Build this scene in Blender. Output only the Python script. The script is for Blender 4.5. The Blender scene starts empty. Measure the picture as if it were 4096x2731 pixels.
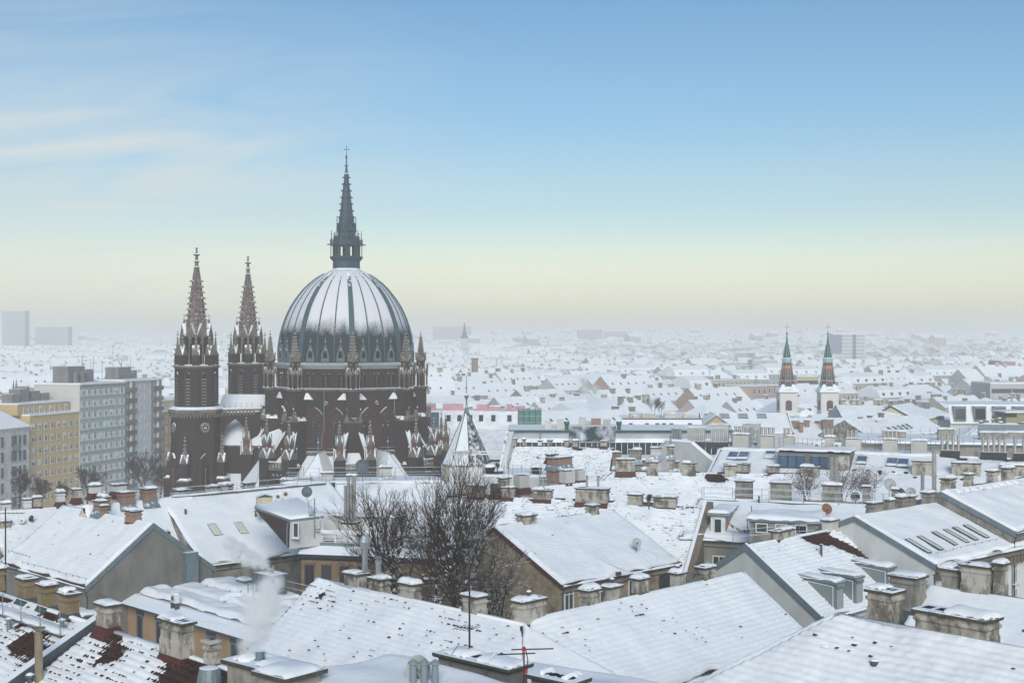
import bpy, math, random
import numpy as np
from math import radians as R, sin, cos, pi, hypot, atan2, sqrt
from mathutils import Vector as V, Matrix as MX

sc = bpy.context.scene
COL = sc.collection
# ------------------------------------------------------------------ camera, sky, sun, exposure
ZC = 40.0                                   # the camera stands 40 m above the streets
FPX, CX, CY = 5100.0, 2048.0, 1365.5        # focal length and centre in photograph pixels (4096 x 2731)
cam = bpy.data.cameras.new('camera'); cam_o = bpy.data.objects.new('camera', cam); COL.objects.link(cam_o)
sc.camera = cam_o
cam_o.location = (0, 0, ZC); cam_o.rotation_euler = (R(90), 0, 0)
cam.sensor_width = 36; cam.lens = 36 * FPX / 4096; cam.clip_start = 1; cam.clip_end = 30000
SUN_EL, SUN_AZ = 30, 176
w = bpy.data.worlds.new('World'); sc.world = w; w.use_nodes = True
nt = w.node_tree; N = nt.nodes; L = nt.links; bg = N['Background']
sky = N.new('ShaderNodeTexSky'); sky.sky_type = 'NISHITA'; sky.sun_disc = False
sky.sun_elevation = R(SUN_EL); sky.sun_rotation = R(SUN_AZ)
sky.altitude = 200; sky.air_density = 1.0; sky.dust_density = 1.5; sky.ozone_density = 2.0
bg.inputs[1].default_value = 0.12
tc = N.new('ShaderNodeTexCoord'); sp = N.new('ShaderNodeSeparateXYZ'); L.new(tc.outputs['Generated'], sp.inputs[0])
cr = N.new('ShaderNodeValToRGB'); L.new(sp.outputs[2], cr.inputs[0]); e = cr.color_ramp; e.interpolation = 'EASE'
e.elements[0].position = 0; e.elements[0].color = (1.05, .90, .75, 1)
e.elements[1].position = .30; e.elements[1].color = (.44, .635, .71, 1)
for p_, c_ in ((.05, (.99, .87, .72, 1)), (.11, (.68, .72, .69, 1)), (.18, (.54, .685, .72, 1))):
    q = e.elements.new(p_); q.color = c_
mx = N.new('ShaderNodeMix'); mx.data_type = 'RGBA'; mx.blend_type = 'MULTIPLY'; mx.inputs[0].default_value = 1
L.new(sky.outputs[0], mx.inputs[6]); L.new(cr.outputs[0], mx.inputs[7])
# thin cirrus: stretched noise on the plane of a cloud layer, thicker to the left (west) of the view
vm = N.new('ShaderNodeVectorMath'); vm.operation = 'DIVIDE'
cz = N.new('ShaderNodeMath'); cz.operation = 'ADD'; cz.inputs[1].default_value = .30; L.new(sp.outputs[2], cz.inputs[0])
cb = N.new('ShaderNodeCombineXYZ')
for i_ in range(3): L.new(cz.outputs[0], cb.inputs[i_])
L.new(tc.outputs['Generated'], vm.inputs[0]); L.new(cb.outputs[0], vm.inputs[1])
mp = N.new('ShaderNodeMapping'); mp.inputs['Rotation'].default_value = (0, 0, R(-18)); mp.inputs['Scale'].default_value = (1.1, 3.0, 1); mp.inputs['Location'].default_value = (3.3, 1.2, 0)
L.new(vm.outputs[0], mp.inputs[0])
nz = N.new('ShaderNodeTexNoise'); nz.inputs['Scale'].default_value = 1.6; nz.inputs['Detail'].default_value = 7; nz.inputs['Roughness'].default_value = .55; nz.inputs['Distortion'].default_value = 1.1
L.new(mp.outputs[0], nz.inputs[0])
c2 = N.new('ShaderNodeMapRange'); c2.inputs[1].default_value = .28; c2.inputs[2].default_value = .78; L.new(nz.outputs[0], c2.inputs[0])
c3 = N.new('ShaderNodeMapRange'); c3.interpolation_type = 'SMOOTHSTEP'; c3.inputs[1].default_value = .02; c3.inputs[2].default_value = -.34; L.new(sp.outputs[0], c3.inputs[0])
c6 = N.new('ShaderNodeValToRGB'); L.new(sp.outputs[2], c6.inputs[0]); c6.color_ramp.elements[0].color = (.35,) * 3 + (1,); c6.color_ramp.elements[1].position = .26; c6.color_ramp.elements[1].color = (.12,) * 3 + (1,); q = c6.color_ramp.elements.new(.14); q.color = (1, 1, 1, 1)
c7 = N.new('ShaderNodeMath'); c7.operation = 'MULTIPLY'; L.new(c3.outputs[0], c7.inputs[0]); L.new(c6.outputs[0], c7.inputs[1])
c4 = N.new('ShaderNodeMath'); c4.operation = 'MULTIPLY'; L.new(c2.outputs[0], c4.inputs[0]); L.new(c7.outputs[0], c4.inputs[1])
c5 = N.new('ShaderNodeMath'); c5.operation = 'MULTIPLY'; c5.inputs[1].default_value = 1.35; c5.use_clamp = True; L.new(c4.outputs[0], c5.inputs[0])
mc = N.new('ShaderNodeMix'); mc.data_type = 'RGBA'; L.new(c5.outputs[0], mc.inputs[0]); L.new(mx.outputs[2], mc.inputs[6]); mc.inputs[7].default_value = (4.3, 4.6, 4.6, 1)
L.new(mc.outputs[2], bg.inputs[0])
sun = bpy.data.lights.new('sun', 'SUN'); sun_o = bpy.data.objects.new('sun', sun); COL.objects.link(sun_o)
sun.energy = 1.75; sun.angle = R(30); sun.color = (1, .95, .88)
sun_o.rotation_euler = V((sin(R(SUN_AZ)) * cos(R(SUN_EL)), cos(R(SUN_AZ)) * cos(R(SUN_EL)), sin(R(SUN_EL)))).to_track_quat('Z', 'Y').to_euler()
sc.view_settings.view_transform = 'Standard'; sc.view_settings.look = 'None'; sc.view_settings.gamma = 1
sc.view_settings.exposure = 0.45
sc.cycles.use_denoising = True
sc.cycles.max_bounces = 10; sc.cycles.diffuse_bounces = 3; sc.cycles.glossy_bounces = 2; sc.cycles.volume_bounces = 6

# ------------------------------------------------------------------ materials
MATS = {}
def mat(name, col, rough=.85, metal=0.0, var=.0, scale=1.5, col2=None, bump=0.0, bscale=12.0, snow=0.0, streak=False, spec=.3, brick=None, rand=0.0, sharp=False):
    """base colour with noise towards col2, optional bricks, optional snow lying where the surface looks up"""
    if name in MATS: return MATS[name]
    m = bpy.data.materials.new(name); m.use_nodes = True; MATS[name] = m
    t = m.node_tree; n = t.nodes; l = t.links; b = n['Principled BSDF']
    b.inputs['Roughness'].default_value = rough; b.inputs['Metallic'].default_value = metal
    b.inputs['Specular IOR Level'].default_value = spec
    tcn = n.new('ShaderNodeTexCoord'); src = tcn.outputs['Object']
    if rand > 0:
        oi0 = n.new('ShaderNodeObjectInfo'); of = n.new('ShaderNodeVectorMath'); of.operation = 'MULTIPLY_ADD'; l.new(oi0.outputs['Random'], of.inputs[0]); of.inputs[1].default_value = (37, 53, 11) if not brick else (0, 0, 0); l.new(src, of.inputs[2]); src = of.outputs[0]
    out = None
    c = n.new('ShaderNodeRGB'); c.outputs[0].default_value = (*col, 1); out = c.outputs[0]
    if brick:
        sx = n.new('ShaderNodeSeparateXYZ'); l.new(src, sx.inputs[0])
        ad = n.new('ShaderNodeMath'); l.new(sx.outputs[0], ad.inputs[0]); l.new(sx.outputs[1], ad.inputs[1])
        cbn = n.new('ShaderNodeCombineXYZ'); l.new(ad.outputs[0], cbn.inputs[0]); l.new(sx.outputs[2], cbn.inputs[1])
        bt = n.new('ShaderNodeTexBrick'); l.new(cbn.outputs[0], bt.inputs[0])
        bt.inputs['Color1'].default_value = (*col, 1); bt.inputs['Color2'].default_value = (*brick[0], 1); bt.inputs['Mortar'].default_value = (*brick[1], 1)
        bt.inputs['Scale'].default_value = 1; bt.inputs['Brick Width'].default_value = brick[2]; bt.inputs['Row Height'].default_value = brick[2] * .32
        bt.inputs['Mortar Size'].default_value = brick[2] * .045
        out = bt.outputs[0]
    if col2 is not None:
        nn = n.new('ShaderNodeTexNoise'); nn.inputs['Scale'].default_value = scale; nn.inputs['Detail'].default_value = 6; nn.inputs['Roughness'].default_value = .65
        if streak:
            mpn = n.new('ShaderNodeMapping'); mpn.inputs['Scale'].default_value = (1, 1, .5); l.new(src, mpn.inputs[0]); l.new(mpn.outputs[0], nn.inputs[0])
        else: l.new(src, nn.inputs[0])
        mr = n.new('ShaderNodeMapRange'); mr.inputs[1].default_value = .42 if not sharp else .45; mr.inputs[2].default_value = .68 if not sharp else .60; mr.inputs[4].default_value = max(var, .01); l.new(nn.outputs[0], mr.inputs[0])
        mm = n.new('ShaderNodeMix'); mm.data_type = 'RGBA'; l.new(mr.outputs[0], mm.inputs[0]); l.new(out, mm.inputs[6]); mm.inputs[7].default_value = (*col2, 1); out = mm.outputs[2]
    if rand > 0:
        oi = n.new('ShaderNodeObjectInfo'); hs = n.new('ShaderNodeHueSaturation'); l.new(out, hs.inputs['Color'])
        mr = n.new('ShaderNodeMapRange'); mr.inputs[3].default_value = 1 - rand; mr.inputs[4].default_value = 1 + rand; l.new(oi.outputs['Random'], mr.inputs[0]); l.new(mr.outputs[0], hs.inputs['Value']); out = hs.outputs[0]
    if snow > 0:
        g = n.new('ShaderNodeNewGeometry'); sz = n.new('ShaderNodeSeparateXYZ'); l.new(g.outputs['Normal'], sz.inputs[0])
        ns = n.new('ShaderNodeTexNoise'); ns.inputs['Scale'].default_value = 1.7; ns.inputs['Detail'].default_value = 5; l.new(src, ns.inputs[0])
        a1 = n.new('ShaderNodeMath'); a1.operation = 'MULTIPLY_ADD'; a1.inputs[1].default_value = .55; l.new(ns.outputs[0], a1.inputs[0]); l.new(sz.outputs[2], a1.inputs[2])
        m2 = n.new('ShaderNodeMapRange'); m2.inputs[1].default_value = 1.05 - snow; m2.inputs[2].default_value = 1.13 - snow; l.new(a1.outputs[0], m2.inputs[0])
        mm = n.new('ShaderNodeMix'); mm.data_type = 'RGBA'; l.new(m2.outputs[0], mm.inputs[0]); l.new(out, mm.inputs[6]); mm.inputs[7].default_value = (.84, .86, .90, 1); out = mm.outputs[2]
        if metal > 0:
            iv = n.new('ShaderNodeMath'); iv.operation = 'MULTIPLY_ADD'; iv.inputs[1].default_value = -metal; iv.inputs[2].default_value = metal; l.new(m2.outputs[0], iv.inputs[0]); l.new(iv.outputs[0], b.inputs['Metallic'])
    l.new(out, b.inputs['Base Color'])
    if bump > 0:
        nb = n.new('ShaderNodeTexNoise'); nb.inputs['Scale'].default_value = bscale; nb.inputs['Detail'].default_value = 4; l.new(src, nb.inputs[0])
        bu = n.new('ShaderNodeBump'); bu.inputs['Strength'].default_value = bump; bu.inputs['Distance'].default_value = .05; l.new(nb.outputs[0], bu.inputs['Height']); l.new(bu.outputs[0], b.inputs['Normal'])
    return m

SNOW = mat('snow', (.83, .84, .86), .75, col2=(.74, .75, .785), var=.7, scale=.55, bump=.45, bscale=3.5, spec=.1)
TILE = mat('clay_tile', (.040, .024, .020), .8, col2=(.065, .028, .021), var=.8, scale=3, bump=.3, spec=.2)
TILE_RED = mat('red_tile', (.070, .026, .021), .75, col2=(.036, .018, .015), var=.8, scale=2.5, spec=.2)
ZINC = mat('zinc', (.20, .245, .265), .5, .35, col2=(.13, .17, .19), var=.7, scale=2, snow=.35)
ZINC_D = mat('dark_zinc', (.075, .10, .115), .5, .3, col2=(.05, .065, .075), var=.8, scale=2, snow=.25)
STEEL = mat('steel', (.52, .53, .54), .32, .85, col2=(.34, .33, .31), var=.6, scale=3, streak=True)
FLASH = mat('red_flashing', (.10, .025, .022), .6, .1, col2=(.05, .02, .018), var=.8, scale=3, snow=.12)
DARK = mat('dark_opening', (.012, .013, .016), .9)
GLASS = mat('window_glass', (.035, .05, .065), .12, 0, spec=.6, rand=.5)
GLASS_B = mat('skylight_glass', (.06, .11, .19), .15, 0, spec=.7, rand=.3)
WHITE = mat('white_paint', (.70, .71, .70), .55, col2=(.55, .55, .53), var=.5, scale=3)
BROWNF = mat('brown_frame', (.085, .035, .025), .6)
CONC = mat('cap_slab', (.055, .052, .048), .9, col2=(.10, .10, .06), var=.8, scale=6, bump=.3, snow=.06)
PL = {}
for k_, c_, d_ in (('plaster_old', (.44, .41, .355), (.075, .064, .05)), ('plaster_grey', (.29, .275, .245), (.10, .092, .08)), ('plaster_white', (.62, .61, .58), (.36, .34, .30)),
                   ('plaster_tan', (.27, .205, .125), (.14, .105, .065)), ('plaster_cream', (.60, .52, .37), (.42, .36, .26)), ('plaster_orange', (.40, .26, .16), (.31, .20, .125)),
                   ('plaster_brown', (.20, .165, .125), (.11, .09, .07)), ('plaster_yellow', (.58, .42, .20), (.52, .38, .19)), ('plaster_ochre', (.54, .30, .09), (.44, .25, .09)),
                   ('plaster_green', (.27, .36, .30), (.23, .31, .26)), ('plaster_pale', (.56, .57, .56), (.47, .47, .46)), ('plaster_pink', (.55, .32, .37), (.46, .28, .32)),
                   ('plaster_wall', (.215, .205, .19), (.13, .125, .115)), ('render_box', (.50, .49, .46), (.42, .41, .38))):
    PL[k_] = mat(k_, c_, .92, col2=d_, var=.85, scale={'plaster_old': 1.5, 'plaster_grey': 1.6, 'plaster_wall': .55}.get(k_, 1.0), streak=True, bump=.25, bscale=9, spec=.1, rand=.10, sharp=k_ == 'plaster_old')
BRICK = mat('chimney_brick', (.25, .085, .05), .9, col2=(.33, .27, .21), var=.75, scale=3.5, bump=.3, brick=((.15, .055, .035), (.34, .30, .25), .26), spec=.1, rand=.12)
CBRICK = mat('church_brick', (.034, .027, .026), .9, col2=(.058, .032, .026), var=.9, scale=.33, brick=((.022, .017, .018), (.055, .047, .044), .34), bump=.2, snow=.30, spec=.1)
CBRICK_R = mat('church_brick_red', (.17, .045, .03), .9, col2=(.09, .035, .03), var=.7, scale=1, brick=((.12, .04, .03), (.16, .12, .10), .34), snow=.3, spec=.1)
CSTONE = mat('church_stone', (.185, .165, .135), .9, col2=(.075, .066, .057), var=.9, scale=1.1, snow=.5, bump=.2, spec=.1)
CMETAL = mat('church_lead', (.040, .072, .098), .55, .25, col2=(.05, .085, .11), var=.7, scale=.9, snow=.22)
CMOULD = mat('church_moulding', (.078, .039, .033), .9, col2=(.07, .04, .036), var=.7, scale=1, snow=.25, spec=.1)
BARK = mat('bark', (.030, .022, .019), .95, col2=(.020, .016, .015), var=.8, scale=6, snow=.21)
TWIG = mat('twigs', (.042, .024, .020), .95, col2=(.030, .020, .018), var=.6, scale=2, snow=.02)

# ------------------------------------------------------------------ mesh building
def vn(x, y, seed=0):
    """value noise, vectorised"""
    xi = np.floor(x).astype(np.int64); yi = np.floor(y).astype(np.int64); fx = x - xi; fy = y - yi
    fx = fx * fx * (3 - 2 * fx); fy = fy * fy * (3 - 2 * fy)
    def h(a, b):
        n_ = (a * 374761393 + b * 668265263 + seed * 974634777) & 0xffffffff
        n_ = ((n_ ^ (n_ >> 13)) * 1274126177) & 0xffffffff
        return ((n_ ^ (n_ >> 16)) & 0xffff) / 65535.0
    return (h(xi, yi) * (1 - fx) + h(xi + 1, yi) * fx) * (1 - fy) + (h(xi, yi + 1) * (1 - fx) + h(xi + 1, yi + 1) * fx) * fy
def hsh(a, b, seed=0):
    a = a.astype(np.int64); b = b.astype(np.int64)
    n_ = (a * 374761393 + b * 668265263 + seed * 974634777 + 12345) & 0xffffffff
    n_ = ((n_ ^ (n_ >> 13)) * 1274126177) & 0xffffffff
    return ((n_ ^ (n_ >> 16)) & 0xffff) / 65535.0

class MB:
    def __init__(s): s.v = []; s.f = []; s.m = []; s.mi = 0; s.T = None
    def add(s, vs, fs):
        o = len(s.v)
        if s.T is not None: s.v += [tuple(s.T @ V(p)) for p in vs]
        else: s.v += [tuple(p) for p in vs]
        s.f += [tuple(i + o for i in f) for f in fs]; s.m += [s.mi] * len(fs)
        return s
    def box(s, x0, x1, y0, y1, z0, z1):
        return s.add([(x0, y0, z0), (x1, y0, z0), (x1, y1, z0), (x0, y1, z0), (x0, y0, z1), (x1, y0, z1), (x1, y1, z1), (x0, y1, z1)],
                     [(0, 3, 2, 1), (4, 5, 6, 7), (0, 1, 5, 4), (1, 2, 6, 5), (2, 3, 7, 6), (3, 0, 4, 7)])
    def cbox(s, c, sx, sy, sz): return s.box(c[0] - sx / 2, c[0] + sx / 2, c[1] - sy / 2, c[1] + sy / 2, c[2], c[2] + sz)
    def rings(s, rs, cap0=True, cap1=True, close=True):
        """rs: list of equally long vertex loops"""
        n_ = len(rs[0]); vs = [p for r in rs for p in r]; fs = []
        for k in range(len(rs) - 1):
            for i in range(n_ if close else n_ - 1):
                j = (i + 1) % n_; fs.append((k * n_ + i, k * n_ + j, (k + 1) * n_ + j, (k + 1) * n_ + i))
        if cap0: fs.append(tuple(range(n_ - 1, -1, -1)))
        if cap1: fs.append(tuple((len(rs) - 1) * n_ + i for i in range(n_)))
        return s.add(vs, fs)
    def lathe(s, prof, n_=8, c=(0, 0), ph=0.0, cap0=True, cap1=True):
        return s.rings([[(c[0] + r * cos(ph + 2 * pi * i / n_), c[1] + r * sin(ph + 2 * pi * i / n_), z) for i in range(n_)] for r, z in prof], cap0, cap1)
    def rrect(s, prof, c=(0, 0), cap0=True, cap1=True):
        """prof: (half width, half depth, z)"""
        return s.rings([[(c[0] + a * hx, c[1] + b * hy, z) for a, b in ((-1, -1), (1, -1), (1, 1), (-1, 1))] for hx, hy, z in prof], cap0, cap1)
    def tube(s, p, q, r0, r1=None, n_=5):
        p = V(p); q = V(q); r1 = r0 if r1 is None else r1; d = (q - p)
        if d.length < 1e-6: return s
        d.normalize(); a = d.cross(V((0, 0, 1)) if abs(d.z) < .95 else V((1, 0, 0))).normalized(); b = d.cross(a)
        rs = [[tuple(c + (a * cos(2 * pi * i / n_) + b * sin(2 * pi * i / n_)) * r) for i in range(n_)] for c, r in ((p, r0), (q, r1))]
        return s.rings(rs)
    def path(s, pts, r, n_=5):
        for i in range(len(pts) - 1): s.tube(pts[i], pts[i + 1], r if not callable(r) else r(i), r if not callable(r) else r(i + 1), n_)
        return s
    def prism(s, poly, y0, y1):
        """polygon in x,z extruded along y"""
        n_ = len(poly); vs = [(x, y0, z) for x, z in poly] + [(x, y1, z) for x, z in poly]
        fs = [tuple(range(n_)), tuple(range(2 * n_ - 1, n_ - 1, -1))] + [(i, n_ + i, n_ + (i + 1) % n_, (i + 1) % n_) for i in range(n_)]
        return s.add(vs, fs)
    def band(s, a, b, y0, y1):
        """strip between two open outlines in x,z with depth y0..y1"""
        n_ = len(a); vs = [(x, y0, z) for x, z in a] + [(x, y0, z) for x, z in b] + [(x, y1, z) for x, z in a] + [(x, y1, z) for x, z in b]; fs = []
        for i in range(n_ - 1):
            fs += [(i, i + 1, n_ + i + 1, n_ + i), (2 * n_ + i, 3 * n_ + i, 3 * n_ + i + 1, 2 * n_ + i + 1), (i, 2 * n_ + i, 2 * n_ + i + 1, i + 1), (n_ + i, n_ + i + 1, 3 * n_ + i + 1, 3 * n_ + i)]
        return s.add(vs, fs)
    def mesh(s, name, mats, smooth=False):
        me = bpy.data.meshes.new(name); me.from_pydata(s.v, [], s.f)
        for m_ in (mats if isinstance(mats, (list, tuple)) else [mats]): me.materials.append(m_)
        if any(s.m): me.polygons.foreach_set('material_index', s.m)
        if smooth: me.polygons.foreach_set('use_smooth', [True] * len(s.f))
        me.update(); return me

def ob(name, me, parent=None, loc=None, rotz=0.0, mtx=None, scale=None):
    o = bpy.data.objects.new(name, me); COL.objects.link(o)
    if parent is not None: o.parent = parent
    if mtx is not None: o.matrix_basis = mtx
    else:
        if loc is not None: o.location = loc
        if rotz: o.rotation_euler = (0, 0, rotz)
        if scale is not None: o.scale = scale
    return o
def part(name, mb, m_, parent, loc=None, rotz=0.0, smooth=False, kind=None):
    o = ob(name, mb.mesh(name, m_, smooth), parent, loc, rotz)
    if kind: o['kind'] = kind
    return o
def tag(o, label, cat, group=None, kind=None):
    o['label'] = label; o['category'] = cat
    if group: o['group'] = group
    if kind: o['kind'] = kind
    return o
def thing(name, label, cat, loc=(0, 0, 0), rotz=0.0, group=None):
    o = bpy.data.objects.new(name, None); COL.objects.link(o); o.location = loc; o.rotation_euler = (0, 0, rotz); o.empty_display_size = .5
    return tag(o, label, cat, group)
def copy_tree(o, parent=None):
    c = o.copy(); COL.objects.link(c); c.parent = parent
    for ch in [x for x in KIDS.get(o.name, o.children)]: copy_tree(ch, c)
    return c
KIDS = {}
def G(x, y, z):
    Y = (ZC - z) * FPX / (y - CY); return V(((x - CX) / FPX * Y, Y, z))
def Dp(x, y, Y): return V(((x - CX) / FPX * Y, Y, ZC - (y - CY) / FPX * Y))
def ray(x, y): return V(((x - CX) / FPX, 1.0, -(y - CY) / FPX))
CAM = V((0, 0, ZC))
def hit(x, y, p, n_):
    d = ray(x, y); t = (V(p) - CAM).dot(n_) / d.dot(n_); return CAM + d * t
# ------------------------------------------------------------------ gothic helpers
def arch(hw, z0, zs, rise, n_=6):
    """outline of a pointed arch, left foot to right foot"""
    rad = (hw * hw + rise * rise) / (2 * hw); am = math.asin(min(1, rise / rad)); pts = [(-hw, z0)]
    for i in range(n_ + 1):
        a = am * i / n_; pts.append((-hw + rad - rad * cos(a), zs + rad * sin(a)))
    return pts + [(-x, z) for x, z in pts[-2::-1]]
def arch_fill(mb, hw, z0, zs, rise, y0, y1): mb.prism(arch(hw, z0, zs, rise), y0, y1)
def arch_frame(mb, hw, t, z0, zs, rise, y0, y1):
    mb.band(arch(hw, z0, zs, rise), arch(hw + t, z0, zs, rise * (hw + t) / hw), y0, y1)
def gablet(mb, hw, z0, h, y0, y1, lip=.06):
    """steep little gable facing -y"""
    mb.prism([(-hw, z0), (hw, z0), (0, z0 + h)], y0, y1)
def spire(mb, r0, z0, r1, z1, n_=8, ph=0.0, step=1.0, size=.18, c=(0, 0), nc=None):
    mb.lathe([(r0, z0), (r1, z1)], n_, c, ph)
    k = max(2, int((z1 - z0) / step)); nc = nc or n_
    for i in range(k):
        z = z0 + (z1 - z0) * (i + .6) / k; r = r0 + (r1 - r0) * (i + .6) / k
        for j in range(nc):
            a = ph + 2 * pi * j / nc; d = V((cos(a), sin(a), 0)); t_ = V((-sin(a), cos(a), 0)) * size * .35
            p = V((c[0], c[1], z)) + d * (r - .03)
            q = p + d * size + V((0, 0, size * .35))
            mb.add([p + t_, p - t_, p + V((0, 0, size * .9)), q + t_ * .8 + V((0, 0, size * .3)), q - t_ * .8 + V((0, 0, size * .3)), q + V((0, 0, -size * .25))],
                   [(0, 3, 5), (1, 5, 4), (0, 2, 3), (2, 4, 3), (2, 1, 4), (3, 4, 5), (0, 5, 1)])
def finial(mb, z, s, c=(0, 0)):
    mb.lathe([(.10 * s, z), (.26 * s, z + .10 * s), (.30 * s, z + .2 * s), (.10 * s, z + .3 * s), (.10 * s, z + .8 * s), (.42 * s, z + .95 * s), (.42 * s, z + 1.1 * s), (.1 * s, z + 1.2 * s), (.09 * s, z + 1.75 * s), (.15 * s, z + 1.8 * s), (.15 * s, z + 1.95 * s)], 6, c)

CH = V((-30.3, 233.3, 0))
church = thing('church', 'dark brick Gothic church with a snow-dusted ribbed dome, lantern spire and twin clock towers', 'church', CH)
TH_V = [12 + 45 * k for k in range(8)]; TH_F = [34.5 + 45 * k for k in range(8)]
PH8 = R(12 - 90)
C8 = cos(R(22.5)); AP = 12.6 * C8
# --- drum, gallery, cornices
part('drum_wall', MB().lathe([(12.6, 0), (12.6, 31.4)], 8, ph=PH8), CBRICK, church)
part('drum_plinth', MB().lathe([(13.3, 20.35), (13.3, 20.8), (12.7, 20.9)], 8, ph=PH8, cap0=False, cap1=False), CSTONE, church)
part('string_course', MB().lathe([(12.65, 31.2), (13.05, 31.45), (13.05, 31.75), (12.45, 31.86)], 8, ph=PH8, cap0=False, cap1=False), CSTONE, church)
part('gallery_wall', MB().lathe([(12.45, 31.7), (12.45, 35.5)], 8, ph=PH8), CBRICK, church)
part('dome_cornice', MB().lathe([(12.5, 35.15), (12.75, 35.3), (12.75, 35.55), (13.0, 35.7), (13.0, 36.15), (12.3, 36.3)], 8, ph=PH8, cap0=False), mat('cornice_lead', (.30, .33, .34), .7, col2=(.22, .23, .22), var=.7, scale=1, snow=.4), church)
# --- gallery windows: pairs of arched openings with a little column
mb = MB(); mb.mi = 1
for s_ in (-1, 1):
    mb.T = MX.Translation((s_ * .40, 0, 0)); arch_fill(mb, .30, 31.95, 33.75, .55, -.02, .05)
mb.T = None; mb.mi = 0
for s_ in (-1, 1):
    mb.T = MX.Translation((s_ * .40, 0, 0)); arch_frame(mb, .30, .09, 31.95, 33.75, .57, -.16, .05)
mb.T = None
mb.mi = 2; mb.lathe([(.10, 31.9), (.07, 32.0), (.07, 33.45), (.13, 33.65), (.13, 33.8)], 6, (0, -.16))
mb.box(-.85, .85, -.2, .02, 31.88, 31.97)
mb.mi = 0
for i in range(7): mb.box(-.8 + i * .25, -.68 + i * .25, -.13, .02, 34.55, 34.95)
me_gw = mb.mesh('gallery_window', [CMOULD, DARK, CSTONE])
APG = 12.45 * C8
for th in TH_F:
    for x in (-2.85, 0, 2.85):
        a = R(th); o = ob('gallery_window', me_gw, church, (APG * sin(a) + x * cos(a), -APG * cos(a) + x * sin(a), 0), a)
# --- great traceried windows: frame > lancets and rose
mb = MB()
for k, (hw, t, dep) in enumerate(((1.52, .30, .42), (1.24, .26, .26), (1.00, .22, .12))):
    arch_frame(mb, hw, t, 21.4, 25.6, hw * 1.62, -dep, .05)
mb.box(-1.85, 1.85, -.45, .05, 21.1, 21.42)
me_fr = mb.mesh('window', CMOULD)
mb = MB(); mb.mi = 0; arch_fill(mb, .38, 21.5, 24.6, .68, -.05, .04); mb.mi = 1; arch_frame(mb, .38, .09, 21.5, 24.6, .70, -.17, .04)
for z in (22.3, 23.1, 23.9, 24.6): mb.box(-.34, .34, -.08, -.04, z, z + .05)
mb.box(-.02, .02, -.08, -.04, 21.5, 25.1)
LEADED = mat('leaded_glass', (.016, .026, .038), .35, col2=(.03, .04, .05), var=.7, scale=4, spec=.4)
me_la = mb.mesh('lancet', [LEADED, CMOULD])
mb = MB(); n_ = 18; mb.mi = 0
mb.prism([(.66 * cos(2 * pi * i / n_), .66 * sin(2 * pi * i / n_)) for i in range(n_)], -.05, .04); mb.mi = 1
ring_ = lambda r: [(r * cos(2 * pi * i / n_), r * sin(2 * pi * i / n_)) for i in range(n_ + 1)]
mb.band(ring_(.66), ring_(.84), -.17, .04); mb.band(ring_(.24), ring_(.29), -.09, .04)
for i in range(6):
    a = pi * i / 3; mb.add([(.27 * cos(a) - .03 * sin(a), -.09, .27 * sin(a) + .03 * cos(a)), (.27 * cos(a) + .03 * sin(a), -.09, .27 * sin(a) - .03 * cos(a)), (.67 * cos(a) + .03 * sin(a), -.09, .67 * sin(a) - .03 * cos(a)), (.67 * cos(a) - .03 * sin(a), -.09, .67 * sin(a) + .03 * cos(a))], [(0, 1, 2, 3)])
me_ro = mb.mesh('rose', [LEADED, CMOULD])
for th in TH_F:
    a = R(th)
    for x in (-1.86, 1.86):
        o = ob('window', me_fr, church, (AP * sin(a) + x * cos(a), -AP * cos(a) + x * sin(a), 0), a)
        for s_ in (-.52, .52): ob('lancet', me_la, o, (s_, 0, 0))
        ob('rose', me_ro, o, (0, 0, 26.45))
# round stone bosses and snowy corbels on the drum
mb = MB(); mb.T = MX.Rotation(R(90), 4, 'X'); mb.lathe([(.42, 0), (.36, .16), (.2, .2), (.12, .1)], 10)
me_bo = mb.mesh('boss', CSTONE)
mb = MB(); mb.prism([(-1.0, 29.85), (1.0, 29.85), (1.0, 29.95), (.2, 31.0), (-.2, 31.0), (-1.0, 29.95)], -.02, .02)
mb = MB(); mb.add([(-.15, 0, 31.0), (.55, 0, 31.0), (1.5, -.5, 29.9), (-.15, -.5, 29.9), (-.15, 0, 29.8), (1.5, 0, 29.8)], [(0, 3, 2, 1), (3, 4, 5, 2), (1, 2, 5), (0, 4, 3)])
me_co = mb.mesh('snowy_corbel', SNOW)
for th in TH_F:
    a = R(th)
    ob('boss', me_bo, church, (AP * sin(a), -AP * cos(a), 29.2), a)
    for s_ in (-1, 1):
        x = s_ * 3.72; o = ob('snow_ledge', me_co, church, (AP * sin(a) + x * cos(a), -AP * cos(a) + x * sin(a), 0), a, scale=(-s_, 1, 1))
# --- corner piers
mb = MB()
mb.rrect([(1.1, 1.8, 25.9), (1.1, 1.8, 31.45)], (0, -12.8)); mb.rrect([(1.55, 2.1, 0), (1.55, 2.1, 26.2), (1.1, 1.75, 26.9)], (0, -13.1))
me_pi = mb.mesh('corner_pier', CBRICK)
mb = MB()
for s_ in (-1, 1):
    mb.T = MX.Translation((s_ * 1.18, 0, 0)); gablet(mb, .42, 26.2, 1.7, -15.45, -14.75); mb.lathe([(.06, 27.7), (.05, 28.2), (.14, 28.3), (.05, 28.5), (.05, 28.8)], 5, (0, -15.35))
mb.T = None; mb.box(-1.62, 1.62, -15.32, -14.5, 26.05, 26.2)
me_pg = mb.mesh('gablet', CSTONE)
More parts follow.
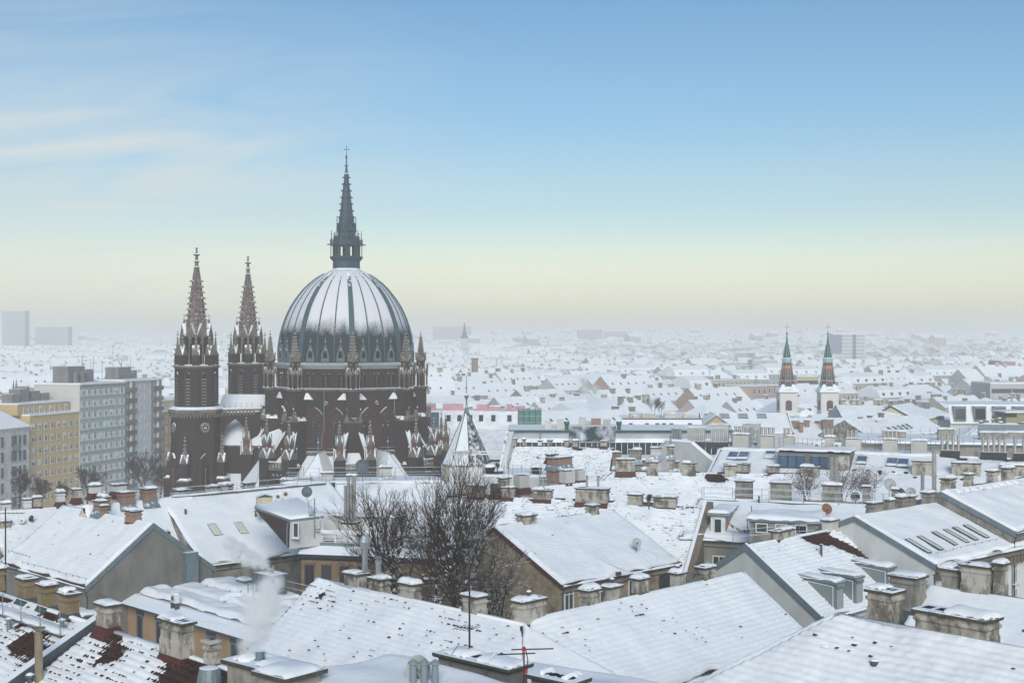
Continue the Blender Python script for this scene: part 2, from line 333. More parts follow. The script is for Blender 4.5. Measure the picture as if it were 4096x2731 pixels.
# --- corner turrets
mb = MB(); mb.lathe([(.80, 31.8), (.80, 36.5)], 8); me_t0 = mb.mesh('turret', CBRICK)
mb = MB(); mb.lathe([(1.25, 31.25), (1.55, 31.5), (1.55, 31.8)], 8, ph=PH8)
for i in range(8):
    a = 2 * pi * i / 8 + R(22.5)
    mb.lathe([(.16, 31.8), (.10, 31.95), (.10, 33.6), (.17, 33.8), (.17, 33.95)], 6, (1.22 * cos(a), 1.22 * sin(a)))
    mb.T = MX.Rotation(2 * pi * i / 8, 4, 'Z') @ MX.Translation((0, -1.18, 0))
    arch_frame(mb, .34, .13, 33.75, 33.95, .5, -.08, .12); gablet(mb, .46, 34.2, 1.25, -.06, .5)
    mb.T = MX.Rotation(2 * pi * i / 8 + R(22.5), 4, 'Z') @ MX.Translation((0, -1.3, 0)); mb.lathe([(.10, 34.0), (.10, 35.3), (.17, 35.4), (.05, 35.9), (.11, 36.0), (.04, 36.1)], 5)
    mb.T = None
mb.lathe([(.82, 36.4), (.92, 36.5), (.92, 36.6)], 8)
for i in range(8):
    mb.T = MX.Rotation(2 * pi * i / 8, 4, 'Z') @ MX.Translation((0, -.84, 0)); gablet(mb, .36, 36.5, 1.25, -.08, .4)
    mb.T = None; a = 2 * pi * (i + .5) / 8; mb.lathe([(.07, 36.6), (.07, 37.6), (.13, 37.7), (.03, 38.1)], 5, (.95 * cos(a), .95 * sin(a)))
spire(mb, .72, 37.0, .2, 40.9, 8, 0, .55, .16)
finial(mb, 40.7, .62)
me_t1 = mb.mesh('turret_arcade', CSTONE)
for th in TH_V:
    a = R(th)
    o = ob('corner_pier', me_pi, church, (0, 0, 0), a); ob('gablet', me_pg, o)
    o = ob('turret', me_t0, church, (13.7 * sin(a), -13.7 * cos(a), 0), a); ob('turret_arcade', me_t1, o)
# --- flying buttresses with snow on their backs, outer piers, chapels
me_fb = {}; me_fs = {}
for s_ in (-1, 1):
    A0 = V((s_ * 1.15, -14.9, 0)); A1 = V((s_ * 2.45, -17.4, 0)); d = (A1 - A0); t_ = V((-d.y, d.x, 0)).normalized() * .34
    def quadprism(mb, lo0, lo1, hi1, hi0, tt):
        vs = [A0 + tt + V((0, 0, lo0)), A1 + tt + V((0, 0, lo1)), A1 + tt + V((0, 0, hi1)), A0 + tt + V((0, 0, hi0))]; vs += [v - 2 * tt for v in vs]
        mb.add(vs, [(0, 1, 2, 3), (7, 6, 5, 4), (0, 4, 5, 1), (1, 5, 6, 2), (2, 6, 7, 3), (3, 7, 4, 0)])
    mb = MB(); quadprism(mb, 18.5, 15, 19.9, 24.4, t_); me_fb[s_] = mb.mesh('flying_buttress', CBRICK)
    mb = MB(); quadprism(mb, 24.38, 19.88, 20.2, 24.75, t_ * 1.12); me_fs[s_] = mb.mesh('snow', SNOW)
mb = MB(); mb.rrect([(.92, .92, 0), (.92, .92, 20.0)]); me_p0 = mb.mesh('buttress_pier', CBRICK)
mb = MB(); mb.rrect([(.56, .56, 20), (.56, .56, 22.6)]); me_p1 = mb.mesh('pinnacle_shaft', CBRICK_R)
mb = MB()
for i in range(4):
    mb.T = MX.Rotation(pi / 2 * i, 4, 'Z'); gablet(mb, .95, 20.0, 1.7, -1.04, 0); gablet(mb, .60, 22.5, 1.5, -.68, 0)
    mb.T = MX.Rotation(pi / 2 * i, 4, 'Z') @ MX.Translation((-.9, -.9, 0)); mb.lathe([(.09, 20.2), (.07, 21.6), (.16, 21.7), (.05, 21.9), (.05, 22.2)], 5)
    mb.T = MX.Rotation(pi / 2 * i, 4, 'Z') @ MX.Translation((-.58, -.58, 0)); mb.lathe([(.07, 22.6), (.06, 23.7), (.12, 23.8), (.04, 24.2)], 5)
mb.T = None; spire(mb, .42, 23.2, .13, 25.9, 8, 0, .5, .13); finial(mb, 25.8, .55)
me_p2 = mb.mesh('pinnacle', CSTONE)
mb = MB(); mb.box(-1.75, 1.75, -18.2, -12, 0, 18.35); me_c0 = mb.mesh('chapel_wall', CBRICK)
mb = MB(); mb.box(-1.8, 1.8, -18.55, -18.25, 18.3, 18.45); mb.box(-1.8, 1.8, -18.55, -18.25, 19.2, 19.36)
for i in range(5):
    mb.T = MX.Translation((-1.4 + .7 * i, -18.4, 18.83)); mb.band(ring_(.22), ring_(.30), -.06, .06)
    mb.T = None; mb.box(-1.78 + .7 * i, -1.70 + .7 * i, -18.48, -18.32, 18.4, 19.25)
mb.box(-1.9, 1.9, -18.6, -18.1, 18.0, 18.15)
me_c1 = mb.mesh('balustrade', CSTONE)
mb = MB(); mb.add([(-1.7, -18.0, 18.4), (1.7, -18.0, 18.4), (.95, -15.1, 21.0), (-.95, -15.1, 21.0), (-1.7, -14.2, 18.4), (1.7, -14.2, 18.4)], [(0, 1, 2, 3), (0, 3, 4), (1, 5, 2)]); mb.box(-1.8, 1.8, -18.52, -18.28, 19.36, 19.5)
me_c2 = mb.mesh('chapel_roof', SNOW)
mb = MB(); mb.mi = 1
for x in (-.9, 0, .9):
    mb.T = MX.Translation((x, -18.2, 0)); mb.mi = 1; arch_fill(mb, .28, 15.2, 16.6, .5, -.04, .03); mb.mi = 0; arch_frame(mb, .29, .11, 15.2, 16.6, .52, -.16, .03)
me_c3 = mb.mesh('chapel_window', [CMOULD, DARK])
for th in TH_V:
    a = R(th)
    for s_ in (-1, 1):
        o = ob('flying_buttress', me_fb[s_], church, None, a); ob('snow', me_fs[s_], o)
        x, y = s_ * 2.6, -17.95
        o = ob('buttress_pier', me_p0, church, (x * cos(a) - y * sin(a), x * sin(a) + y * cos(a), 0), a); ob('pinnacle_shaft', me_p1, o); ob('pinnacle', me_p2, o)
    o = ob('chapel', me_c0, church, None, a); ob('balustrade', me_c1, o); ob('snow_roof', me_c2, o); ob('window', me_c3, o)
SNOW_SLATE = mat('snowy_slate', (.80, .82, .86), .75, col2=(.50, .53, .57), var=.35, scale=2.2, bump=.5, bscale=3, spec=.15)
part('aisle_roof', MB().lathe([(17.2, 15.6), (12.65, 20.3)], 8, ph=PH8, cap0=False, cap1=False), SNOW_SLATE, church)
part('aisle_wall', MB().lathe([(17.0, 0), (17.0, 15.7)], 8, ph=PH8), CBRICK, church)
mb = MB(); mb.add([(0, -15.6, 21.0), (0, -12, 21.0), (-3.1, -19.4, 14.6), (3.1, -19.4, 14.6), (3.6, -12, 15.6), (-3.6, -12, 15.6)], [(0, 2, 3), (0, 3, 4, 1), (0, 1, 5, 2)])
me_y0 = mb.mesh('chapel_roof', SNOW_SLATE)
mb = MB()
for x in (-1, 1): mb.tube((x * 3.1, -19.42, 14.62), (0, -15.6, 21.05), .07)
mb.tube((0, -15.6, 21.05), (0, -12, 21.05), .08); mb.lathe([(.22, 20.8), (.1, 21.4), (.08, 22.6), (.2, 22.7), (.06, 22.9), (.05, 23.6)], 6, (0, -15.6)); mb.box(-.2, .2, -15.63, -15.57, 23.2, 23.28)
me_y1 = mb.mesh('ridge_and_finial', ZINC)
mb = MB(); mb.rrect([(3.0, 3.4, 0), (3.0, 3.4, 14.7)], (0, -15.8)); me_y2 = mb.mesh('chapel_wall', CBRICK)
for th in TH_F:
    a = R(th); o = ob('apse_chapel', me_y2, church, None, a); ob('roof', me_y0, o); ob('ridge_and_finial', me_y1, o)
# --- the dome
PROF = [(36.15, 12.1), (37.6, 12.18), (39.2, 12.12), (40.9, 11.85), (42.7, 11.4), (44, 10.95), (45.2, 10.45), (46.4, 9.85), (47.5, 9.15), (48.6, 8.35), (49.75, 7.4), (50.8, 6.3), (51.7, 5.1), (52.4, 4.0), (53.0, 2.75)]
def dome_r(z): return float(np.interp(z, [p[0] for p in PROF], [p[1] for p in PROF]))
dm = bpy.data.materials.new('dome_slate_and_snow'); dm.use_nodes = True; t = dm.node_tree; n = t.nodes; l = t.links; b = n['Principled BSDF']; b.inputs['Roughness'].default_value = .9; b.inputs['Specular IOR Level'].default_value = .08
uvn = n.new('ShaderNodeTexCoord'); sx = n.new('ShaderNodeSeparateXYZ'); l.new(uvn.outputs['Object'], sx.inputs[0])
at = n.new('ShaderNodeMath'); at.operation = 'ARCTAN2'; l.new(sx.outputs[1], at.inputs[0]); l.new(sx.outputs[0], at.inputs[1])
cb_ = n.new('ShaderNodeCombineXYZ'); mu = n.new('ShaderNodeMath'); mu.operation = 'MULTIPLY'; mu.inputs[1].default_value = 36; l.new(at.outputs[0], mu.inputs[0]); l.new(mu.outputs[0], cb_.inputs[0])
mz = n.new('ShaderNodeMath'); mz.operation = 'MULTIPLY'; mz.inputs[1].default_value = 3.0; l.new(sx.outputs[2], mz.inputs[0]); l.new(mz.outputs[0], cb_.inputs[1])
bt = n.new('ShaderNodeTexBrick'); bt.inputs['Scale'].default_value = 1; bt.inputs['Brick Width'].default_value = 1; bt.inputs['Row Height'].default_value = 1; bt.inputs['Mortar Size'].default_value = .18; bt.inputs['Mortar Smooth'].default_value = .6; bt.offset = .5
bt.inputs['Color1'].default_value = (1, 1, 1, 1); bt.inputs['Color2'].default_value = (.8, .8, .8, 1); bt.inputs['Mortar'].default_value = (0, 0, 0, 1); l.new(cb_.outputs[0], bt.inputs[0])
nz_ = n.new('ShaderNodeTexNoise'); nz_.inputs['Scale'].default_value = .45; nz_.inputs['Detail'].default_value = 4; l.new(uvn.outputs['Object'], nz_.inputs[0])
# snow factor: height on the dome + large noise + scale pattern
f1 = n.new('ShaderNodeMath'); f1.operation = 'MULTIPLY_ADD'; f1.inputs[1].default_value = 3.2; l.new(nz_.outputs[0], f1.inputs[0]); l.new(sx.outputs[2], f1.inputs[2])
sv = n.new('ShaderNodeVectorMath'); sv.operation = 'MULTIPLY'; sv.inputs[1].default_value = (.30, .05, 1); l.new(cb_.outputs[0], sv.inputs[0]); sn2 = n.new('ShaderNodeTexNoise'); sn2.inputs['Scale'].default_value = 1; sn2.inputs['Detail'].default_value = 4; l.new(sv.outputs[0], sn2.inputs[0])
f3 = n.new('ShaderNodeMath'); f3.operation = 'MULTIPLY_ADD'; f3.inputs[1].default_value = 2.4; l.new(sn2.outputs[0], f3.inputs[0]); l.new(f1.outputs[0], f3.inputs[2]); f1 = f3
f2 = n.new('ShaderNodeMath'); f2.operation = 'MULTIPLY_ADD'; f2.inputs[1].default_value = 1.7; l.new(bt.outputs[0], f2.inputs[0]); l.new(f1.outputs[0], f2.inputs[2])
mr = n.new('ShaderNodeMapRange'); mr.inputs[1].default_value = 45.5; mr.inputs[2].default_value = 46.9; l.new(f2.outputs[0], mr.inputs[0])
sl = n.new('ShaderNodeMix'); sl.data_type = 'RGBA'; l.new(bt.outputs[0], sl.inputs[0]); sl.inputs[6].default_value = (.016, .030, .036, 1); sl.inputs[7].default_value = (.034, .060, .068, 1)
bnd = n.new('ShaderNodeMath'); bnd.operation = 'WRAP'; bnd.inputs[1].default_value = .9; bnd.inputs[2].default_value = 0; l.new(sx.outputs[2], bnd.inputs[0])
bz = n.new('ShaderNodeMapRange'); bz.inputs[1].default_value = 38.6; bz.inputs[2].default_value = 38.7; l.new(sx.outputs[2], bz.inputs[0])
bz2 = n.new('ShaderNodeMapRange'); bz2.inputs[1].default_value = 39.5; bz2.inputs[2].default_value = 39.4; l.new(sx.outputs[2], bz2.inputs[0])
bm_ = n.new('ShaderNodeMath'); bm_.operation = 'MULTIPLY'; l.new(bz.outputs[0], bm_.inputs[0]); l.new(bz2.outputs[0], bm_.inputs[1])
bm2 = n.new('ShaderNodeMath'); bm2.operation = 'MULTIPLY'; l.new(bm_.outputs[0], bm2.inputs[0]); l.new(bt.outputs[0], bm2.inputs[1])
s2 = n.new('ShaderNodeMix'); s2.data_type = 'RGBA'; l.new(bm2.outputs[0], s2.inputs[0]); l.new(sl.outputs[2], s2.inputs[6]); s2.inputs[7].default_value = (.07, .045, .05, 1)
s3 = n.new('ShaderNodeMix'); s3.data_type = 'RGBA'; l.new(mr.outputs[0], s3.inputs[0]); l.new(s2.outputs[2], s3.inputs[6]); s3.inputs[7].default_value = (.66, .665, .71, 1); l.new(s3.outputs[2], b.inputs['Base Color'])
bu = n.new('ShaderNodeBump'); bu.inputs['Strength'].default_value = .25; bu.inputs['Distance'].default_value = .06; l.new(bt.outputs[0], bu.inputs['Height']); l.new(bu.outputs[0], b.inputs['Normal'])
zs = list(np.linspace(36.15, 49, 26)) + list(np.linspace(49.4, 53, 12)); rs = []
for z in zs:
    r = dome_r(z); loop = []
    for k in range(8):
        p0 = V((r * sin(R(TH_V[k])), -r * cos(R(TH_V[k])), z)); p1 = V((r * sin(R(TH_V[k] + 45)), -r * cos(R(TH_V[k] + 45)), z))
        for j in range(6):
            p = p0.lerp(p1, j / 6); rr = hypot(p.x, p.y); k_ = 1 + .45 * (r / rr - 1); loop.append((p.x * k_, p.y * k_, z))
    rs.append(loop)
dome = part('dome', MB().rings(rs), dm, church, smooth=True)
def rib_mesh(name, wd, out, rel):
    """strip that follows the dome profile at theta 0"""
    rings = []
    for z in zs[:-2]:
        r = dome_r(z) * rel; k = .45 + .55 * dome_r(z) / 12.1; h = wd * k / 2
        rings.append([(-h, -r + .06, z), (-h, -r - out, z), (-h * .45, -r - out * 1.25, z), (h * .45, -r - out * 1.25, z), (h, -r - out, z), (h, -r + .06, z)])
    mb = MB(); mb.rings(rings); return mb.mesh(name, mat('rib_lead', (.050, .09, .115), .75, 0, col2=(.07, .11, .13), var=.8, scale=.8, snow=.04))
me_rb = rib_mesh('rib', .95, .22, 1.0); me_mr = rib_mesh('rib', .22, .12, 1.0)
K6 = [(1 + .45 * (1 / ((cos(R(22.5))) / cos(R(x))) - 1)) * (cos(R(22.5)) / cos(R(x))) for x in (7.6,)][0]
me_mr = rib_mesh('rib', .22, .12, K6)
for th in TH_V: ob('rib', me_rb, dome, None, R(th))
for th in TH_F:
    for s_ in (-7.6, 7.6): ob('rib', me_mr, dome, None, R(th + s_))
mb = MB(); mb.mi = 0; y0 = -12.1 * .955
mb.prism([(-.72, 36.3), (.72, 36.3), (.72, 37.5), (0, 39.5), (-.72, 37.5)], -.32, 1.4)
arch_frame(mb, .40, .16, 37.1, 37.6, .85, -.46, -.2)
for s_ in (-1, 1):
    for i in range(4): mb.cbox((s_ * (.66 - i * .15), -.36, 37.75 + i * .42), .14, .16, .13)
for i in range(9): mb.box(-.72 + i * .165, -.62 + i * .165, -.42, -.3, 36.35, 36.75)
mb.box(-.78, .78, -.44, -.28, 36.75, 36.85)
mb.lathe([(.08, 39.3), (.06, 39.9), (.16, 40.0), (.05, 40.1), (.05, 40.7)], 5, (0, -.2)); mb.box(-.2, .2, -.24, -.16, 40.35, 40.43)
mb.mi = 1; arch_fill(mb, .40, 37.1, 37.6, .82, -.34, -.3)
me_do = mb.mesh('dormer', [mat('dormer_lead', (.11, .165, .19), .6, .2, col2=(.16, .20, .21), var=.8, scale=1.5, snow=.22), DARK])
for th in TH_F:
    a = R(th); rr = 12.12 * C8 * 1.01
    for x in (-2.75, 0, 2.75):
        k = rr + (.25 if x == 0 else .18); ob('dormer', me_do, dome, (k * sin(a) + x * cos(a), -k * cos(a) + x * sin(a), 0), a)
# --- lantern and spire
PH0 = R(12 - 90)
lantern = part('lantern', MB().lathe([(3.0, 52.6), (2.85, 53.0), (2.5, 53.3), (2.45, 54.6), (2.6, 54.75), (3.0, 55.2), (3.0, 55.5)], 8, ph=PH0), CMETAL, church)
mb = MB()
for k in range(8):
    a = R(TH_F[k]); mb.T = MX.Rotation(a, 4, 'Z') @ MX.Translation((0, -2.1, 0))
    inner = arch(.42, 55.5, 57.2, .85); out = []
    for x, z in inner: out.append((max(-1.0, min(1.0, x * 2.05)), z if z <= 55.6 else min(58.9 - 1.7 * abs(x) / .42 * .75, 58.9) if z > 57.2 else z))
    mb.band(inner, out, -.22, .12); gablet(mb, .72, 57.5, 1.75, -.34, .9)
    for i in range(4):
        for s_ in (-1, 1): mb.cbox((s_ * (.62 - i * .16), -.3, 57.85 + i * .38), .12, .14, .12)
    mb.lathe([(.05, 59.1), (.04, 59.6), (.11, 59.7), (.03, 59.8)], 5, (0, -.25))
    for s_ in (-.5, .5): mb.lathe([(.09, 55.5), (.06, 55.6), (.06, 57.2), (.1, 57.4)], 5, (s_, -.3))
    a = R(TH_V[k]); mb.T = MX.Rotation(a, 4, 'Z')
    mb.lathe([(.20, 55.5), (.2, 58.6)], 6, (0, -2.22))
    for s_ in (-.16, .16): mb.lathe([(.09, 55.5), (.065, 55.6), (.065, 57.3), (.11, 57.5)], 5, (s_, -2.82))
    mb.box(-.25, .25, -2.95, -2.1, 57.5, 57.75)
    mb.add([(-.09, -2.9, 57.6), (.09, -2.9, 57.6), (0, -3.5, 57.75), (0, -3.55, 57.55), (0, -2.9, 57.85)], [(0, 1, 3), (0, 3, 2, 4), (1, 4, 2, 3)])
    gablet(mb, .2, 57.75, .9, -2.98, -2.5); mb.lathe([(.16, 57.75), (.05, 59.5), (.14, 59.6), (.04, 59.75), (.04, 60.0), (.1, 60.05), (.03, 60.2)], 5, (0, -2.72))
    mb.T = None
mb.lathe([(2.3, 58.0), (1.62, 59.3), (1.62, 60.1), (1.72, 60.2)], 8, ph=PH0)
part('arcade', mb, CMETAL, lantern)
mb = MB()
for k in range(8):
    a = R(TH_F[k]); mb.T = MX.Rotation(a, 4, 'Z') @ MX.Translation((0, -1.55, 0)); gablet(mb, .62, 60.1, 1.55, -.2, .5)
    mb.mi = 0; a = R(TH_V[k]); mb.T = MX.Rotation(a, 4, 'Z'); mb.lathe([(.11, 60.0), (.06, 62.1), (.14, 62.2), (.04, 62.35), (.04, 62.6), (.1, 62.65), (.03, 62.9)], 5, (0, -1.72))
    mb.T = None
spire(mb, 1.50, 60.6, .36, 70.3, 8, PH0, 1.12, .34)
mb.lathe([(.42, 70.2), (.42, 70.6), (.30, 70.75), (.14, 72.0), (.34, 72.05), (.34, 72.25), (.12, 72.35), (.10, 73.4), (.2, 73.6), (.1, 74.0), (.045, 74.2), (.04, 75.7)], 8)
mb.box(-.42, .42, -.035, .035, 75.05, 75.15); mb.lathe([(.1, 75.6), (.1, 75.75)], 5)
for s_ in (-1, 1): mb.cbox((s_ * .42, 0, 74.99), .12, .1, .22)
part('spire', mb, CMETAL, lantern)

# --- the two towers
mb = MB(); q = R(-10.5 - 90 + 22.5)
mb.lathe([(4.45, 0), (4.45, 27.3)], 8, ph=q); me_tb = mb.mesh('tower', CBRICK)
mb = MB(); mb.lathe([(4.5, 27.1), (4.95, 27.6), (4.95, 28.1), (4.1, 28.55)], 8, ph=q)
for k in range(8):
    for i in range(6):
        a = R(-10.5 + 45 * k); x = -1.5 + i * .6; mb.T = MX.Rotation(a, 4, 'Z') @ MX.Translation((x, -4.3, 26.7)); mb.box(-.12, .12, -.15, .1, 0, .6)
mb.T = None; me_tc = mb.mesh('cornice', CSTONE)
mb = MB(); mb.lathe([(3.75, 28.2), (3.75, 35.5)], 8, ph=q)
for k in range(8):
    a = R(-10.5 + 22.5 + 45 * k); mb.T = MX.Rotation(a, 4, 'Z') @ MX.Translation((0, -3.6, 0)); mb.box(-.32, .32, -.18, .3, 28.2, 35.4)
mb.T = None; me_ts = mb.mesh('shaft', CBRICK)
mb = MB(); mb.mi = 1; arch_fill(mb, .42, 28.7, 33.6, .8, -.02, .05); mb.mi = 0; arch_frame(mb, .42, .13, 28.7, 33.6, .8, -.16, .05)
mb.mi = 2
for i in range(9): z = 28.85 + i * .55; mb.add([(-.42, -.02, z + .26), (.42, -.02, z + .26), (.42, -.22, z), (-.42, -.22, z), (-.42, -.22, z - .04), (.42, -.22, z - .04)], [(0, 3, 2, 1), (3, 4, 5, 2)])
LOUV = mat('louvre', (.12, .13, .135), .8, snow=.02)
me_lv = mb.mesh('louvre_window', [CMOULD, DARK, LOUV])
mb = MB(); mb.lathe([(3.8, 35.3), (4.05, 35.5), (4.05, 35.75), (3.4, 35.95)], 8, ph=q); me_tc2 = mb.mesh('cornice', CSTONE)
# belfry: brick corner piers, slender columns, open between
mb = MB()
for k in range(8):
    a = R(-10.5 + 22.5 + 45 * k); mb.T = MX.Rotation(a, 4, 'Z'); mb.rrect([(.62, .55, 35.8), (.62, .55, 37.7)], (0, -3.25)); mb.rrect([(.34, .34, 37.7), (.34, .34, 41.0)], (0, -2.5))
mb.T = None; mb.lathe([(1.2, 35.8), (1.2, 41)], 8); me_b0 = mb.mesh('belfry', CBRICK)
mb = MB()
for k in range(8):
    a = R(-10.5 + 22.5 + 45 * k); mb.T = MX.Rotation(a, 4, 'Z') @ MX.Translation((0, -3.25, 0))
    for j in range(4):
        T0 = mb.T; mb.T = T0 @ MX.Rotation(pi / 2 * j, 4, 'Z'); gablet(mb, .62, 37.6, 1.75, -.66, 0); mb.T = T0
    spire(mb, .40, 38.4, .12, 40.8, 4, pi / 4, .5, .14); finial(mb, 40.6, .62)
    a = R(-10.5 + 45 * k); mb.T = MX.Rotation(a, 4, 'Z')
    for s_ in (-.0,): mb.lathe([(.2, 35.9), (.12, 36.1), (.12, 40.2), (.2, 40.5)], 6, (s_, -3.0))
    mb.T = MX.Rotation(a, 4, 'Z') @ MX.Translation((0, -2.35, 0))
    for s_ in (-.52, .52):
        T0 = mb.T; mb.T = T0 @ MX.Translation((s_, 0, 0)); arch_frame(mb, .34, .17, 39.6, 40.3, .5, -.25, .1); mb.T = T0
    gablet(mb, .98, 40.9, 2.3, -.35, .9)
    a = R(-10.5 + 22.5 + 45 * k); mb.T = MX.Rotation(a, 4, 'Z'); mb.lathe([(.24, 40.8), (.22, 42.8), (.30, 42.9), (.10, 43.9), (.2, 44.0), (.07, 44.15), (.06, 44.6), (.15, 44.7), (.05, 44.95)], 5, (0, -2.15)); mb.T = None
mb.lathe([(2.5, 40.7), (2.6, 40.95), (2.2, 41.2)], 8, ph=q)
me_b1 = mb.mesh('belfry_tracery', CSTONE)
SPB = mat('spire_brick', (.085, .034, .032), .9, col2=(.60, .61, .64), var=.45, scale=3.2, snow=.25)
mb = MB(); mb.lathe([(1.95, 41.0), (.62, 51.4)], 8, ph=q); me_s0 = mb.mesh('spire', SPB)
mb = MB()
r_at = lambda z: 1.95 + (.62 - 1.95) * (z - 41) / 10.4
for k in range(8):
    a = q + 2 * pi * k / 8; mb.tube((r_at(41) * cos(a), r_at(41) * sin(a), 41), (.62 * cos(a), .62 * sin(a), 51.4), .11, .07, 4)
    for i in range(9):
        z = 42.6 + i * 1.0; r = r_at(z); d = V((cos(a), sin(a), 0)); p = V((r * d.x, r * d.y, z)); t_ = V((-d.y, d.x, 0)) * .12
        mb.add([p + t_ - V((0, 0, .1)), p - t_ - V((0, 0, .1)), p + d * .5 + V((0, 0, .12)), p + V((0, 0, .34)), p + d * .46 + V((0, 0, -.06))], [(0, 4, 2, 3), (1, 3, 2, 4), (0, 1, 4), (0, 3, 1)])
mb.lathe([(.64, 51.3), (.70, 51.5), (.44, 53.0), (.62, 53.15), (.36, 53.3), (.30, 54.0), (.56, 54.2), (.28, 54.4), (.22, 55.1), (.50, 55.25), (.66, 55.4), (.2, 55.6), (.14, 56.3), (.24, 56.6), (.20, 56.7)], 8, ph=q)
me_s1 = mb.mesh('crockets', CSTONE)
# clock, lower windows, buttress piers of the towers
mb = MB(); mb.T = MX.Rotation(R(90), 4, 'X'); mb.mi = 0; mb.lathe([(.90, -.05), (.90, .12), (.86, .14)], 20); mb.mi = 1; mb.lathe([(.85, .10), (.85, .17)], 20); mb.mi = 2; mb.lathe([(.24, .1), (.24, .18)], 14)
mb.T = None; mb.mi = 2
for i in range(12):
    T0 = MX.Rotation(2 * pi * i / 12, 4, 'Y'); mb.T = T0; mb.box(-.05, .05, -.19, -.1, .5, .74)
mb.mi = 3; mb.T = MX.Rotation(R(30), 4, 'Y'); mb.box(-.05, .05, -.22, -.19, -.1, .45); mb.T = MX.Rotation(R(175), 4, 'Y'); mb.box(-.04, .04, -.22, -.19, -.1, .66); mb.T = None
CLOCKF = mat('clock_black', (.02, .022, .026), .5); CLOCKW = mat('clock_white', (.62, .63, .62), .6)
me_ck = mb.mesh('clock', [CSTONE, CLOCKF, CLOCKW, CLOCKF])
mb = MB(); mb.mi = 0
for hw, t_, dp in ((.95, .24, .36), (.75, .2, .2)): arch_frame(mb, hw, t_, 13.5, 18.4, hw * 1.75, -dp, .05)
mb.mi = 1
for s_ in (-.4, .4): mb.T = MX.Translation((s_, 0, 0)); arch_fill(mb, .33, 13.5, 17.9, .6, -.05, .03)
mb.T = None; mb.mi = 2; mb.lathe([(.14, 13.4), (.08, 13.6), (.08, 17.4), (.18, 17.8)], 6, (0, -.16)); mb.box(-1.2, 1.2, -.4, .05, 13.1, 13.4)
me_tw = mb.mesh('window', [CMOULD, DARK, CSTONE])
mb = MB(); mb.rrect([(1.05, 1.0, 0), (1.05, 1.0, 15.8), (.62, .62, 16.3), (.62, .62, 18.9)], (0, -4.75)); me_bp = mb.mesh('buttress_pier', CBRICK)
mb = MB(); mb.box(-1.15, 1.15, -5.85, -3.9, 15.7, 15.95)
for j in range(4): mb.T = MX.Translation((0, -4.75, 0)) @ MX.Rotation(pi / 2 * j, 4, 'Z'); gablet(mb, .66, 18.8, 1.6, -.7, 0)
mb.T = MX.Translation((0, -4.75, 0)); spire(mb, .44, 19.6, .12, 22.9, 8, 0, .55, .14); finial(mb, 22.7, .55); mb.T = None
me_bq = mb.mesh('pinnacle', CSTONE)
T1 = V((-55.9, 226.0, 0)) - CH; PV = V((sin(R(10.5)), cos(R(10.5)), 0)); T2 = T1 + PV * 23.6
for Tp in (T1, T2):
    tw = ob('tower', me_tb, church, Tp)
    for nm, me_ in (('cornice', me_tc), ('shaft', me_ts), ('cornice', me_tc2), ('belfry', me_b0), ('belfry_tracery', me_b1), ('spire', me_s0), ('crockets', me_s1)): ob(nm, me_, tw)
    for k in range(8):
        a = R(-10.5 + 45 * k); ob('louvre_window', me_lv, tw, (3.47 * sin(a), -3.47 * cos(a), 0), a)
        if k % 2: ob('clock', me_ck, tw, (4.12 * sin(a), -4.12 * cos(a), 24.9), a); ob('window', me_tw, tw, (4.12 * sin(a), -4.12 * cos(a), 0), a)
        else: ob('buttress_pier', me_bp, tw, None, a); ob('pinnacle', me_bq, tw, None, a)
# --- nave: steep snow roof behind a screen wall with a great open arch
AX = V((sin(R(79.5)), -cos(R(79.5)), 0)); ang = atan2(AX.y, AX.x)
nv = (T1 + T2) * .5
mb = MB(); mb.rrect([(11.5, 8.6, 0), (11.5, 8.6, 21.6)], (11.5, 0)); nave = part('nave', mb, CBRICK, church, nv, ang)
mb = MB(); mb.add([(0, -9, 21.5), (22, -9, 21.5), (22, 0, 30.2), (0, 0, 30.2), (0, 9, 21.5), (22, 9, 21.5)], [(0, 1, 2, 3), (3, 2, 5, 4), (0, 3, 4), (1, 5, 2)])
part('roof', mb, SNOW_SLATE, nave)
mb = MB(); mb.add([(1, -8.6, 16.4), (15, -8.6, 16.4), (15, -15, 11.5), (1, -15, 11.5), (1, -15, 0), (15, -15, 0)], [(0, 3, 2, 1), (3, 4, 5, 2)]); part('aisle_roof', mb, SNOW_SLATE, nave)
mb = MB(); mb.box(1, 15, -9.1, -8.5, 21.2, 21.5); part('ledge', mb, CSTONE, nave)
S0 = T1 + AX * 3.2 + PV * .8; S1 = V((-13.6, -3.4, 0)); dv = S1 - S0; Lw = dv.length; sa = atan2(dv.y, dv.x)
inner = arch(2.25, 8, 22.6, 3.6, 8); m_ = len(inner); outer = []
for i, (x, z) in enumerate(inner):
    f = i / (m_ - 1)
    if i == 0: outer.append((-3.2, 8))
    elif i == m_ - 1: outer.append((3.3, 8))
    else: outer.append((-3.2 + 6.5 * min(1, max(0, (i - 2) / (m_ - 5))), 27.3) if 2 <= i <= m_ - 3 else (-3.2 if i < 2 else 3.3, 22.6 if i == 1 or i == m_ - 2 else 27.3))
mb = MB(); mb.T = MX.Translation((3.4, 0, 0)); mb.band(inner, outer, -.5, .5); mb.T = None
x0 = 6.7
top = [(x0, 27.3), (x0 + 1.2, 27.4)] + [(x0 + 1.2 + .5 * i + .5 * j, 27.9 + .5 * i) for i in range(8) for j in (0, 1)]
xe = Lw + .4
low = [(x0, 14)] + [(x0 + 1.0 + (xe - x0 - 1.0) * (1 - cos(R(a))), 20.5 + 9.0 * sin(R(a))) for a in range(0, 80, 10)]
poly = [(x0, 8), (x0 + 1.0, 8)] + low[1:] + [(xe, 29.6), (xe, 31.4)] + [p for p in reversed(top) if p[0] < xe]
mb.prism(poly, -.5, .5)
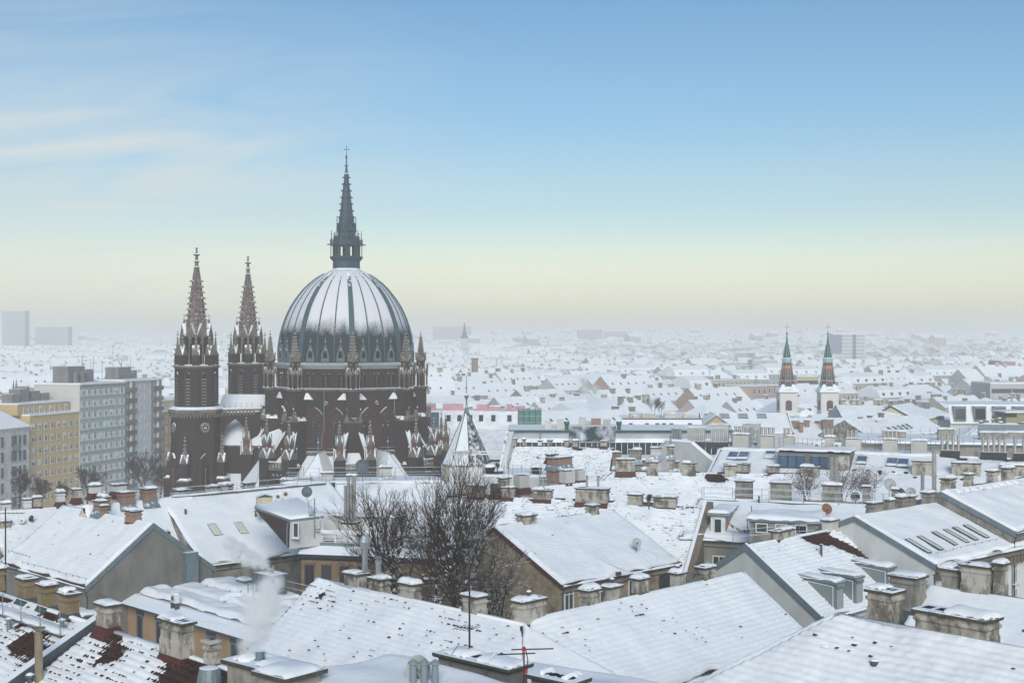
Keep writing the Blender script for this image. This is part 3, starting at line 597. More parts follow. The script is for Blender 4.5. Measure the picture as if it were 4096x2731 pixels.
scr = part('screen_wall', mb, CBRICK, church, S0, sa)
mb = MB(); mb.box(-1.5, x0 + 1.2, -.85, .7, 27.6, 28.0)
for i in range(13): mb.box(-.9 + i * .62, -.6 + i * .62, -.8, -.45, 26.9, 27.6)
part('corbel_cornice', mb, CSTONE, scr)
for i in range(8): part('step_coping', MB().box(x0 + 1.1 + .5 * i, x0 + 1.75 + .5 * i, -.6, .6, 27.85 + .5 * i, 27.98 + .5 * i), CSTONE, scr)
part('pier_cap', MB().box(x0 - .6, x0 + 1.6, -1.2, .6, 18.2, 18.4), CSTONE, scr); mb = MB(); mb.T = MX.Translation((x0 + .5, -.6, 0)); gablet(mb, .7, 21.2, 1.6, -.3, .3); part('gablet', mb, CSTONE, scr)
part('jamb_pier', MB().rrect([(1.0, .9, 8), (1.0, .9, 18.2)], (x0 + .5, -.4)), CBRICK, scr)
mb = MB(); mb.box(-1.5, x0 + 1.2, -.8, .65, 28.0, 28.2); part('snow', mb, SNOW, scr)
mb = MB()
for i in range(9): mb.tube((i * 1.0 - .6, -.7, 28.1), (i * 1.0 - .6, -.7, 29.1), .025, n_=4)
for z in (28.6, 29.1): mb.tube((-.6, -.7, z), (7.4, -.7, z), .02, n_=4)
part('railing', mb, ZINC_D, scr)
# rain pipes on the drum
me_dp = MB().path([(0, 0, 31.6), (0, 0, 24.6), (-.5, .2, 23.6), (-.5, .2, 18)], .09).mesh('rain_pipe', ZINC)
for th in (-17, 45): a = R(th + 6); ob('rain_pipe', me_dp, church, (12.2 * sin(a), -12.2 * cos(a), 0), a)
# ------------------------------------------------------------------ ground
def ground_z(x, y):
    """the streets are level near the church and the town climbs towards the horizon"""
    t = np.clip((y - 700) / 3300.0, 0, 1); t = t * t * (3 - 2 * t)
    hl = np.clip((y - 3900) / 1300.0, 0, 1); hl = hl * hl * (3 - 2 * hl) * (20 + 9 * np.sin(x / 520.0) + 5 * np.sin(x / 190.0 + 1))
    return hl + t * (38 + 7 * np.sin(x / 700.0 + .6) + 3 * np.sin(x / 260.0))
gx = np.linspace(-4200, 4200, 85); gy = np.concatenate([np.linspace(-80, 700, 10), np.linspace(760, 5600, 60)])
XX, YY = np.meshgrid(gx, gy); ZZ = ground_z(XX, YY)
mb = MB(); nx_ = len(gx)
mb.v = list(map(tuple, np.stack([XX, YY, ZZ], -1).reshape(-1, 3).tolist())); mb.f = [(j * nx_ + i, j * nx_ + i + 1, (j + 1) * nx_ + i + 1, (j + 1) * nx_ + i) for j in range(len(gy) - 1) for i in range(nx_ - 1)]; mb.m = [0] * len(mb.f)
STREET = mat('snowy_ground', (.70, .72, .75), .9, col2=(.30, .30, .31), var=.8, scale=.06, spec=.1)
g_ = part('ground', mb, STREET, None, smooth=True, kind='structure')

# ------------------------------------------------------------------ snow and roofs
def grid_mesh(name, P, mats, smooth=True):
    flat = None
    if isinstance(P, tuple): P, flat = P
    nv_, nu_ = P.shape[:2]; i = np.arange(nv_ * nu_).reshape(nv_, nu_)
    q = np.stack([i[:-1, :-1], i[1:, :-1], i[1:, 1:], i[:-1, 1:]], -1).reshape(-1, 4)
    me = bpy.data.meshes.new(name); me.vertices.add(nv_ * nu_); me.vertices.foreach_set('co', P.reshape(-1).astype(np.float32))
    me.loops.add(q.size); me.loops.foreach_set('vertex_index', q.reshape(-1).astype(np.int32)); me.polygons.add(len(q))
    me.polygons.foreach_set('loop_start', np.arange(0, q.size, 4, dtype=np.int32))
    if smooth:
        sm = np.ones(len(q), dtype=bool)
        if flat is not None: sm = ~(flat.reshape(-1)[q].any(1))
        me.polygons.foreach_set('use_smooth', sm)
    for m_ in (mats if isinstance(mats, (list, tuple)) else [mats]): me.materials.append(m_)
    me.update(calc_edges=True); me.validate(); return me
def sheet(O, U, Vd, Nn, u0, u1, Lv, du, dv, hf):
    nv_ = max(3, int(Lv / dv) + 1); lu = max(abs(u1(0) - u0(0)), abs(u1(Lv) - u0(Lv))); nu_ = max(3, int(lu / du) + 1)
    v_ = np.linspace(0, Lv, nv_)[:, None] * np.ones((1, nu_)); s_ = np.linspace(0, 1, nu_)[None, :]
    uu = (np.array([u0(x) for x in v_[:, 0]])[:, None] * (1 - s_) + np.array([u1(x) for x in v_[:, 0]])[:, None] * s_)
    wd = np.array([abs(u1(x) - u0(x)) for x in v_[:, 0]])[:, None]
    ed = np.minimum(np.minimum(s_ * wd, (1 - s_) * wd), Lv - v_)
    h = hf(uu, v_, ed)
    h[0, :] = h[1, :] if nv_ > 1 else h[0, :]
    h[-1, :] = -.06; h[:, 0] = -.06; h[:, -1] = -.06
    v_ = v_ - .30 * (v_ / Lv) ** 10 * np.clip(vn(uu * .9, uu * 0 + 5.5, 31) * 1.8 - .5, 0, 1)
    uu = uu + (np.exp(-s_ * wd / .5) - np.exp(-(1 - s_) * wd / .5)) * .16 * np.clip(vn(v_ * 1.1, v_ * 0 + 2.2, 37) * 1.8 - .5, 0, 1)
    return np.array(O) + uu[..., None] * np.array(U) + v_[..., None] * np.array(Vd) + h[..., None] * np.array(Nn), h < -.15
def snow_h(th, row, rip, bare, seed, cell=.15):
    def hf(u, v, ed):
        e_ = np.clip(ed / .32, 0, 1); e_ = np.sqrt(np.clip(1 - (1 - e_) ** 2, 0, 1))
        h = th * e_ * (.72 + .55 * vn(u * .7, v * .7, seed)) + .12 * (vn(u * .35 + 9, v * .35, seed + 5) - .5) + .05 * (vn(u * 1.1 + 4, v * .6, seed + 15) - .5)
        fr = v / row - np.floor(v / row)
        wob = vn(u / cell * .5, np.floor(v / row) * 3.3, seed + 3)
        h = h + rip * (.5 - .5 * np.cos(2 * pi * np.clip(fr, 0, 1))) * (.4 + wob) * (.5 + vn(u * .2, v * .3, seed + 11))
        h = h + .025 * (vn(u * 3.1, v * 3.1, seed + 7) - .5)
        if bare is not None:
            pb = bare(u, v); pb = pb * (.25 + 1.6 * vn(u * .55, v * .8, seed + 2) ** 1.5)
            r_ = hsh(np.floor(u / cell), np.floor(v / row), seed)
            h = h * (1 - .55 * np.clip(pb * 1.3, 0, 1))
            hole = pb > .80 + .25 * r_
            h = np.where(hole, -.16, h)
        return h
    return hf
def spots(*ss, base=0.0, ridge=0.0, rw=1.2):
    def f(u, v):
        p = np.full(u.shape, base)
        if ridge: p = p + ridge * np.exp(-(v / rw) ** 2)
        for (a, b, r, k) in ss: p = np.maximum(p, k * np.exp(-(((u - a) ** 2 + (v - b) ** 2) / r ** 2)))
        return p
    return f

class House:
    def __init__(s, name, label, P1, ang, Ln, w, zr, ze, wb=None, hipL=0.0, hipR=0.0, wall='plaster_wall', du=.22, dv=.11, th=.15, row=.33, rip=.05, bare=None,
                 tile=TILE, verge=ZINC, seed=1, cat='house', group=None, vl=True, vr=True, gutter=True, z0=0.0, oh=.3, wallmat=None, vh=.16, cornice=True, snowmat=SNOW, ridge_dark=0.0):
        s.o = thing(name, label, cat, (P1[0], P1[1], 0), ang, group); s.L = Ln; s.w = w; s.zr = zr; s.ze = ze; s.wb = wb or w; s.hl = hipL; s.hr = hipR; s.seed = seed
        s.M = MX.Translation((P1[0], P1[1], 0)) @ MX.Rotation(ang, 4, 'Z'); s.Mi = s.M.inverted(); s.ang = ang
        wm = wallmat or PL[wall]; wb = s.wb; zb = zr - (zr - ze) * wb / w
        s.Ls = hypot(w, zr - ze); s.dv_ = (0, -w / s.Ls, -(zr - ze) / s.Ls); s.nn = (0, -(zr - ze) / s.Ls, w / s.Ls)
        # walls
        x0, x1 = -hipL + (oh if hipL else 0), Ln + hipR - (oh if hipR else 0); yf, yb = -w + oh, wb - oh; zf = ze + oh * (zr - ze) / w - .1
        mb = MB()
        mb.add([(x0, yf, z0), (x1, yf, z0), (x1, yb, z0), (x0, yb, z0), (x0, yf, zf), (x1, yf, zf), (x1, yb, zb), (x0, yb, zb)], [(0, 1, 5, 4), (2, 3, 7, 6)])
        if not hipL: mb.add([(x0, yf, z0), (x0, yb, z0), (x0, yb, zb), (x0, 0, zr - .08), (x0, yf, zf)], [(0, 4, 3, 2, 1)])
        else: mb.add([(x0, yf, z0), (x0, yb, z0), (x0, yb, zf), (x0, yf, zf)], [(0, 3, 2, 1)])
        if not hipR: mb.add([(x1, yf, z0), (x1, yb, z0), (x1, yb, zb), (x1, 0, zr - .08), (x1, yf, zf)], [(0, 1, 2, 3, 4)])
        else: mb.add([(x1, yf, z0), (x1, yb, z0), (x1, yb, zf), (x1, yf, zf)], [(0, 1, 2, 3)])
        s.wall = part('wall', mb, wm, s.o)
        # tile bed with stepped rows, front slope; plain back slope and hips
        Ls = s.Ls; u0 = lambda v: -hipL * v / Ls; u1 = lambda v: Ln + hipR * v / Ls
        rows = int(Ls / row); mb = MB(); vs = []; fs = []
        for j in range(rows):
            for v, hh in ((j * row, -.02), ((j + 1) * row, .03)):
                for u in (u0(v), u1(v)): vs.append((u, s.dv_[1] * v + s.nn[1] * hh, zr + s.dv_[2] * v + s.nn[2] * hh))
            k = j * 4; fs.append((k, k + 2, k + 3, k + 1))
            if j: fs.append((k - 2, k, k + 1, k - 1))
        mb.add(vs, fs)
        zbk = zr - (zr - ze) * wb / w
        mb.add([(0, 0, zr - .03), (Ln, 0, zr - .03), (Ln + hipR, wb, zbk), (-hipL, wb, zbk)], [(0, 1, 2, 3)])
        s.roof = part('roof', mb, tile, s.o)
        me = grid_mesh('roof_snow', sheet((0, 0, zr), (1, 0, 0), s.dv_, s.nn, u0, u1, Ls, du, dv, snow_h(th, row, rip, bare, seed)), snowmat)
        ob('roof_snow', me, s.o)
        if bare is not None: s.dashes(bare, row, seed, u0, u1, th, rip)
        Lb = hypot(wb, zr - zbk); db = (0, wb / Lb, -(zr - zbk) / Lb); nb = (0, (zr - zbk) / Lb, wb / Lb)
        me = grid_mesh('roof_snow', sheet((0, 0, zr), (1, 0, 0), db, nb, lambda v: -hipL * v / Lb, lambda v: Ln + hipR * v / Lb, Lb, .6, .3, snow_h(th, row, 0, None, seed + 40)), snowmat); ob('roof_snow', me, s.o)
        for hp, sx_ in ((hipL, -1), (hipR, 1)):
            if hp:
                Lh = hypot(hp, zr - ze); xa = 0 if sx_ < 0 else Ln; dh = (sx_ * hp / Lh, 0, -(zr - ze) / Lh); nh = (sx_ * (zr - ze) / Lh, 0, hp / Lh)
                me = grid_mesh('hip_snow', sheet((xa, 0, zr), (0, -1 * sx_ * -1 if sx_ > 0 else -1, 0), dh, nh, (lambda v: -w * v / Lh) if sx_ > 0 else (lambda v: -wb * v / Lh), (lambda v: wb * v / Lh) if sx_ > 0 else (lambda v: w * v / Lh), Lh, .4, .2, snow_h(th, row, rip, None, seed + 60)), snowmat); ob('roof_snow', me, s.o)
        # ridge snow, verges, gutter
        mb = MB(); mb.rings([[(x, -.16, zr - .02), (x, -.10, zr + th * .9), (x, .10, zr + th * .9), (x, .16, zr - .02)] for x in np.linspace(0, Ln, 3)]); part('ridge_snow', mb, snowmat, s.o, smooth=True)
        if ridge_dark:
            rg_ = random.Random(seed); x = .2
            while x < Ln - .5:
                ln_ = rg_.uniform(.4, 2.2)
                if rg_.random() < ridge_dark: mb = MB(); mb.rings([[(x_, -.2, zr + .02), (x_, -.13, zr + th * .75 + .1), (x_, .1, zr + th * .75 + .1), (x_, .2, zr)] for x_ in (x, min(x + ln_, Ln - .1))]); part('ridge_tiles', mb, tile, s.o)
                x += ln_
        for on, xa, sg in ((vl and not hipL, 0, -1), (vr and not hipR, Ln, 1)):
            if on and verge is not None:
                mb = MB()
                for (ya, za, yb2, zb2) in ((-w - .02, ze - .02, 0, zr), (0, zr, wb + .02, zbk)):
                    t0, t1 = vh + .1, -.28; xo = xa + sg * .10; xi = xa - sg * .16
                    mb.rings([[(xo, y, z + t1), (xo, y, z + t0), (xi, y, z + t0), (xi, y, z + t1)] for y, z in ((ya, za), (yb2, zb2))])
                part('verge_flashing', mb, verge, s.o)
        if gutter:
            xa, xb = -hipL, Ln + hipR
            mb = MB(); mb.rings([[(x, -w - .16, ze - .05), (x, -w - .13, ze - .17), (x, -w + .0, ze - .19), (x, -w + .06, ze - .08)] for x in (xa, xb)]); part('gutter', mb, ZINC_D, s.o)
            if cornice: mb = MB(); mb.rings([[(x, -w + oh + .02, ze - .75), (x, -w + oh - .14, ze - .6), (x, -w + oh - .14, ze - .42), (x, -w + .05, ze - .2), (x, -w + oh + .02, ze - .15)] for x in (x0, x1)]); part('cornice', mb, wm, s.o)
            for xp in (x0 + .25, x1 - .25): part('rain_pipe', MB().path([(xp, -w - .05, ze - .15), (xp, -w + oh - .1, ze - .7), (xp, -w + oh - .1, 4)], .06, 6), ZINC_D, s.o)
            n_ = int((xb - xa) / .35); uu = np.linspace(xa, xb, n_)[None, :] * np.ones((5, 1)); ph = np.linspace(0, pi, 5)[:, None]
            k = np.clip(vn(uu * .8, uu * 0 + 3.3, seed + 21) * 1.9 - .35, 0, 1.1)
            me = grid_mesh('gutter_snow', np.stack([uu, -w - .05 - .13 * np.cos(ph) * (.5 + .6 * k), ze - .07 + .17 * np.sin(ph) * k], -1), snowmat); ob('gutter_snow', me, s.o)
    def dashes(s, bare, row, seed, u0, u1, th, rip):
        """dark lower lips of tiles that stick out of the snow"""
        cw = .24; jj = np.arange(1, int(s.Ls / row)); ii = np.arange(int(-s.hl / cw), int((s.L + s.hr) / cw)); I, J = np.meshgrid(ii, jj); u = (I + .5) * cw; v = (J - .12) * row
        pb = bare(u, v) * (.25 + 1.6 * vn(u * .55, v * .8, seed + 2) ** 1.5); r_ = hsh(I, J, seed + 8); ok = (r_ < pb * .8) & (u > u0(0) - s.hl * v / s.Ls + .3) & (u < s.L + s.hr * v / s.Ls - .3) & (v < s.Ls - .3)
        u, v = u[ok], v[ok]; k = len(u)
        if not k: return
        r2, r3, r4 = hsh(I[ok], J[ok], 5), hsh(I[ok], J[ok], 6), hsh(I[ok], J[ok], 7); hw = .05 + .10 * r2; hv = .025 + .045 * r3 * r3; u = u + (r4 - .5) * .1
        hs = snow_h(th, row, rip, None, seed)(u, v, np.full(u.shape, 1.0)) * (1 - .35 * np.clip(pb[ok] * 1.3, 0, 1)) + .05
        def P(a, b, h): return np.stack([u + a * hw, s.dv_[1] * (v + b * hv) + s.nn[1] * (hs + h), s.zr + s.dv_[2] * (v + b * hv) + s.nn[2] * (hs + h)], -1)
        q = np.stack([P(-1, -1, -.03), P(-.7, 1, .004), P(.6, 1.1, .004), P(1, -.8, -.03)], 1); me = bpy.data.meshes.new('tile_lips'); me.from_pydata(q.reshape(-1, 3).tolist(), [], [(4 * i, 4 * i + 1, 4 * i + 2, 4 * i + 3) for i in range(k)]); me.materials.append(TILE); o = ob('tile_lips', me, s.roof); o['kind'] = 'stuff'
    def l2w(s, p): return s.M @ V(p)
    def front(s, px, py):
        n_ = s.M.to_3x3() @ V(s.nn); return s.Mi @ hit(px, py, s.l2w((0, 0, s.zr)), n_)
    def wallpt(s, px, py, side='front', off=0.0):
        if side == 'front': return s.Mi @ hit(px, py, s.l2w((0, -s.w + .3 - off, 0)), s.M.to_3x3() @ V((0, -1, 0)))
        if side == 'left': return s.Mi @ hit(px, py, s.l2w((-s.hl + (.3 if s.hl else 0) - off, 0, 0)), s.M.to_3x3() @ V((-1, 0, 0)))
        return s.Mi @ hit(px, py, s.l2w((s.L + s.hr + off, 0, 0)), s.M.to_3x3() @ V((1, 0, 0)))
    def ridge(s, px):
        a = s.l2w((0, 0, s.zr)); b = s.l2w((1, 0, 0)) - s.l2w((0, 0, 0)); k = (px - CX) / FPX
        return (k * a.y - a.x) / (b.x - k * b.y)

def Hpx(name, label, r1, r2, zr, e=None, end=1, ang=None, extra=(0, 0), w=None, pitch=None, **kw):
    """house whose ridge runs from pixel r1 to pixel r2 (left to right) at height zr; e is the pixel of the front eave corner below that end"""
    P1, P2 = G(*r1, zr), G(*r2, zr); d = P2 - P1; Ln = hypot(d.x, d.y); a = atan2(d.y, d.x) if ang is None else R(ang)
    ex = V((cos(a), sin(a), 0)); n_ = V((sin(a), -cos(a), 0))
    if e is not None:
        A = P1 if end == 1 else P1 + ex * Ln
        k = (e[0] - CX) / FPX; w = (k * A.y - A.x) / (n_.x - k * n_.y); ze = ZC - (e[1] - CY) / FPX * (A.y + w * n_.y)
    else: ze = zr - w * math.tan(R(pitch))
    P1 = P1 - ex * extra[0]; Ln += extra[0] + extra[1]
    return House(name, label, P1, a, Ln, w, zr, ze, **kw)

def lump(wx, wy, th, seed, nx=9, ny=7, cover=1.0):
    """a pillow of snow, origin at its bottom centre"""
    u, v = np.meshgrid(np.sin(np.linspace(-1, 1, nx) * pi / 2), np.sin(np.linspace(-1, 1, ny) * pi / 2)); rad = min(.4, .3 * min(wx, wy)); e_ = np.minimum((1 - np.abs(u)) * wx / 2, (1 - np.abs(v)) * wy / 2) / rad; e_ = np.clip(e_ + .12 * (vn(u * 9 + seed, v * 9, seed + 1) - .5), 0, 1); e_ = np.sqrt(1 - (1 - e_) ** 2)
    nz_ = vn(u * max(1.6, wx * .4) + seed * 3.1, v * max(1.6, wy * .4) + seed, seed)
    wob = 1 + .05 * (vn(u * wx * .8 + 3, v * wy * .8, seed + 9) - .5)
    h = th * e_ * (.65 + .6 * nz_)
    if cover < 1: h = np.where(vn(u * 1.1 + seed * 7.7, v * 1.1, seed + 3) > cover, -.03, h)
    return np.stack([u * wx / 2 * wob, v * wy / 2 * wob, h - .01], -1)
CH_N = [0]
def chimney(h, px0, px1, pyt, pyb, on='ridge', ratio=1.8, style='plaster_old', flash=FLASH, snow=.8, flues=3, pots=0, yoff=0.0, x=None, cap=True, pipes=0, name='chimney', band=True, fl=True, capmat=None, turn=0.0, along=False):
    """on: 'ridge', 'front' or a local (x, y, z); px/py give its picture box, which with its place on the roof fixes its size"""
    CH_N[0] += 1; sd = CH_N[0]; mid = (px0 + px1) / 2
    if on == 'ridge': lx = h.ridge(mid); P = V((lx, yoff, h.zr)); W_ = h.l2w(P); bz = ZC - (pyb - CY) * W_.y / FPX
    elif on == 'front': P = h.front(mid, pyb); P.y += .35; W_ = h.l2w(P); bz = P.z
    else: P = V(on); W_ = h.l2w(P); bz = P.z
    s_ = W_.y / FPX; Wv = (px1 - px0) * s_; hh = (pyb - pyt) * s_; va = h.ang + turn - atan2(W_.x, W_.y)
    d = Wv / (ratio * abs(cos(va)) + abs(sin(va))); wd = ratio * d; a, b = wd / 2, d / 2; a = max(a - .06, .15); b = max(b - .06, .15)
    m_ = BRICK if style == 'brick' else PL[style]
    pr = [(a, b, -1.8), (a, b, hh - .55)]
    if band and hh > 1.0: pr = [(a + .03, b + .03, -1.8), (a + .03, b + .03, hh * .48), (a, b, hh * .48 + .05), (a, b, hh - .42), (a + .07, b + .07, hh - .34), (a + .07, b + .07, hh - .26), (a, b, hh - .2), (a, b, hh - .08)]
    else: pr = [(a, b, -1.8), (a, b, hh - .08)]
    o = part(name, MB().rrect(pr), m_, h.o, (P.x, P.y, bz), turn)
    if cap:
        mb = MB(); mb.rrect([(a + .09, b + .09, hh - .09), (a + .12, b + .12, hh - .06), (a + .12, b + .12, hh + .03), (a + .08, b + .08, hh + .06)]); part('cap', mb, capmat or CONC, o)
        if flues and snow < .95:
            n_ = flues; mb = MB()
            for i in range(n_):
                c = (-a + (2 * i + 1) * a / n_, 0) if a >= b else (0, -b + (2 * i + 1) * b / n_); q = min(a, b) * .5; q2 = max(a, b) / n_ * .66
                x_, y_ = (q2, q) if a >= b else (q, q2); z = hh + .065
                mb.add([(c[0] - x_, c[1] - y_, z), (c[0] + x_, c[1] - y_, z), (c[0] + x_, c[1] + y_, z), (c[0] - x_, c[1] + y_, z)], [(0, 1, 2, 3)])
            part('flue_openings', mb, DARK, o)
    if snow > 0:
        sx_ = 1.0 if snow >= .7 else (.35 + snow * .6); P_ = lump(2 * a * sx_ + .16, 2 * b + .14, .10 + .07 * (sd % 3), sd, 11, 7)
        P_[..., 2] += hh + .07
        if sx_ < 1: P_[..., 0] += (1 - sx_) * a * (1 if sd % 2 else -1)
        ob('snow_cap', grid_mesh('snow_cap', P_, SNOW), o)
    if fl and flash is not None:
        mb = MB(); mb.rrect([(a + .22, b + .3, -.42), (a + .09, b + .09, .0), (a + .045, b + .045, .1), (a + .045, b + .045, .17)], cap0=False, cap1=False); part('flashing', mb, flash, o)
    for i in range(pots):
        mb = MB(); c = (-a * .6 + 1.2 * a * (i + .5) / pots, 0); mb.lathe([(.11, hh), (.10, hh + .3), (.17, hh + .32), (.15, hh + .38), (.05, hh + .46)], 8, c); part('chimney_pot', mb, ZINC_D, o)
    for i in range(pipes):
        mb = MB(); c = (-a * .75 + 1.5 * a * (i + .5) / pipes, 0); mb.lathe([(.11, hh), (.11, hh + 1.0), (.16, hh + 1.02), (.16, hh + 1.1), (.02, hh + 1.2)], 8, c); part('flue_pipe', mb, STEEL, o)
    return o
def skylight(h, px, py, wd=.8, ln=1.3, glass=GLASS_B, snow=.0, name='skylight', flat=False, frame=ZINC_D, up=.22):
    P = h.front(px, py); sl = MX(((1, 0, 0, P.x), (0, -h.dv_[1], h.nn[1], P.y), (0, -h.dv_[2], h.nn[2], P.z), (0, 0, 0, 1)))
    mb = MB(); f = .07
    for b_ in ((-wd / 2, wd / 2, -ln / 2, -ln / 2 + f), (-wd / 2, wd / 2, ln / 2 - f, ln / 2), (-wd / 2, -wd / 2 + f, -ln / 2 + f, ln / 2 - f), (wd / 2 - f, wd / 2, -ln / 2 + f, ln / 2 - f)): mb.box(*b_, -.1, up)
    o = part(name, mb, frame, h.o); o.matrix_basis = sl
    part('pane', MB().box(-wd / 2 + f, wd / 2 - f, -ln / 2 + f, ln / 2 - f, up - .09, up - .05), glass, o)
    if snow > 0:
        P_ = lump(wd * .92, ln * snow, .14, int(px), 7, 7); P_[..., 1] -= ln / 2 * (1 - snow); P_[..., 2] += up - .06; ob('snow', grid_mesh('snow', P_, SNOW), o)
    return o
WIN = {}
def window_mesh(wd, ht, frame='white', bars=True, sill=True):
    k = (round(wd, 2), round(ht, 2), frame, bars, sill)
    if k in WIN: return WIN[k]
    fm = WHITE if frame == 'white' else BROWNF if frame == 'brown' else ZINC
    mb = MB(); t_ = .09; a = wd / 2
    mb.box(-a, -a + t_, -.07, .06, 0, ht); mb.box(a - t_, a, -.07, .06, 0, ht); mb.box(-a + t_, a - t_, -.07, .06, 0, t_); mb.box(-a + t_, a - t_, -.07, .06, ht - t_, ht)
    if bars: mb.box(-.035, .035, -.05, .05, t_, ht - t_); mb.box(-a + t_, -.035, -.05, .05, ht * .64, ht * .64 + .06); mb.box(.035, a - t_, -.05, .05, ht * .64, ht * .64 + .06)
    if sill: mb.box(-a - .08, a + .08, -.2, .02, -.08, -.005)
    me = mb.mesh('window', fm); mp = MB().box(-a + t_, a - t_, -.015, .03, t_, ht - t_).mesh('pane', GLASS); WIN[k] = (me, mp); return WIN[k]
def window(h, px, py, wd, ht, side='front', frame='white', bars=True, z=None):
    """px, py: picture point of the middle of its foot"""
    P = h.wallpt(px, py, side, 0); me, mp = window_mesh(wd, ht, frame, bars); rz = {'front': 0, 'left': -pi / 2, 'right': pi / 2}[side]
    o = ob('window', me, h.o, (P.x, P.y, P.z if z is None else z), rz); ob('pane', mp, o); return o
def railing(h, pts, hgt=1.0, step=1.6, m_=None, name='railing', bars=2, r=.025):
    mb = MB(); pts = [V(p) for p in pts]
    for i in range(len(pts) - 1):
        a, b = pts[i], pts[i + 1]; n_ = max(1, int((b - a).length / step))
        for k in range(n_ + (i == len(pts) - 2)): p = a.lerp(b, k / n_); mb.tube(p, p + V((0, 0, hgt)), r, n_=4)
        for j in range(bars): z = hgt * (j + 1) / bars; mb.tube(a + V((0, 0, z)), b + V((0, 0, z)), r * .9, n_=4)
    return part(name, mb, m_ or ZINC, h.o if hasattr(h, 'o') else h)
# --- single things that stand on roofs
def dish(label, P, rad, face=0.0, col=None, mast=1.0, tilt=28):
    rad *= .64; o = thing('satellite_dish', label, 'satellite dish', P, face, 'satellite dishes on the roofs')
    part('mast', MB().tube((0, 0, -.6), (0, 0, mast), .035).tube((0, 0, mast), (0, -.12, mast + .05), .04), ZINC_D, o)
    mb = MB(); rs = []
    for k, t_ in enumerate(np.linspace(0.02, 1, 6)): rs.append([(rad * t_ * cos(2 * pi * i / 22), -.18 * rad * 2 * (t_ * t_) , rad * 1.08 * t_ * sin(2 * pi * i / 22)) for i in range(22)])
    mb.rings(rs, True, False); mb.rings([[(p[0], p[1] + .02, p[2]) for p in r] for r in rs], True, False)
    mb.T = None; d_ = part('dish', mb, col or mat('dish_grey', (.42, .44, .43), .5, col2=(.33, .34, .33), var=.6, scale=4), o, smooth=True); d_.matrix_basis = MX.Translation((0, -.12, mast + .05)) @ MX.Rotation(R(-tilt), 4, 'X')
    mb = MB().tube((0, -.1, mast - rad * .7), (0, -rad * 1.15, mast + rad * .25), .02, n_=4).cbox((0, -rad * 1.15, mast + rad * .2), .1, .14, .1); part('arm', mb, ZINC_D, o)
    return o
def aircon(label, P, rz, s_=1.0):
    o = thing('air_conditioner', label, 'air conditioner', P, rz, 'air conditioners on the roofs')
    part('casing', MB().rrect([(.45 * s_, .18 * s_, .06), (.45 * s_, .18 * s_, .78 * s_)]), WHITE, o)
    mb = MB(); mb.T = MX.Translation((-.1 * s_, -.18 * s_, .42 * s_)) @ MX.Rotation(R(90), 4, 'X'); mb.lathe([(.22 * s_, 0), (.22 * s_, .03), (.19 * s_, .035)], 14); mb.T = None; part('fan', mb, mat('fan_grey', (.09, .095, .10), .6), o)
    ob('snow', grid_mesh('snow', lump(.94 * s_, .42 * s_, .14, 3) + np.array([0, 0, .78 * s_]), SNOW), o)
    part('bracket', MB().box(-.4 * s_, -.34 * s_, -.2, .2, -.4, .06).box(.34 * s_, .4 * s_, -.2, .2, -.4, .06), ZINC_D, o)
    return o
def mast(label, P, hgt, arms=(), r=.035, name='antenna_mast', grp='antenna masts on the roofs'):
    o = thing(name, label, 'antenna', P, 0, grp)
    part('pole', MB().tube((0, 0, -1), (0, 0, hgt), r, r * .7, 6), mat('mast_iron', (.05, .045, .045), .6, .4), o)
    for (z, ln, rz, n_) in arms:
        mb = MB(); d = V((cos(rz), sin(rz), 0)); t_ = V((-sin(rz), cos(rz), 0)); mb.tube(V((0, 0, z)) - d * ln * .3, V((0, 0, z)) + d * ln * .7, .016, n_=4)
        for i in range(n_): c = V((0, 0, z)) + d * ln * (-.28 + .96 * i / max(1, n_ - 1)); mb.tube(c - t_ * .35, c + t_ * .35, .01, n_=4)
        part('antenna_arm', mb, MATS['mast_iron'], o)
    return o
# ------------------------------------------------------------------ the roofs in front
A45 = R(45)
# grey-gabled house on the left
B1 = Hpx('gabled_house', 'house with a plain grey gable wall, zinc verge and smooth snow roof', (254, 2027), (609, 2099), 25, (344, 2350), end=2, ang=-45, wall='plaster_wall', verge=ZINC, seed=3, rip=.035, dv=.11, th=.2, vh=.10, bare=spots(base=.012, ridge=.22, rw=.5))
for bx, st in (((590, 705, 1985, 2040), 'brick'), ((380, 470, 2010, 2052), 'brick'), ((470, 555, 2020, 2085), 'brick'), ((640, 0, 0, 0), None)):
    if st: pass
chimney(B1, 375, 440, 2002, 2045, yoff=-.2, style='brick', flash=ZINC, snow=.4, ratio=1.5)
chimney(B1, 330, 400, 1985, 2042, yoff=1.2, style='brick', flash=ZINC, snow=.5, ratio=2.2, pots=1)
chimney(B1, 385, 442, 2020, 2070, yoff=-.1, style='brick', flash=ZINC, snow=.5, ratio=1.3, pots=1)
chimney(B1, 498, 577, 2040, 2095, yoff=-.1, style='brick', flash=FLASH, snow=.4, ratio=1.5)
mb = MB()
for a_, b_ in (((0, 2205), (118, 2240)), ((90, 2262), (345, 2330))):
    p, q = B1.front(*a_), B1.front(*b_); n_ = 10
    for i in range(n_ + 1): c = p.lerp(q, i / n_); mb.tube(c, c + V((0, -.04, .42)), .02, n_=4)
    for z in (.18, .38): mb.tube(p + V((0, -.02, z)), q + V((0, -.02, z)), .018, n_=4)
part('snow_guard', mb, ZINC_D, B1.o)
# fascia below the eave and metal duct on its gable
mb = MB().box(13.2, 16.4, -4.9, -4.6, 19.6, 20.1); part('eave_board', mb, PL['plaster_brown'], B1.o)
p = B1.wallpt(752, 2300, 'right', 0); part('metal_duct', MB().box(B1.L + .02, B1.L + .75, p.y - .55, p.y + .55, p.z - 1.2, p.z + 2.0), ZINC, B1.o)

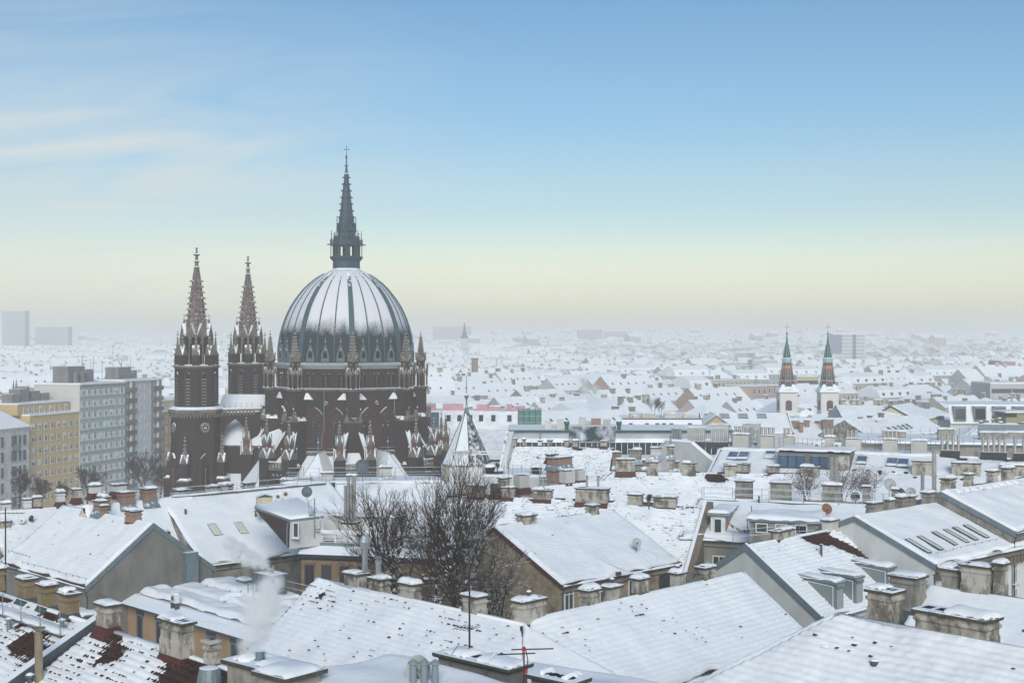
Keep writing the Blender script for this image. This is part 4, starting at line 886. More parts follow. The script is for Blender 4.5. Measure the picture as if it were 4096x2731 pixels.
# red-tiled house at the lower left with the roof walkway; its parapet; the tiled slope next to it
exl = V((cos(-A45), sin(-A45), 0)); PF = G(381, 2500, 27)
F0 = House('tiled_house', 'red tiled house with a roof walkway, railing and four tan chimneys', PF - exl * 13, -A45, 12.7, 6.8, 27, 23.4, wall='plaster_grey', verge=None, seed=11, tile=TILE_RED, th=.10, rip=.05, gutter=False, bare=spots((6.5, 2.6, 1.7, 1.1), (10, 1.9, 1.7, 1.3), (12, 2.4, 1.2, 1.0), (3, 3.2, 1.1, .9), (8.3, 1.4, 1.3, 1.0), base=.3, ridge=.7, rw=1.0), du=.15, dv=.085, row=.34)
for px0, px1, pt, pb in ((-60, 18, 2270, 2372), (56, 145, 2310, 2400), (136, 225, 2335, 2432), (222, 315, 2370, 2462)):
    chimney(F0, px0, px1, pt, pb, yoff=.1, style='plaster_tan', flash=ZINC_D, snow=.25 if px0 != 136 else .5, ratio=1.3, flues=4)
mb = MB(); mb.box(0, 12.3, -1.35, -.45, 26.55, 26.63); part('walkway', mb, ZINC_D, F0.o)
ob('walkway_snow', grid_mesh('snow', lump(12, .85, .18, 5, 40, 7) + np.array([6.2, -.9, 26.65]), SNOW), F0.o)
railing(F0, [(0, -1.35, 26.6), (12.3, -1.35, 26.6)], 1.1, 1.9)
for i, (x, v) in enumerate(((6.2, 2.2), (7.6, 1.9), (10.9, 2.0), (11.5, 1.0), (12.0, 2.4))):
    p = V((x, -v * .88, 27 - v * .47)); part('vent_pipe', MB().lathe([(.12, -.4), (.12, .55), (.2, .56), (.2, .64), (.03, .72)], 8), ZINC, F0.o, p)
# the parapet that parts the two roofs
mb = MB(); mb.rings([[(12.75, y, z - 2.2), (12.75, y, z), (13.2, y, z), (13.2, y, z - 2.2)] for y, z in ((-7.0, 23.75), (0.4, 27.55))]); part('parapet', mb, ZINC_D, F0.o)
mb = MB(); mb.rings([[(12.6, y, z - .3), (12.6, y, z - .02), (12.76, y, z - .02), (12.76, y, z - .3)] for y, z in ((-7.0, 23.75), (0.4, 27.55))]); part('parapet_edge', mb, FLASH, F0.o)
F1 = House('tiled_house', 'house with snow-spotted clay tile roof and three weathered chimneys beside a parapet', PF + exl * .3, -A45, 16, 6.8, 27, 23.2, wall='plaster_grey', verge=None, seed=17, th=.085, rip=.075, bare=spots((2.5, .6, 1.8, 1.2), (8.3, 1.0, 2.0, 1.3), (5.5, 2.6, 1.6, .8), (11, 1.2, 2.4, 1.3), (1, 4, 1.2, .6), (12.5, 3, 2, .8), base=.42, ridge=.5, rw=.8), du=.13, dv=.085, row=.34, gutter=False)
chimney(F1, 383, 497, 2412, 2515, yoff=-.1, style='plaster_old', flash=FLASH, snow=.8, ratio=1.5, flues=2)
chimney(F1, 633, 815, 2478, 2632, yoff=-.2, style='plaster_old', flash=FLASH, snow=.45, ratio=2.6, flues=6)
chimney(F1, 828, 903, 2560, 2668, yoff=-.2, style='plaster_old', flash=FLASH, snow=0, ratio=1.0, flues=1, capmat=PL['plaster_old'])
p = F1.front(155, 2726); part('flue_pipe', MB().lathe([(.17, -1), (.17, 2.0), (.19, 2.0), (.19, 2.06), (.12, 2.07), (.12, 2.2)], 12).lathe([(.30, 2.36), (.14, 2.2)], 12, cap0=False), mat('brass_steel', (.42, .36, .24), .3, .8, col2=(.2, .17, .12), var=.6, scale=4, streak=True), F1.o, p)
p = F1.front(120, 2735); part('vent_pipe', MB().lathe([(.14, -.5), (.14, .3), (.24, .32), (.2, .42), (.08, .5)], 8), ZINC_D, F1.o, p)
p = F1.front(838, 2745); part('vent_hood', MB().lathe([(.52, -.6), (.52, .1), (.40, .75), (.30, .78)], 16, cap1=False).lathe([(.29, .77), (.29, .5)], 16), ZINC, F1.o, p)
# single clay tiles where the snow has slid
def tiles(h, uv, lim=280):
    mb = MB(); n_ = 5; rs = []
    for y in (0, .38): rs.append([(-.11 + .22 * i / n_, -y, .03 * sin(pi * i / n_) + .03 + (.03 if y else 0)) for i in range(n_ + 1)])
    mb.rings(rs, False, False, close=False); mb.add([rs[1][0], rs[1][-1]] + [(p[0], p[1], p[2] - .03) for p in (rs[1][-1], rs[1][0])], [(0, 1, 2, 3)]); me = mb.mesh('roof_tile', TILE_RED if h is F0 else TILE)
    sl = MX(((1, 0, 0), (0, -h.dv_[1], h.nn[1]), (0, -h.dv_[2], h.nn[2]))).to_4x4()
    for u, v in uv[:lim]: ob('roof_tile', me, h.roof, mtx=MX.Translation((u, h.dv_[1] * v, h.zr + h.dv_[2] * v)) @ sl)
rng = random.Random(4)
def tile_uv(h, centres, n_):
    c = set()
    while len(c) < n_:
        a, b, r = rng.choice(centres); u = a + rng.gauss(0, r * .6); v = b + rng.gauss(0, r * .35)
        if .1 < u < h.L - .1 and .1 < v < h.Ls - .5: c.add((round(u / .24) * .24, round(v / .34) * .34))
    return sorted(c)
tiles(F0, tile_uv(F0, [(6.5, 2.6, 2.0), (10, 1.9, 1.8), (12, 2.4, 1)], 150)); tiles(F1, tile_uv(F1, [(2.5, .6, 1.6), (8.3, 1.0, 1.8), (11, 1.2, 2)], 150))

# low building with flat snowy roofs and orange wall, behind the tiled slope
PA = G(498, 2385, 19.5); flo = thing('low_building', 'low flat-roofed building with an orange plaster wall under layered snow pads', 'building', (PA.x, PA.y, 0), -A45)
LF = 19.0
part('wall', MB().box(0, LF, .3, 9.5, 0, 19.0), PL['plaster_orange'], flo)
part('roof_edge', MB().rings([[(x, -.35, 18.9), (x, -.35, 19.05), (x, .9, 19.6), (x, 9.6, 19.75), (x, 9.6, 18.9)] for x in (-.2, LF)]), ZINC_D, flo)
for i, (x0, x1, y0, y1) in enumerate(((.6, 17.5, 1.0, 3.2), (.9, 8.3, 3.7, 5.8), (9.2, 17.8, 3.6, 5.4), (.8, 6.0, 6.4, 9.2), (7.0, 11.6, 6.3, 9.0), (12.5, 18, 6.0, 9.1))):
    ob('roof_snow', grid_mesh('snow', lump(x1 - x0, y1 - y0, .5, 30 + i, 60, 21) + np.array([(x0 + x1) / 2, (y0 + y1) / 2, 19.7]), SNOW), flo)
n_ = 60; uu = np.linspace(0, LF, n_)[None, :] * np.ones((4, 1)); k = np.clip(vn(uu * .5, uu * 0 + 1, 77) * 2.4 - .75, -.1, 1)
ob('edge_snow', grid_mesh('snow', np.stack([uu, -.3 + np.linspace(0, 1, 4)[:, None] * (.3 + .7 * k), 19.02 + np.linspace(0, .45, 4)[:, None] * (.35 + .6 * k) + .10 * k * np.array([[0], [1], [1], [.2]])], -1), SNOW), flo)
mew, mep = window_mesh(.95, 1.9, 'zinc', False, False)
for x in (2.0, 5.0, 7.6, 12.4, 15.6):
    o = ob('window', mew, flo, (x, .28, 16.4)); ob('pane', mep, o)
    part('lintel', MB().box(-.6, .6, -.05, .05, 1.9, 2.5), ZINC_D, o)
for x, y in ((8.2, 7.8), (4.4, 8.4)): part('roof_hatch', MB().rrect([(.6, .45, 19.7), (.6, .45, 20.35), (.45, .3, 20.55)], (x, y)), ZINC, flo)
def Lw(o, p): return o.matrix_basis @ V(p)
bpy.context.view_layer.update()
aircon('air conditioner with snow cap on the flat roof beside the grey gable', V((-25.9, 98.0, 19.9)), R(-50), .9)
part('roof_box', MB().rrect([(.5, .5, 19.6), (.5, .5, 21.0)], (5.6, 9.2)), ZINC, flo)
railing(flo, [(7, 9.4, 19.7), (LF, 9.4, 19.7)], 1.0, 1.5)
for i in range(3):
    c = G(640 + 40 * i, 2482 + 16 * i, 19.0)
    if i == 0: ob('roof_snow', grid_mesh('snow', lump(3.2, 2.4, .3, 91, 18, 12) + np.array([-.8, -3.2, 18.6]), SNOW), flo)
part('lower_roof', MB().box(-2.4, .8, -4.4, -2.0, 16.5, 18.6), ZINC_D, flo)
# tall sheet-metal chimney box that steams
PM = G(1085, 2470, 18.2); stk = thing('metal_chimney', 'tall seamed sheet-metal chimney box with ladder, giving off steam', 'chimney', (PM.x, PM.y, 0), -A45)
s_ = PM.y / FPX; hz = ZC - (2290 - CY) * s_
part('body', MB().rrect([(1.05, .72, 12), (1.05, .72, hz - .1)]), mat('galvanised', (.155, .19, .20), .45, .5, col2=(.09, .11, .12), var=.8, scale=1.4, streak=True), stk)
for i in range(5): part('seam', MB().box(-1.05 + i * .52, -1.0 + i * .52, -.77, -.71, 12, hz - .1), ZINC, stk)
for i in range(3): part('seam', MB().box(1.04, 1.1, -.6 + i * .55, -.55 + i * .55, 12, hz - .1), ZINC, stk)
part('lid', MB().rrect([(1.14, .8, hz - .1), (1.14, .8, hz)]), ZINC, stk)
part('outlet', MB().lathe([(.2, hz), (.2, hz + .3)], 10), ZINC_D, stk)
mb = MB()
for y in (-.2, .25): mb.tube((1.32, y, 12), (1.32, y, hz - .6), .025, n_=4)
for i in range(16): mb.tube((1.32, -.2, hz - .9 - i * .32), (1.32, .25, hz - .9 - i * .32), .018, n_=4)
part('ladder', mb, ZINC, stk)
mb = MB()
for z in (hz - 1.9, hz - 1.0):
    mb.path([(-1.05, -.9, z), (-1.9, -.9, z), (-1.9, .7, z)], .025)
for x, y in ((-1.9, -.9), (-1.9, .7), (-1.2, -.9)): mb.tube((x, y, hz - 5), (x, y, hz - 1.0), .03)
mb.box(-1.95, -1.05, -.95, .75, hz - 2.1, hz - 2.05); part('platform', mb, ZINC_D, stk)

# the broad roof in the middle and its wing to the right
F3 = Hpx('broad_roof_house', 'house with broad tile-rippled snow roof, stained chimneys and a bare tree behind it', (1265, 2316), (2054, 2493), 26, w=5.6, pitch=36.5, ang=-45.3, wall='plaster_old', hipR=5.6, verge=None, seed=23, rip=.05, th=.13, du=.15, dv=.085, row=.34, extra=(0, .6), bare=spots((9.8, 2.2, .8, 1.2), (3.2, 1.2, .8, .8), (6, 1.4, 1.3, .35), (13.5, 1.5, 1.5, .45), (5, 3.6, 1.5, .22), (8.5, 3.4, 1.2, .22), (1.6, 2.2, 1.0, .3), (1.5, .3, 1.2, .9), (12.5, .4, 1.4, .8), base=.07, ridge=.25, rw=.7))
for px0, px1, pt, pb, rt, sn in ((1355, 1462, 2290, 2358, 1.5, .6), (1455, 1553, 2310, 2384, 1.6, .4), (1577, 1677, 2330, 2416, 1.6, .8), (1827, 1940, 2378, 2476, 1.5, .9)):
    chimney(F3, px0, px1, pt, pb, yoff=.25, style='plaster_old', flash=FLASH, snow=sn, ratio=rt, flues=2)
p = F3.l2w((F3.ridge(1500), .3, 26.9)); part('flue_pipe', MB().lathe([(.16, 0), (.16, .95), (.2, .96), (.2, 1.15), (.1, 1.2), (.24, 1.28), (.05, 1.4)], 10), STEEL, F3.o, (F3.ridge(1497), .3, 26.6))
part('flue_pipe', MB().lathe([(.17, 0), (.17, 1.3), (.3, 1.32), (.32, 1.7), (.2, 2.05), (.03, 2.1)], 10), STEEL, F3.o, (F3.ridge(1432), .5, 26.9))
F4 = Hpx('long_roof_house', 'house with long smooth snow roof and five blackened stone chimneys on its ridge', (2110, 2488), (2975, 2295), 26, w=4.9, pitch=34, ang=45.2, hipL=4.9, wall='plaster_old', verge=FLASH, vl=False, seed=29, rip=.05, th=.2, du=.15, dv=.085, row=.34, vh=.05, bare=spots((7.4, .7, 1.0, .45), (8.6, 1.9, 1.0, .3), (10, 3.6, .7, .5), (4.2, 1.2, .7, .3), (1.5, 1.6, .8, .5), base=.012, ridge=.03))
for px0, px1, pt, pb, rt, sn in ((2054, 2200, 2395, 2500, 2.2, .55), (2323, 2416, 2355, 2435, 1.4, .9), (2414, 2505, 2342, 2412, 1.6, .55), (2530, 2612, 2310, 2380, 1.4, .8), (2684, 2760, 2288, 2358, 1.3, .5), (2788, 2880, 2265, 2338, 1.6, .4)):
    chimney(F4, px0, px1, pt, pb, yoff=.2, style='plaster_old', flash=FLASH, snow=sn, ratio=rt, flues=3, pots=1 if px0 in (2054, 2414, 2684) else 0)
mb = MB(); a_, b_ = F4.front(2620, 2390), F4.front(2860, 2600); mb.tube(a_ + V((0, -.03, .24)), b_ + V((0, -.03, .24)), .012, n_=4); part('lightning_wire', mb, ZINC, F4.o)

# the nearest roof, lower right
F5 = Hpx('near_house', 'nearest house with a smooth thick snow roof and a long mossy-capped chimney block', (3345, 2470), (4092, 2620), 29, w=7.5, pitch=36, ang=-48, hipL=7.5, wall='plaster_old', verge=None, seed=31, rip=.05, th=.22, extra=(0, 8), du=.16, dv=.085, row=.34, gutter=False, bare=spots((2, .4, 1.2, .3), base=.004))
for px0, px1, pt, pb, rt, sn, sty in ((3432, 3570, 2358, 2500, 1.2, .3, 'plaster_old'), (3671, 3905, 2452, 2590, 2.6, .35, 'plaster_old')):
    chimney(F5, px0, px1, pt, pb, yoff=.7, style=sty, flash=ZINC_D, snow=sn, ratio=rt, flues=5)
chimney(F5, 4085, 4190, 2520, 2610, yoff=.5, style='plaster_old', flash=ZINC_D, snow=.5, ratio=1.3)
for px, py in ((3297, 2615), (3498, 2672)):
    p = F5.front(px, py); part('vent_cap', MB().lathe([(.16, -.1), (.16, .26), (.2, .3), (.12, .36)], 8), ZINC_D, F5.o, p)
F6 = House('neighbour_house', 'house with tall plaster chimney stacks rising behind the nearest roof', G(3700, 2350, 27.0), R(-46), 18, 6.0, 27, 23.2, wall='plaster_grey', verge=None, seed=37, rip=.02, th=.22, gutter=False)
for px0, px1, pt, pb, rt, sn, sty in ((3620, 3757, 2300, 2445, 1.3, .9, 'plaster_grey'), (3752, 3842, 2272, 2415, 1.0, .5, 'plaster_grey'), (3843, 3960, 2258, 2400, 1.6, .5, 'plaster_old'), (3960, 4025, 2250, 2410, .9, .9, 'plaster_old')):
    chimney(F6, px0, px1, pt, pb, yoff=.3 if px0 > 3700 else -1.5, style=sty, flash=ZINC_D, snow=sn, ratio=rt, flues=3)

# house with the dish, centre right
C1 = Hpx('dish_house', 'house with smooth snow roof, lone satellite dish and creeper on its gable', (1980, 2112), (2461, 2046), 25, (2249, 2342), ang=44, wall='plaster_tan', wallmat=mat('creeper_plaster', (.30, .245, .17), .95, col2=(.085, .065, .05), var=.9, scale=.9, spec=.1), verge=FLASH, seed=41, rip=.04, th=.2, vh=.02, bare=spots(base=.006, ridge=.05, rw=.6))
chimney(C1, 2060, 2146, 2058, 2116, yoff=-.1, style='plaster_old', snow=.7, ratio=1.5)
chimney(C1, 2335, 2396, 2018, 2070, yoff=-.1, style='plaster_old', flash=None, snow=.9, ratio=1.0)
for px, py in ((2275, 2440), (2415, 2425), (2530, 2380)): window(C1, px, py, 1.05, 1.9, 'front')
window(C1, 2665, 2368, 1.9, 2.0, 'front', 'brown')
p = C1.l2w(C1.front(2545, 2222)); dish('grey satellite dish alone on the smooth snow roof of the creeper-grown house', p, .58, R(8), mast=1.05)
for px, py in ((2412, 2265), (2612, 2235)):
    P_ = lump(1.0, 1.7, .25, px, 9, 9); o = ob('snow_hump', grid_mesh('snow', P_, SNOW), C1.o); q = C1.front(px, py); o.location = q + V((0, 0, .12)); o.rotation_euler = (atan2(C1.zr - C1.ze, C1.w), 0, 0)
# dormer swell with red ridge end near its eave
mb = MB(); q = C1.front(2460, 2298); mb.add([(q.x - 1.4, q.y - .35, q.z - .05), (q.x + 1.9, q.y - .35, q.z - .05), (q.x - .2, q.y + 2.6, q.z + 1.32), (q.x - .1, q.y - .3, q.z + .55)], [(0, 3, 2), (3, 1, 2), (0, 1, 3)]); part('dormer_snow', mb, SNOW, C1.o)
part('dormer_end', MB().lathe([(.3, 0), (.2, .25), (.05, .3)], 8), FLASH, C1.o, (q.x - .1, q.y - .42, q.z + .1))

# house with four zinc dormers
D1 = Hpx('dormer_house', 'house with four zinc-clad dormers and a red tile strip bared of snow', (2983, 2186), (3420, 2100), 26, (3289, 2478), ang=45, wall='plaster_pale', verge=ZINC, seed=43, rip=.06, th=.13, du=.15, dv=.09, tile=TILE_RED, extra=(0, 4), bare=spots((9.2, .5, .9, 4), (8.6, .7, .7, 3.5), (7.8, .4, .9, 3), (9.9, 1.3, .6, 4), (10.5, 1.9, .55, 4), (11.0, 2.5, .5, 4), (11.5, 3.0, .45, 4), (12.2, .5, 1.0, .5), (13.5, .4, .8, .7), base=.03), vr=False)
chimney(D1, 3071, 3197, 2118, 2160, yoff=.1, style='plaster_old', snow=.5, ratio=3.0, flues=5); chimney(D1, 3284, 3366, 2078, 2130, yoff=.1, style='plaster_white', snow=.5, ratio=1.7)
def wedge_dormer(h, px, py, wd, ht, shut=False):
    """px, py: foot of the dormer's front"""
    q = h.front(px, py); tn = (h.zr - h.ze) / h.w; ln = (ht + .15) / tn; o = MB(); x0, x1 = q.x - wd / 2, q.x + wd / 2; z0 = q.z + .1; y0 = q.y
    top0, top1 = z0 + ht, z0 + ht + .25
    o.add([(x0, y0, z0 - .2), (x1, y0, z0 - .2), (x1, y0, top0), (x0, y0, top0), (x0, y0 + ln, top1), (x1, y0 + ln, top1)], [(0, 1, 2, 3), (0, 3, 4), (1, 5, 2), (3, 2, 5, 4)])
    d = part('dormer', o, ZINC, h.o)
    part('fascia', MB().rings([[(x, y0 - .12, top0 - .06), (x, y0 - .12, top0 + .1), (x, y0 + ln, top1 + .1), (x, y0 + ln, top1 - .06)] for x in (x0 - .12, x1 + .12)]), ZINC, d)
    ob('snow', grid_mesh('snow', lump(wd + .3, ln + .1, .24, int(px), 9, 12) + np.array([q.x, y0 + ln / 2, (top0 + top1) / 2 + .02]), SNOW), d)
    if shut:
        mb = MB()
        for i in range(14): mb.box(x0 + .15, x1 - .15, y0 - .05, y0, z0 + .05 + i * (ht - .4) / 14, z0 + .05 + (i + .85) * (ht - .4) / 14)
        part('shutter', mb, mat('shutter_grey', (.36, .38, .39), .6), d); part('shutter_box', MB().box(x0 + .1, x1 - .1, y0 - .16, y0, top0 - .34, top0 - .12), ZINC, d)
    else:
        me, mp = window_mesh(wd - .3, ht - .25, 'white', True, False); w_ = ob('window', me, d, (q.x, y0 - .05, z0)); ob('pane', mp, w_)
    # glazed left cheek
    g = MB(); g.add([(x0 - .015, y0 + .18, z0 + .15), (x0 - .015, y0 + .18, top0 - .22), (x0 - .015, y0 + ln * .78, top0 - .12), (x0 - .015, y0 + ln * .7, top0 - .32)], [(0, 1, 2, 3)]); part('cheek_pane', g, mat('cheek_glass', (.17, .20, .20), .25, spec=.6), d)
    g = MB().path([(x0 - .03, y0 + .18, z0 + .12), (x0 - .03, y0 + .18, top0 - .2), (x0 - .03, y0 + ln * .8, top0 - .08), (x0 - .03, y0 + .18, z0 + .12)], .03, 4); part('cheek_frame', g, WHITE, d)
for px, py, sh in ((3358, 2442, True), (3436, 2418, True), (3565, 2376, False), (3640, 2330, False)): wedge_dormer(D1, px, py, 1.0, 1.75, sh)
p = D1.front(3285, 2230); part('vent_pipe', MB().lathe([(.09, -.3), (.09, .95), (.13, .97), (.02, 1.0)], 8), ZINC_D, D1.o, p)
skylight(D1, 3300, 2228, .45, .5, GLASS, up=.1)
# house with the row of skylights, and its taller neighbour
D2 = Hpx('skylight_house', 'house with eight slim skylights in its snow roof above a corbelled cornice', (3419, 2070), (3795, 2017), 27, (3742, 2262), ang=41, wall='plaster_pale', verge=ZINC, seed=47, rip=.02, th=.2, vh=.04, extra=(0, 1.5))
for px0, px1, pt, pb, rt in ((3470, 3552, 2008, 2062, 1.9), (3548, 3594, 1998, 2050, 1.2), (3594, 3640, 1986, 2046, 1.0), (3632, 3680, 1983, 2040, 1.2), (3695, 3758, 1968, 2020, 1.5)):
    chimney(D2, px0, px1, pt, pb, yoff=.3, style='plaster_grey', flash=ZINC, snow=.7, ratio=rt)
for i, (px, py) in enumerate(((3668, 2195), (3716, 2183), (3775, 2165), (3819, 2155), (3857, 2145), (3900, 2136), (3940, 2123))): skylight(D2, px, py, .55, 2.0, mat('pale_reflection', (.66, .63, .53), .45, spec=.4, rand=.15), up=.36)  # pale cream reflection put into the glass colour
mb = MB()
for i in range(24): mb.box(.4 + i * .55, .62 + i * .55, -D2.w - .15, -D2.w + .35, D2.ze - 1.1, D2.ze - .55)
mb.box(.2, D2.L, -D2.w - .1, -D2.w + .3, D2.ze - .5, D2.ze - .25); part('corbels', mb, PL['plaster_brown'], D2.o)
mb = MB(); p, q = D2.front(3720, 2232), D2.front(4040, 2160)
for z in (.22, .36): mb.tube(p + V((0, 0, z)), q + V((0, 0, z)), .015, n_=4)
for i in range(12): c = p.lerp(q, i / 11); mb.tube(c, c + V((0, 0, .38)), .018, n_=4)
part('snow_guard', mb, ZINC_D, D2.o)
D3 = Hpx('tall_neighbour_house', 'taller house with a notched snow ridge and zinc verge beside the skylights', (3768, 1972), (4096, 1916), 28, (4062, 2130), ang=43, wall='plaster_grey', verge=ZINC, seed=53, rip=.025, th=.22, vh=.04, extra=(0, 6), bare=spots(*[(1.6 + i * 1.25, .55, .22, 2.2) for i in range(9)]))
for px0, px1, pt, pb, rt in ((3772, 3842, 1912, 1975, 1.4), (3864, 3910, 1895, 1958, 1.2), (3955, 4010, 1882, 1940, 1.4), (4010, 4080, 1870, 1930, 2.0)):
    chimney(D3, px0, px1, pt, pb, yoff=.3, style='plaster_old', flash=ZINC, snow=.8, ratio=rt)
for px, py in ((4062, 2330), (4062, 2440), (4062, 2550)): window(D3, px, py, .8, 1.7, 'front')
mb = MB().lathe([(.17, -3), (.17, 3.1), (.2, 3.12), (.2, 3.2)], 10); part('flue_pipe', mb, STEEL, D3.o, D3.Mi @ G(3736, 1962, 28))
# ------------------------------------------------------------------ apartment blocks on the left
AU = R(90 - 16)                                # their street runs away to the right
bu_ = V((cos(AU), sin(AU), 0))
def awin(wd, ht, mull=True, blind=0.0):
    """simple far window: frame and pane in one shared mesh each"""
    return window_mesh(wd, ht, 'white', mull, True)
RW = random.Random(9); BLIND = mat('window_blind', (.50, .50, .47), .8, rand=.25)
def wins(par, x0, pitch, n_, z0, fh, nf, wd, ht, y=0.0, skip=(), mull=True):
    me, mp = awin(wd, ht, mull)
    for f in range(nf):
        for i in range(n_):
            if (i, f) in skip: continue
            o = ob('window', me, par, (x0 + pitch * i, y, z0 + fh * f)); ob('pane', mp, o); r_ = RW.random()
            if r_ < .34: k = (.35, .6, .85)[int(r_ * 8.8) % 3]; ob('blind', MB().box(-wd / 2 + .1, wd / 2 - .1, -.03, -.018, ht * (1 - k), ht - .1).mesh('blind', BLIND), o)
PY = V((-113.5, 300, 0)); yb = thing('yellow_apartment_block', 'yellow apartment block with rows of white-framed windows and a setback attic floor', 'apartment block', PY, AU)
part('wall', MB().box(0, 19.4, 0, 13, 0, 22.4), PL['plaster_yellow'], yb)
part('roof_edge', MB().box(-.1, 19.4, -.25, 13.1, 22.4, 22.62), WHITE, yb); part('roof_snow', MB().box(.1, 19.3, 0, 12.9, 22.62, 22.8), SNOW, yb)
part('attic', MB().box(-1.5, 18.2, 2.2, 12, 22.6, 25.1), PL['plaster_yellow'], yb); part('attic_roof', MB().box(-1.6, 18.3, 2.0, 12.1, 25.1, 25.4), SNOW, yb)
wins(yb, 1.3, 2.42, 8, 2.0, 2.85, 7, 1.25, 1.5, skip=()); wins(yb, 1.0, 2.0, 9, 23.0, 1, 1, .9, 1.6, y=2.18)
me = MB().box(-.25, .25, -.03, .02, 0, 1.5).mesh('ochre_panel', PL['plaster_ochre'])
for f in range(7):
    for i in range(7): ob('ochre_panel', me, yb, (2.3 + 2.42 * i, 0, 2.0 + 2.85 * f))
for i, (x, y, w_, d_, h_) in enumerate(((1, 7, 2.5, 3, 2.2), (5, 8, 3.2, 3.2, 3.2), (8.6, 8.5, 1.2, 2.2, 3.6), (11, 8, 2.4, 2, 2.6), (14, 8, 2.8, 2.5, 2.0))): part('rooftop_unit', MB().box(x, x + w_, y - d_ / 2, y + d_ / 2, 25.3, 25.3 + h_), mat('grey_metal', (.20, .20, .205), .7, .1, col2=(.13, .13, .135), var=.7, scale=.6, snow=.3), yb)
PG = V((-108.0, 318.7, 0)); gb = thing('green_apartment_block', 'pale apartment block with green bands between its floors, nine storeys visible', 'apartment block', PG, AU)
part('wall', MB().box(0, 19.9, 0, 13.2, 0, 29.1), PL['plaster_pale'], gb)
part('end_wall', MB().box(-.12, 0, 0, 13.2, 0, 29.1), mat('white_brick', (.60, .585, .55), .9, col2=(.50, .49, .46), var=.6, scale=.6, brick=((.54, .53, .50), (.42, .41, .39), .9)), gb)
for f in range(11): part('green_band', MB().box(0, 19.9, -.06, .02, 28.0 - 2.8 * f, 28.9 - 2.8 * f), PL['plaster_green'], gb)
part('roof_edge', MB().box(-.3, 20, -.4, 13.4, 29.1, 29.32), WHITE, gb); part('roof_snow', MB().box(-.1, 19.9, -.2, 13.3, 29.32, 29.55), SNOW, gb)
wins(gb, 1.5, 2.4, 8, 1.0 + .3, 2.8, 10, 1.2, 1.75)
for i, (x, y, w_, d_, h_) in enumerate(((-4.5 + 5, 6, 7, 4.5, 4.3), (9, 7, 1.8, 1.8, 3.2), (12, 6, 1.2, 1.5, 3.4), (15, 8, 1.5, 1.5, 2.6), (2.2, 3, .9, .9, 2.9), (5, 3, .9, .9, 2.9))): part('rooftop_unit', MB().box(x, x + w_, y - d_ / 2, y + d_ / 2, 29.4, 29.4 + h_), mat('grey_metal', (.2, .2, .2)) if i != 1 else BRICK, gb)
for x, y, h_ in ((8.2, 5, 7.5), (13.4, 6, 5), (16, 7, 6.5), (6, 8, 4)): part('mast', MB().tube((x, y, 29), (x, y, 29.5 + h_), .06, n_=4), ZINC_D, gb)
PB = V((-102.5, 337.8, 0)); bb = thing('balcony_apartment_block', 'grey-white apartment block with stacks of dark balconies', 'apartment block', PB, AU)
part('wall', MB().box(0, 19, .6, 13, 0, 29.3), PL['plaster_pale'], bb); part('roof_edge', MB().box(-.2, 19.2, .1, 13.2, 29.3, 29.6), WHITE, bb); part('roof_snow', MB().box(0, 19, .3, 13, 29.6, 29.85), SNOW, bb)
mbal = MB(); mbal.box(-2.6, 2.6, -.75, .05, -.16, 0); mbal.box(-2.6, 2.6, -.75, -.70, 0, .95); me_b = mbal.mesh('balcony', mat('balcony_dark', (.085, .095, .105), .6, col2=(.20, .21, .21), var=.8, scale=.3, snow=.3, rand=.4))
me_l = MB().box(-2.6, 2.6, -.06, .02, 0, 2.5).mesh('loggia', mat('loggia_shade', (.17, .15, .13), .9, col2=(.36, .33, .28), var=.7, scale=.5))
me_pp = MB().box(-.07, .07, -.7, .05, 0, 2.5).mesh('partition', PL['plaster_pale'])
mw, mwp = awin(.95, 1.8)
for x in (3.0, 16.2):
    for f in range(10):
        o = ob('balcony', me_b, bb, (x, .6, 1.1 + 2.85 * f)); l_ = ob('loggia', me_l, o); ob('partition', me_pp, o)
        for s_ in (-1.3, 1.3): w_ = ob('window', mw, o, (s_, -.02, .3))
wins(bb, 8.6, 2.2, 2, 1.6, 2.85, 10, .9, 1.2, y=.58)
for i, (x, y, w_, d_, h_) in enumerate(((3, 6, 6, 4, 3.4), (11, 7, 1.5, 1.5, 2.2), (14.5, 7, 1.2, 1.2, 2.4))): part('rooftop_unit', MB().box(x, x + w_, y - d_ / 2, y + d_ / 2, 29.7, 29.7 + h_), mat('grey_metal', (.2, .2, .2)), bb)
for x, y, h_ in ((2, 5, 9.5), (7.5, 6, 5.5), (12, 6, 6), (1.5, 8, 5)): part('mast', MB().tube((x, y, 29), (x, y, 29.8 + h_), .06, n_=4), ZINC_D, bb)
part('crane_arm', MB().path([(6, 5, 33), (3.5, 5, 36.5)], .08), ZINC_D, bb)
PO = V((-100, 372, 0)); orb = thing('orange_apartment_block', 'orange apartment block glimpsed between the balconies and the clock tower', 'apartment block', PO, AU)
part('wall', MB().box(-14, 30, 0, 12, 0, 19.6), PL['plaster_ochre'], orb); part('roof_snow', MB().box(-14.2, 30.2, -.3, 12.2, 19.6, 20.0), SNOW, orb); part('attic', MB().box(-12, 28, 2, 11, 19.9, 22.6), PL['plaster_yellow'], orb); part('attic_snow', MB().box(-12.1, 28.1, 1.8, 11.1, 22.6, 22.95), SNOW, orb)
wins(orb, -12, 2.6, 16, 1.4, 3.0, 6, .9, 2.0); wins(orb, -11, 2.2, 17, 20.3, 1, 1, .8, 1.6, y=1.98)
PW = V((-112.8, 298, 0)) - bu_ * 30; wb_ = thing('white_town_house', 'white old apartment house with tall dark windows under a snowy hipped roof', 'apartment house', PW, AU)
part('wall', MB().box(0, 30, 0, 14, 0, 20.0), PL['plaster_white'], wb_)
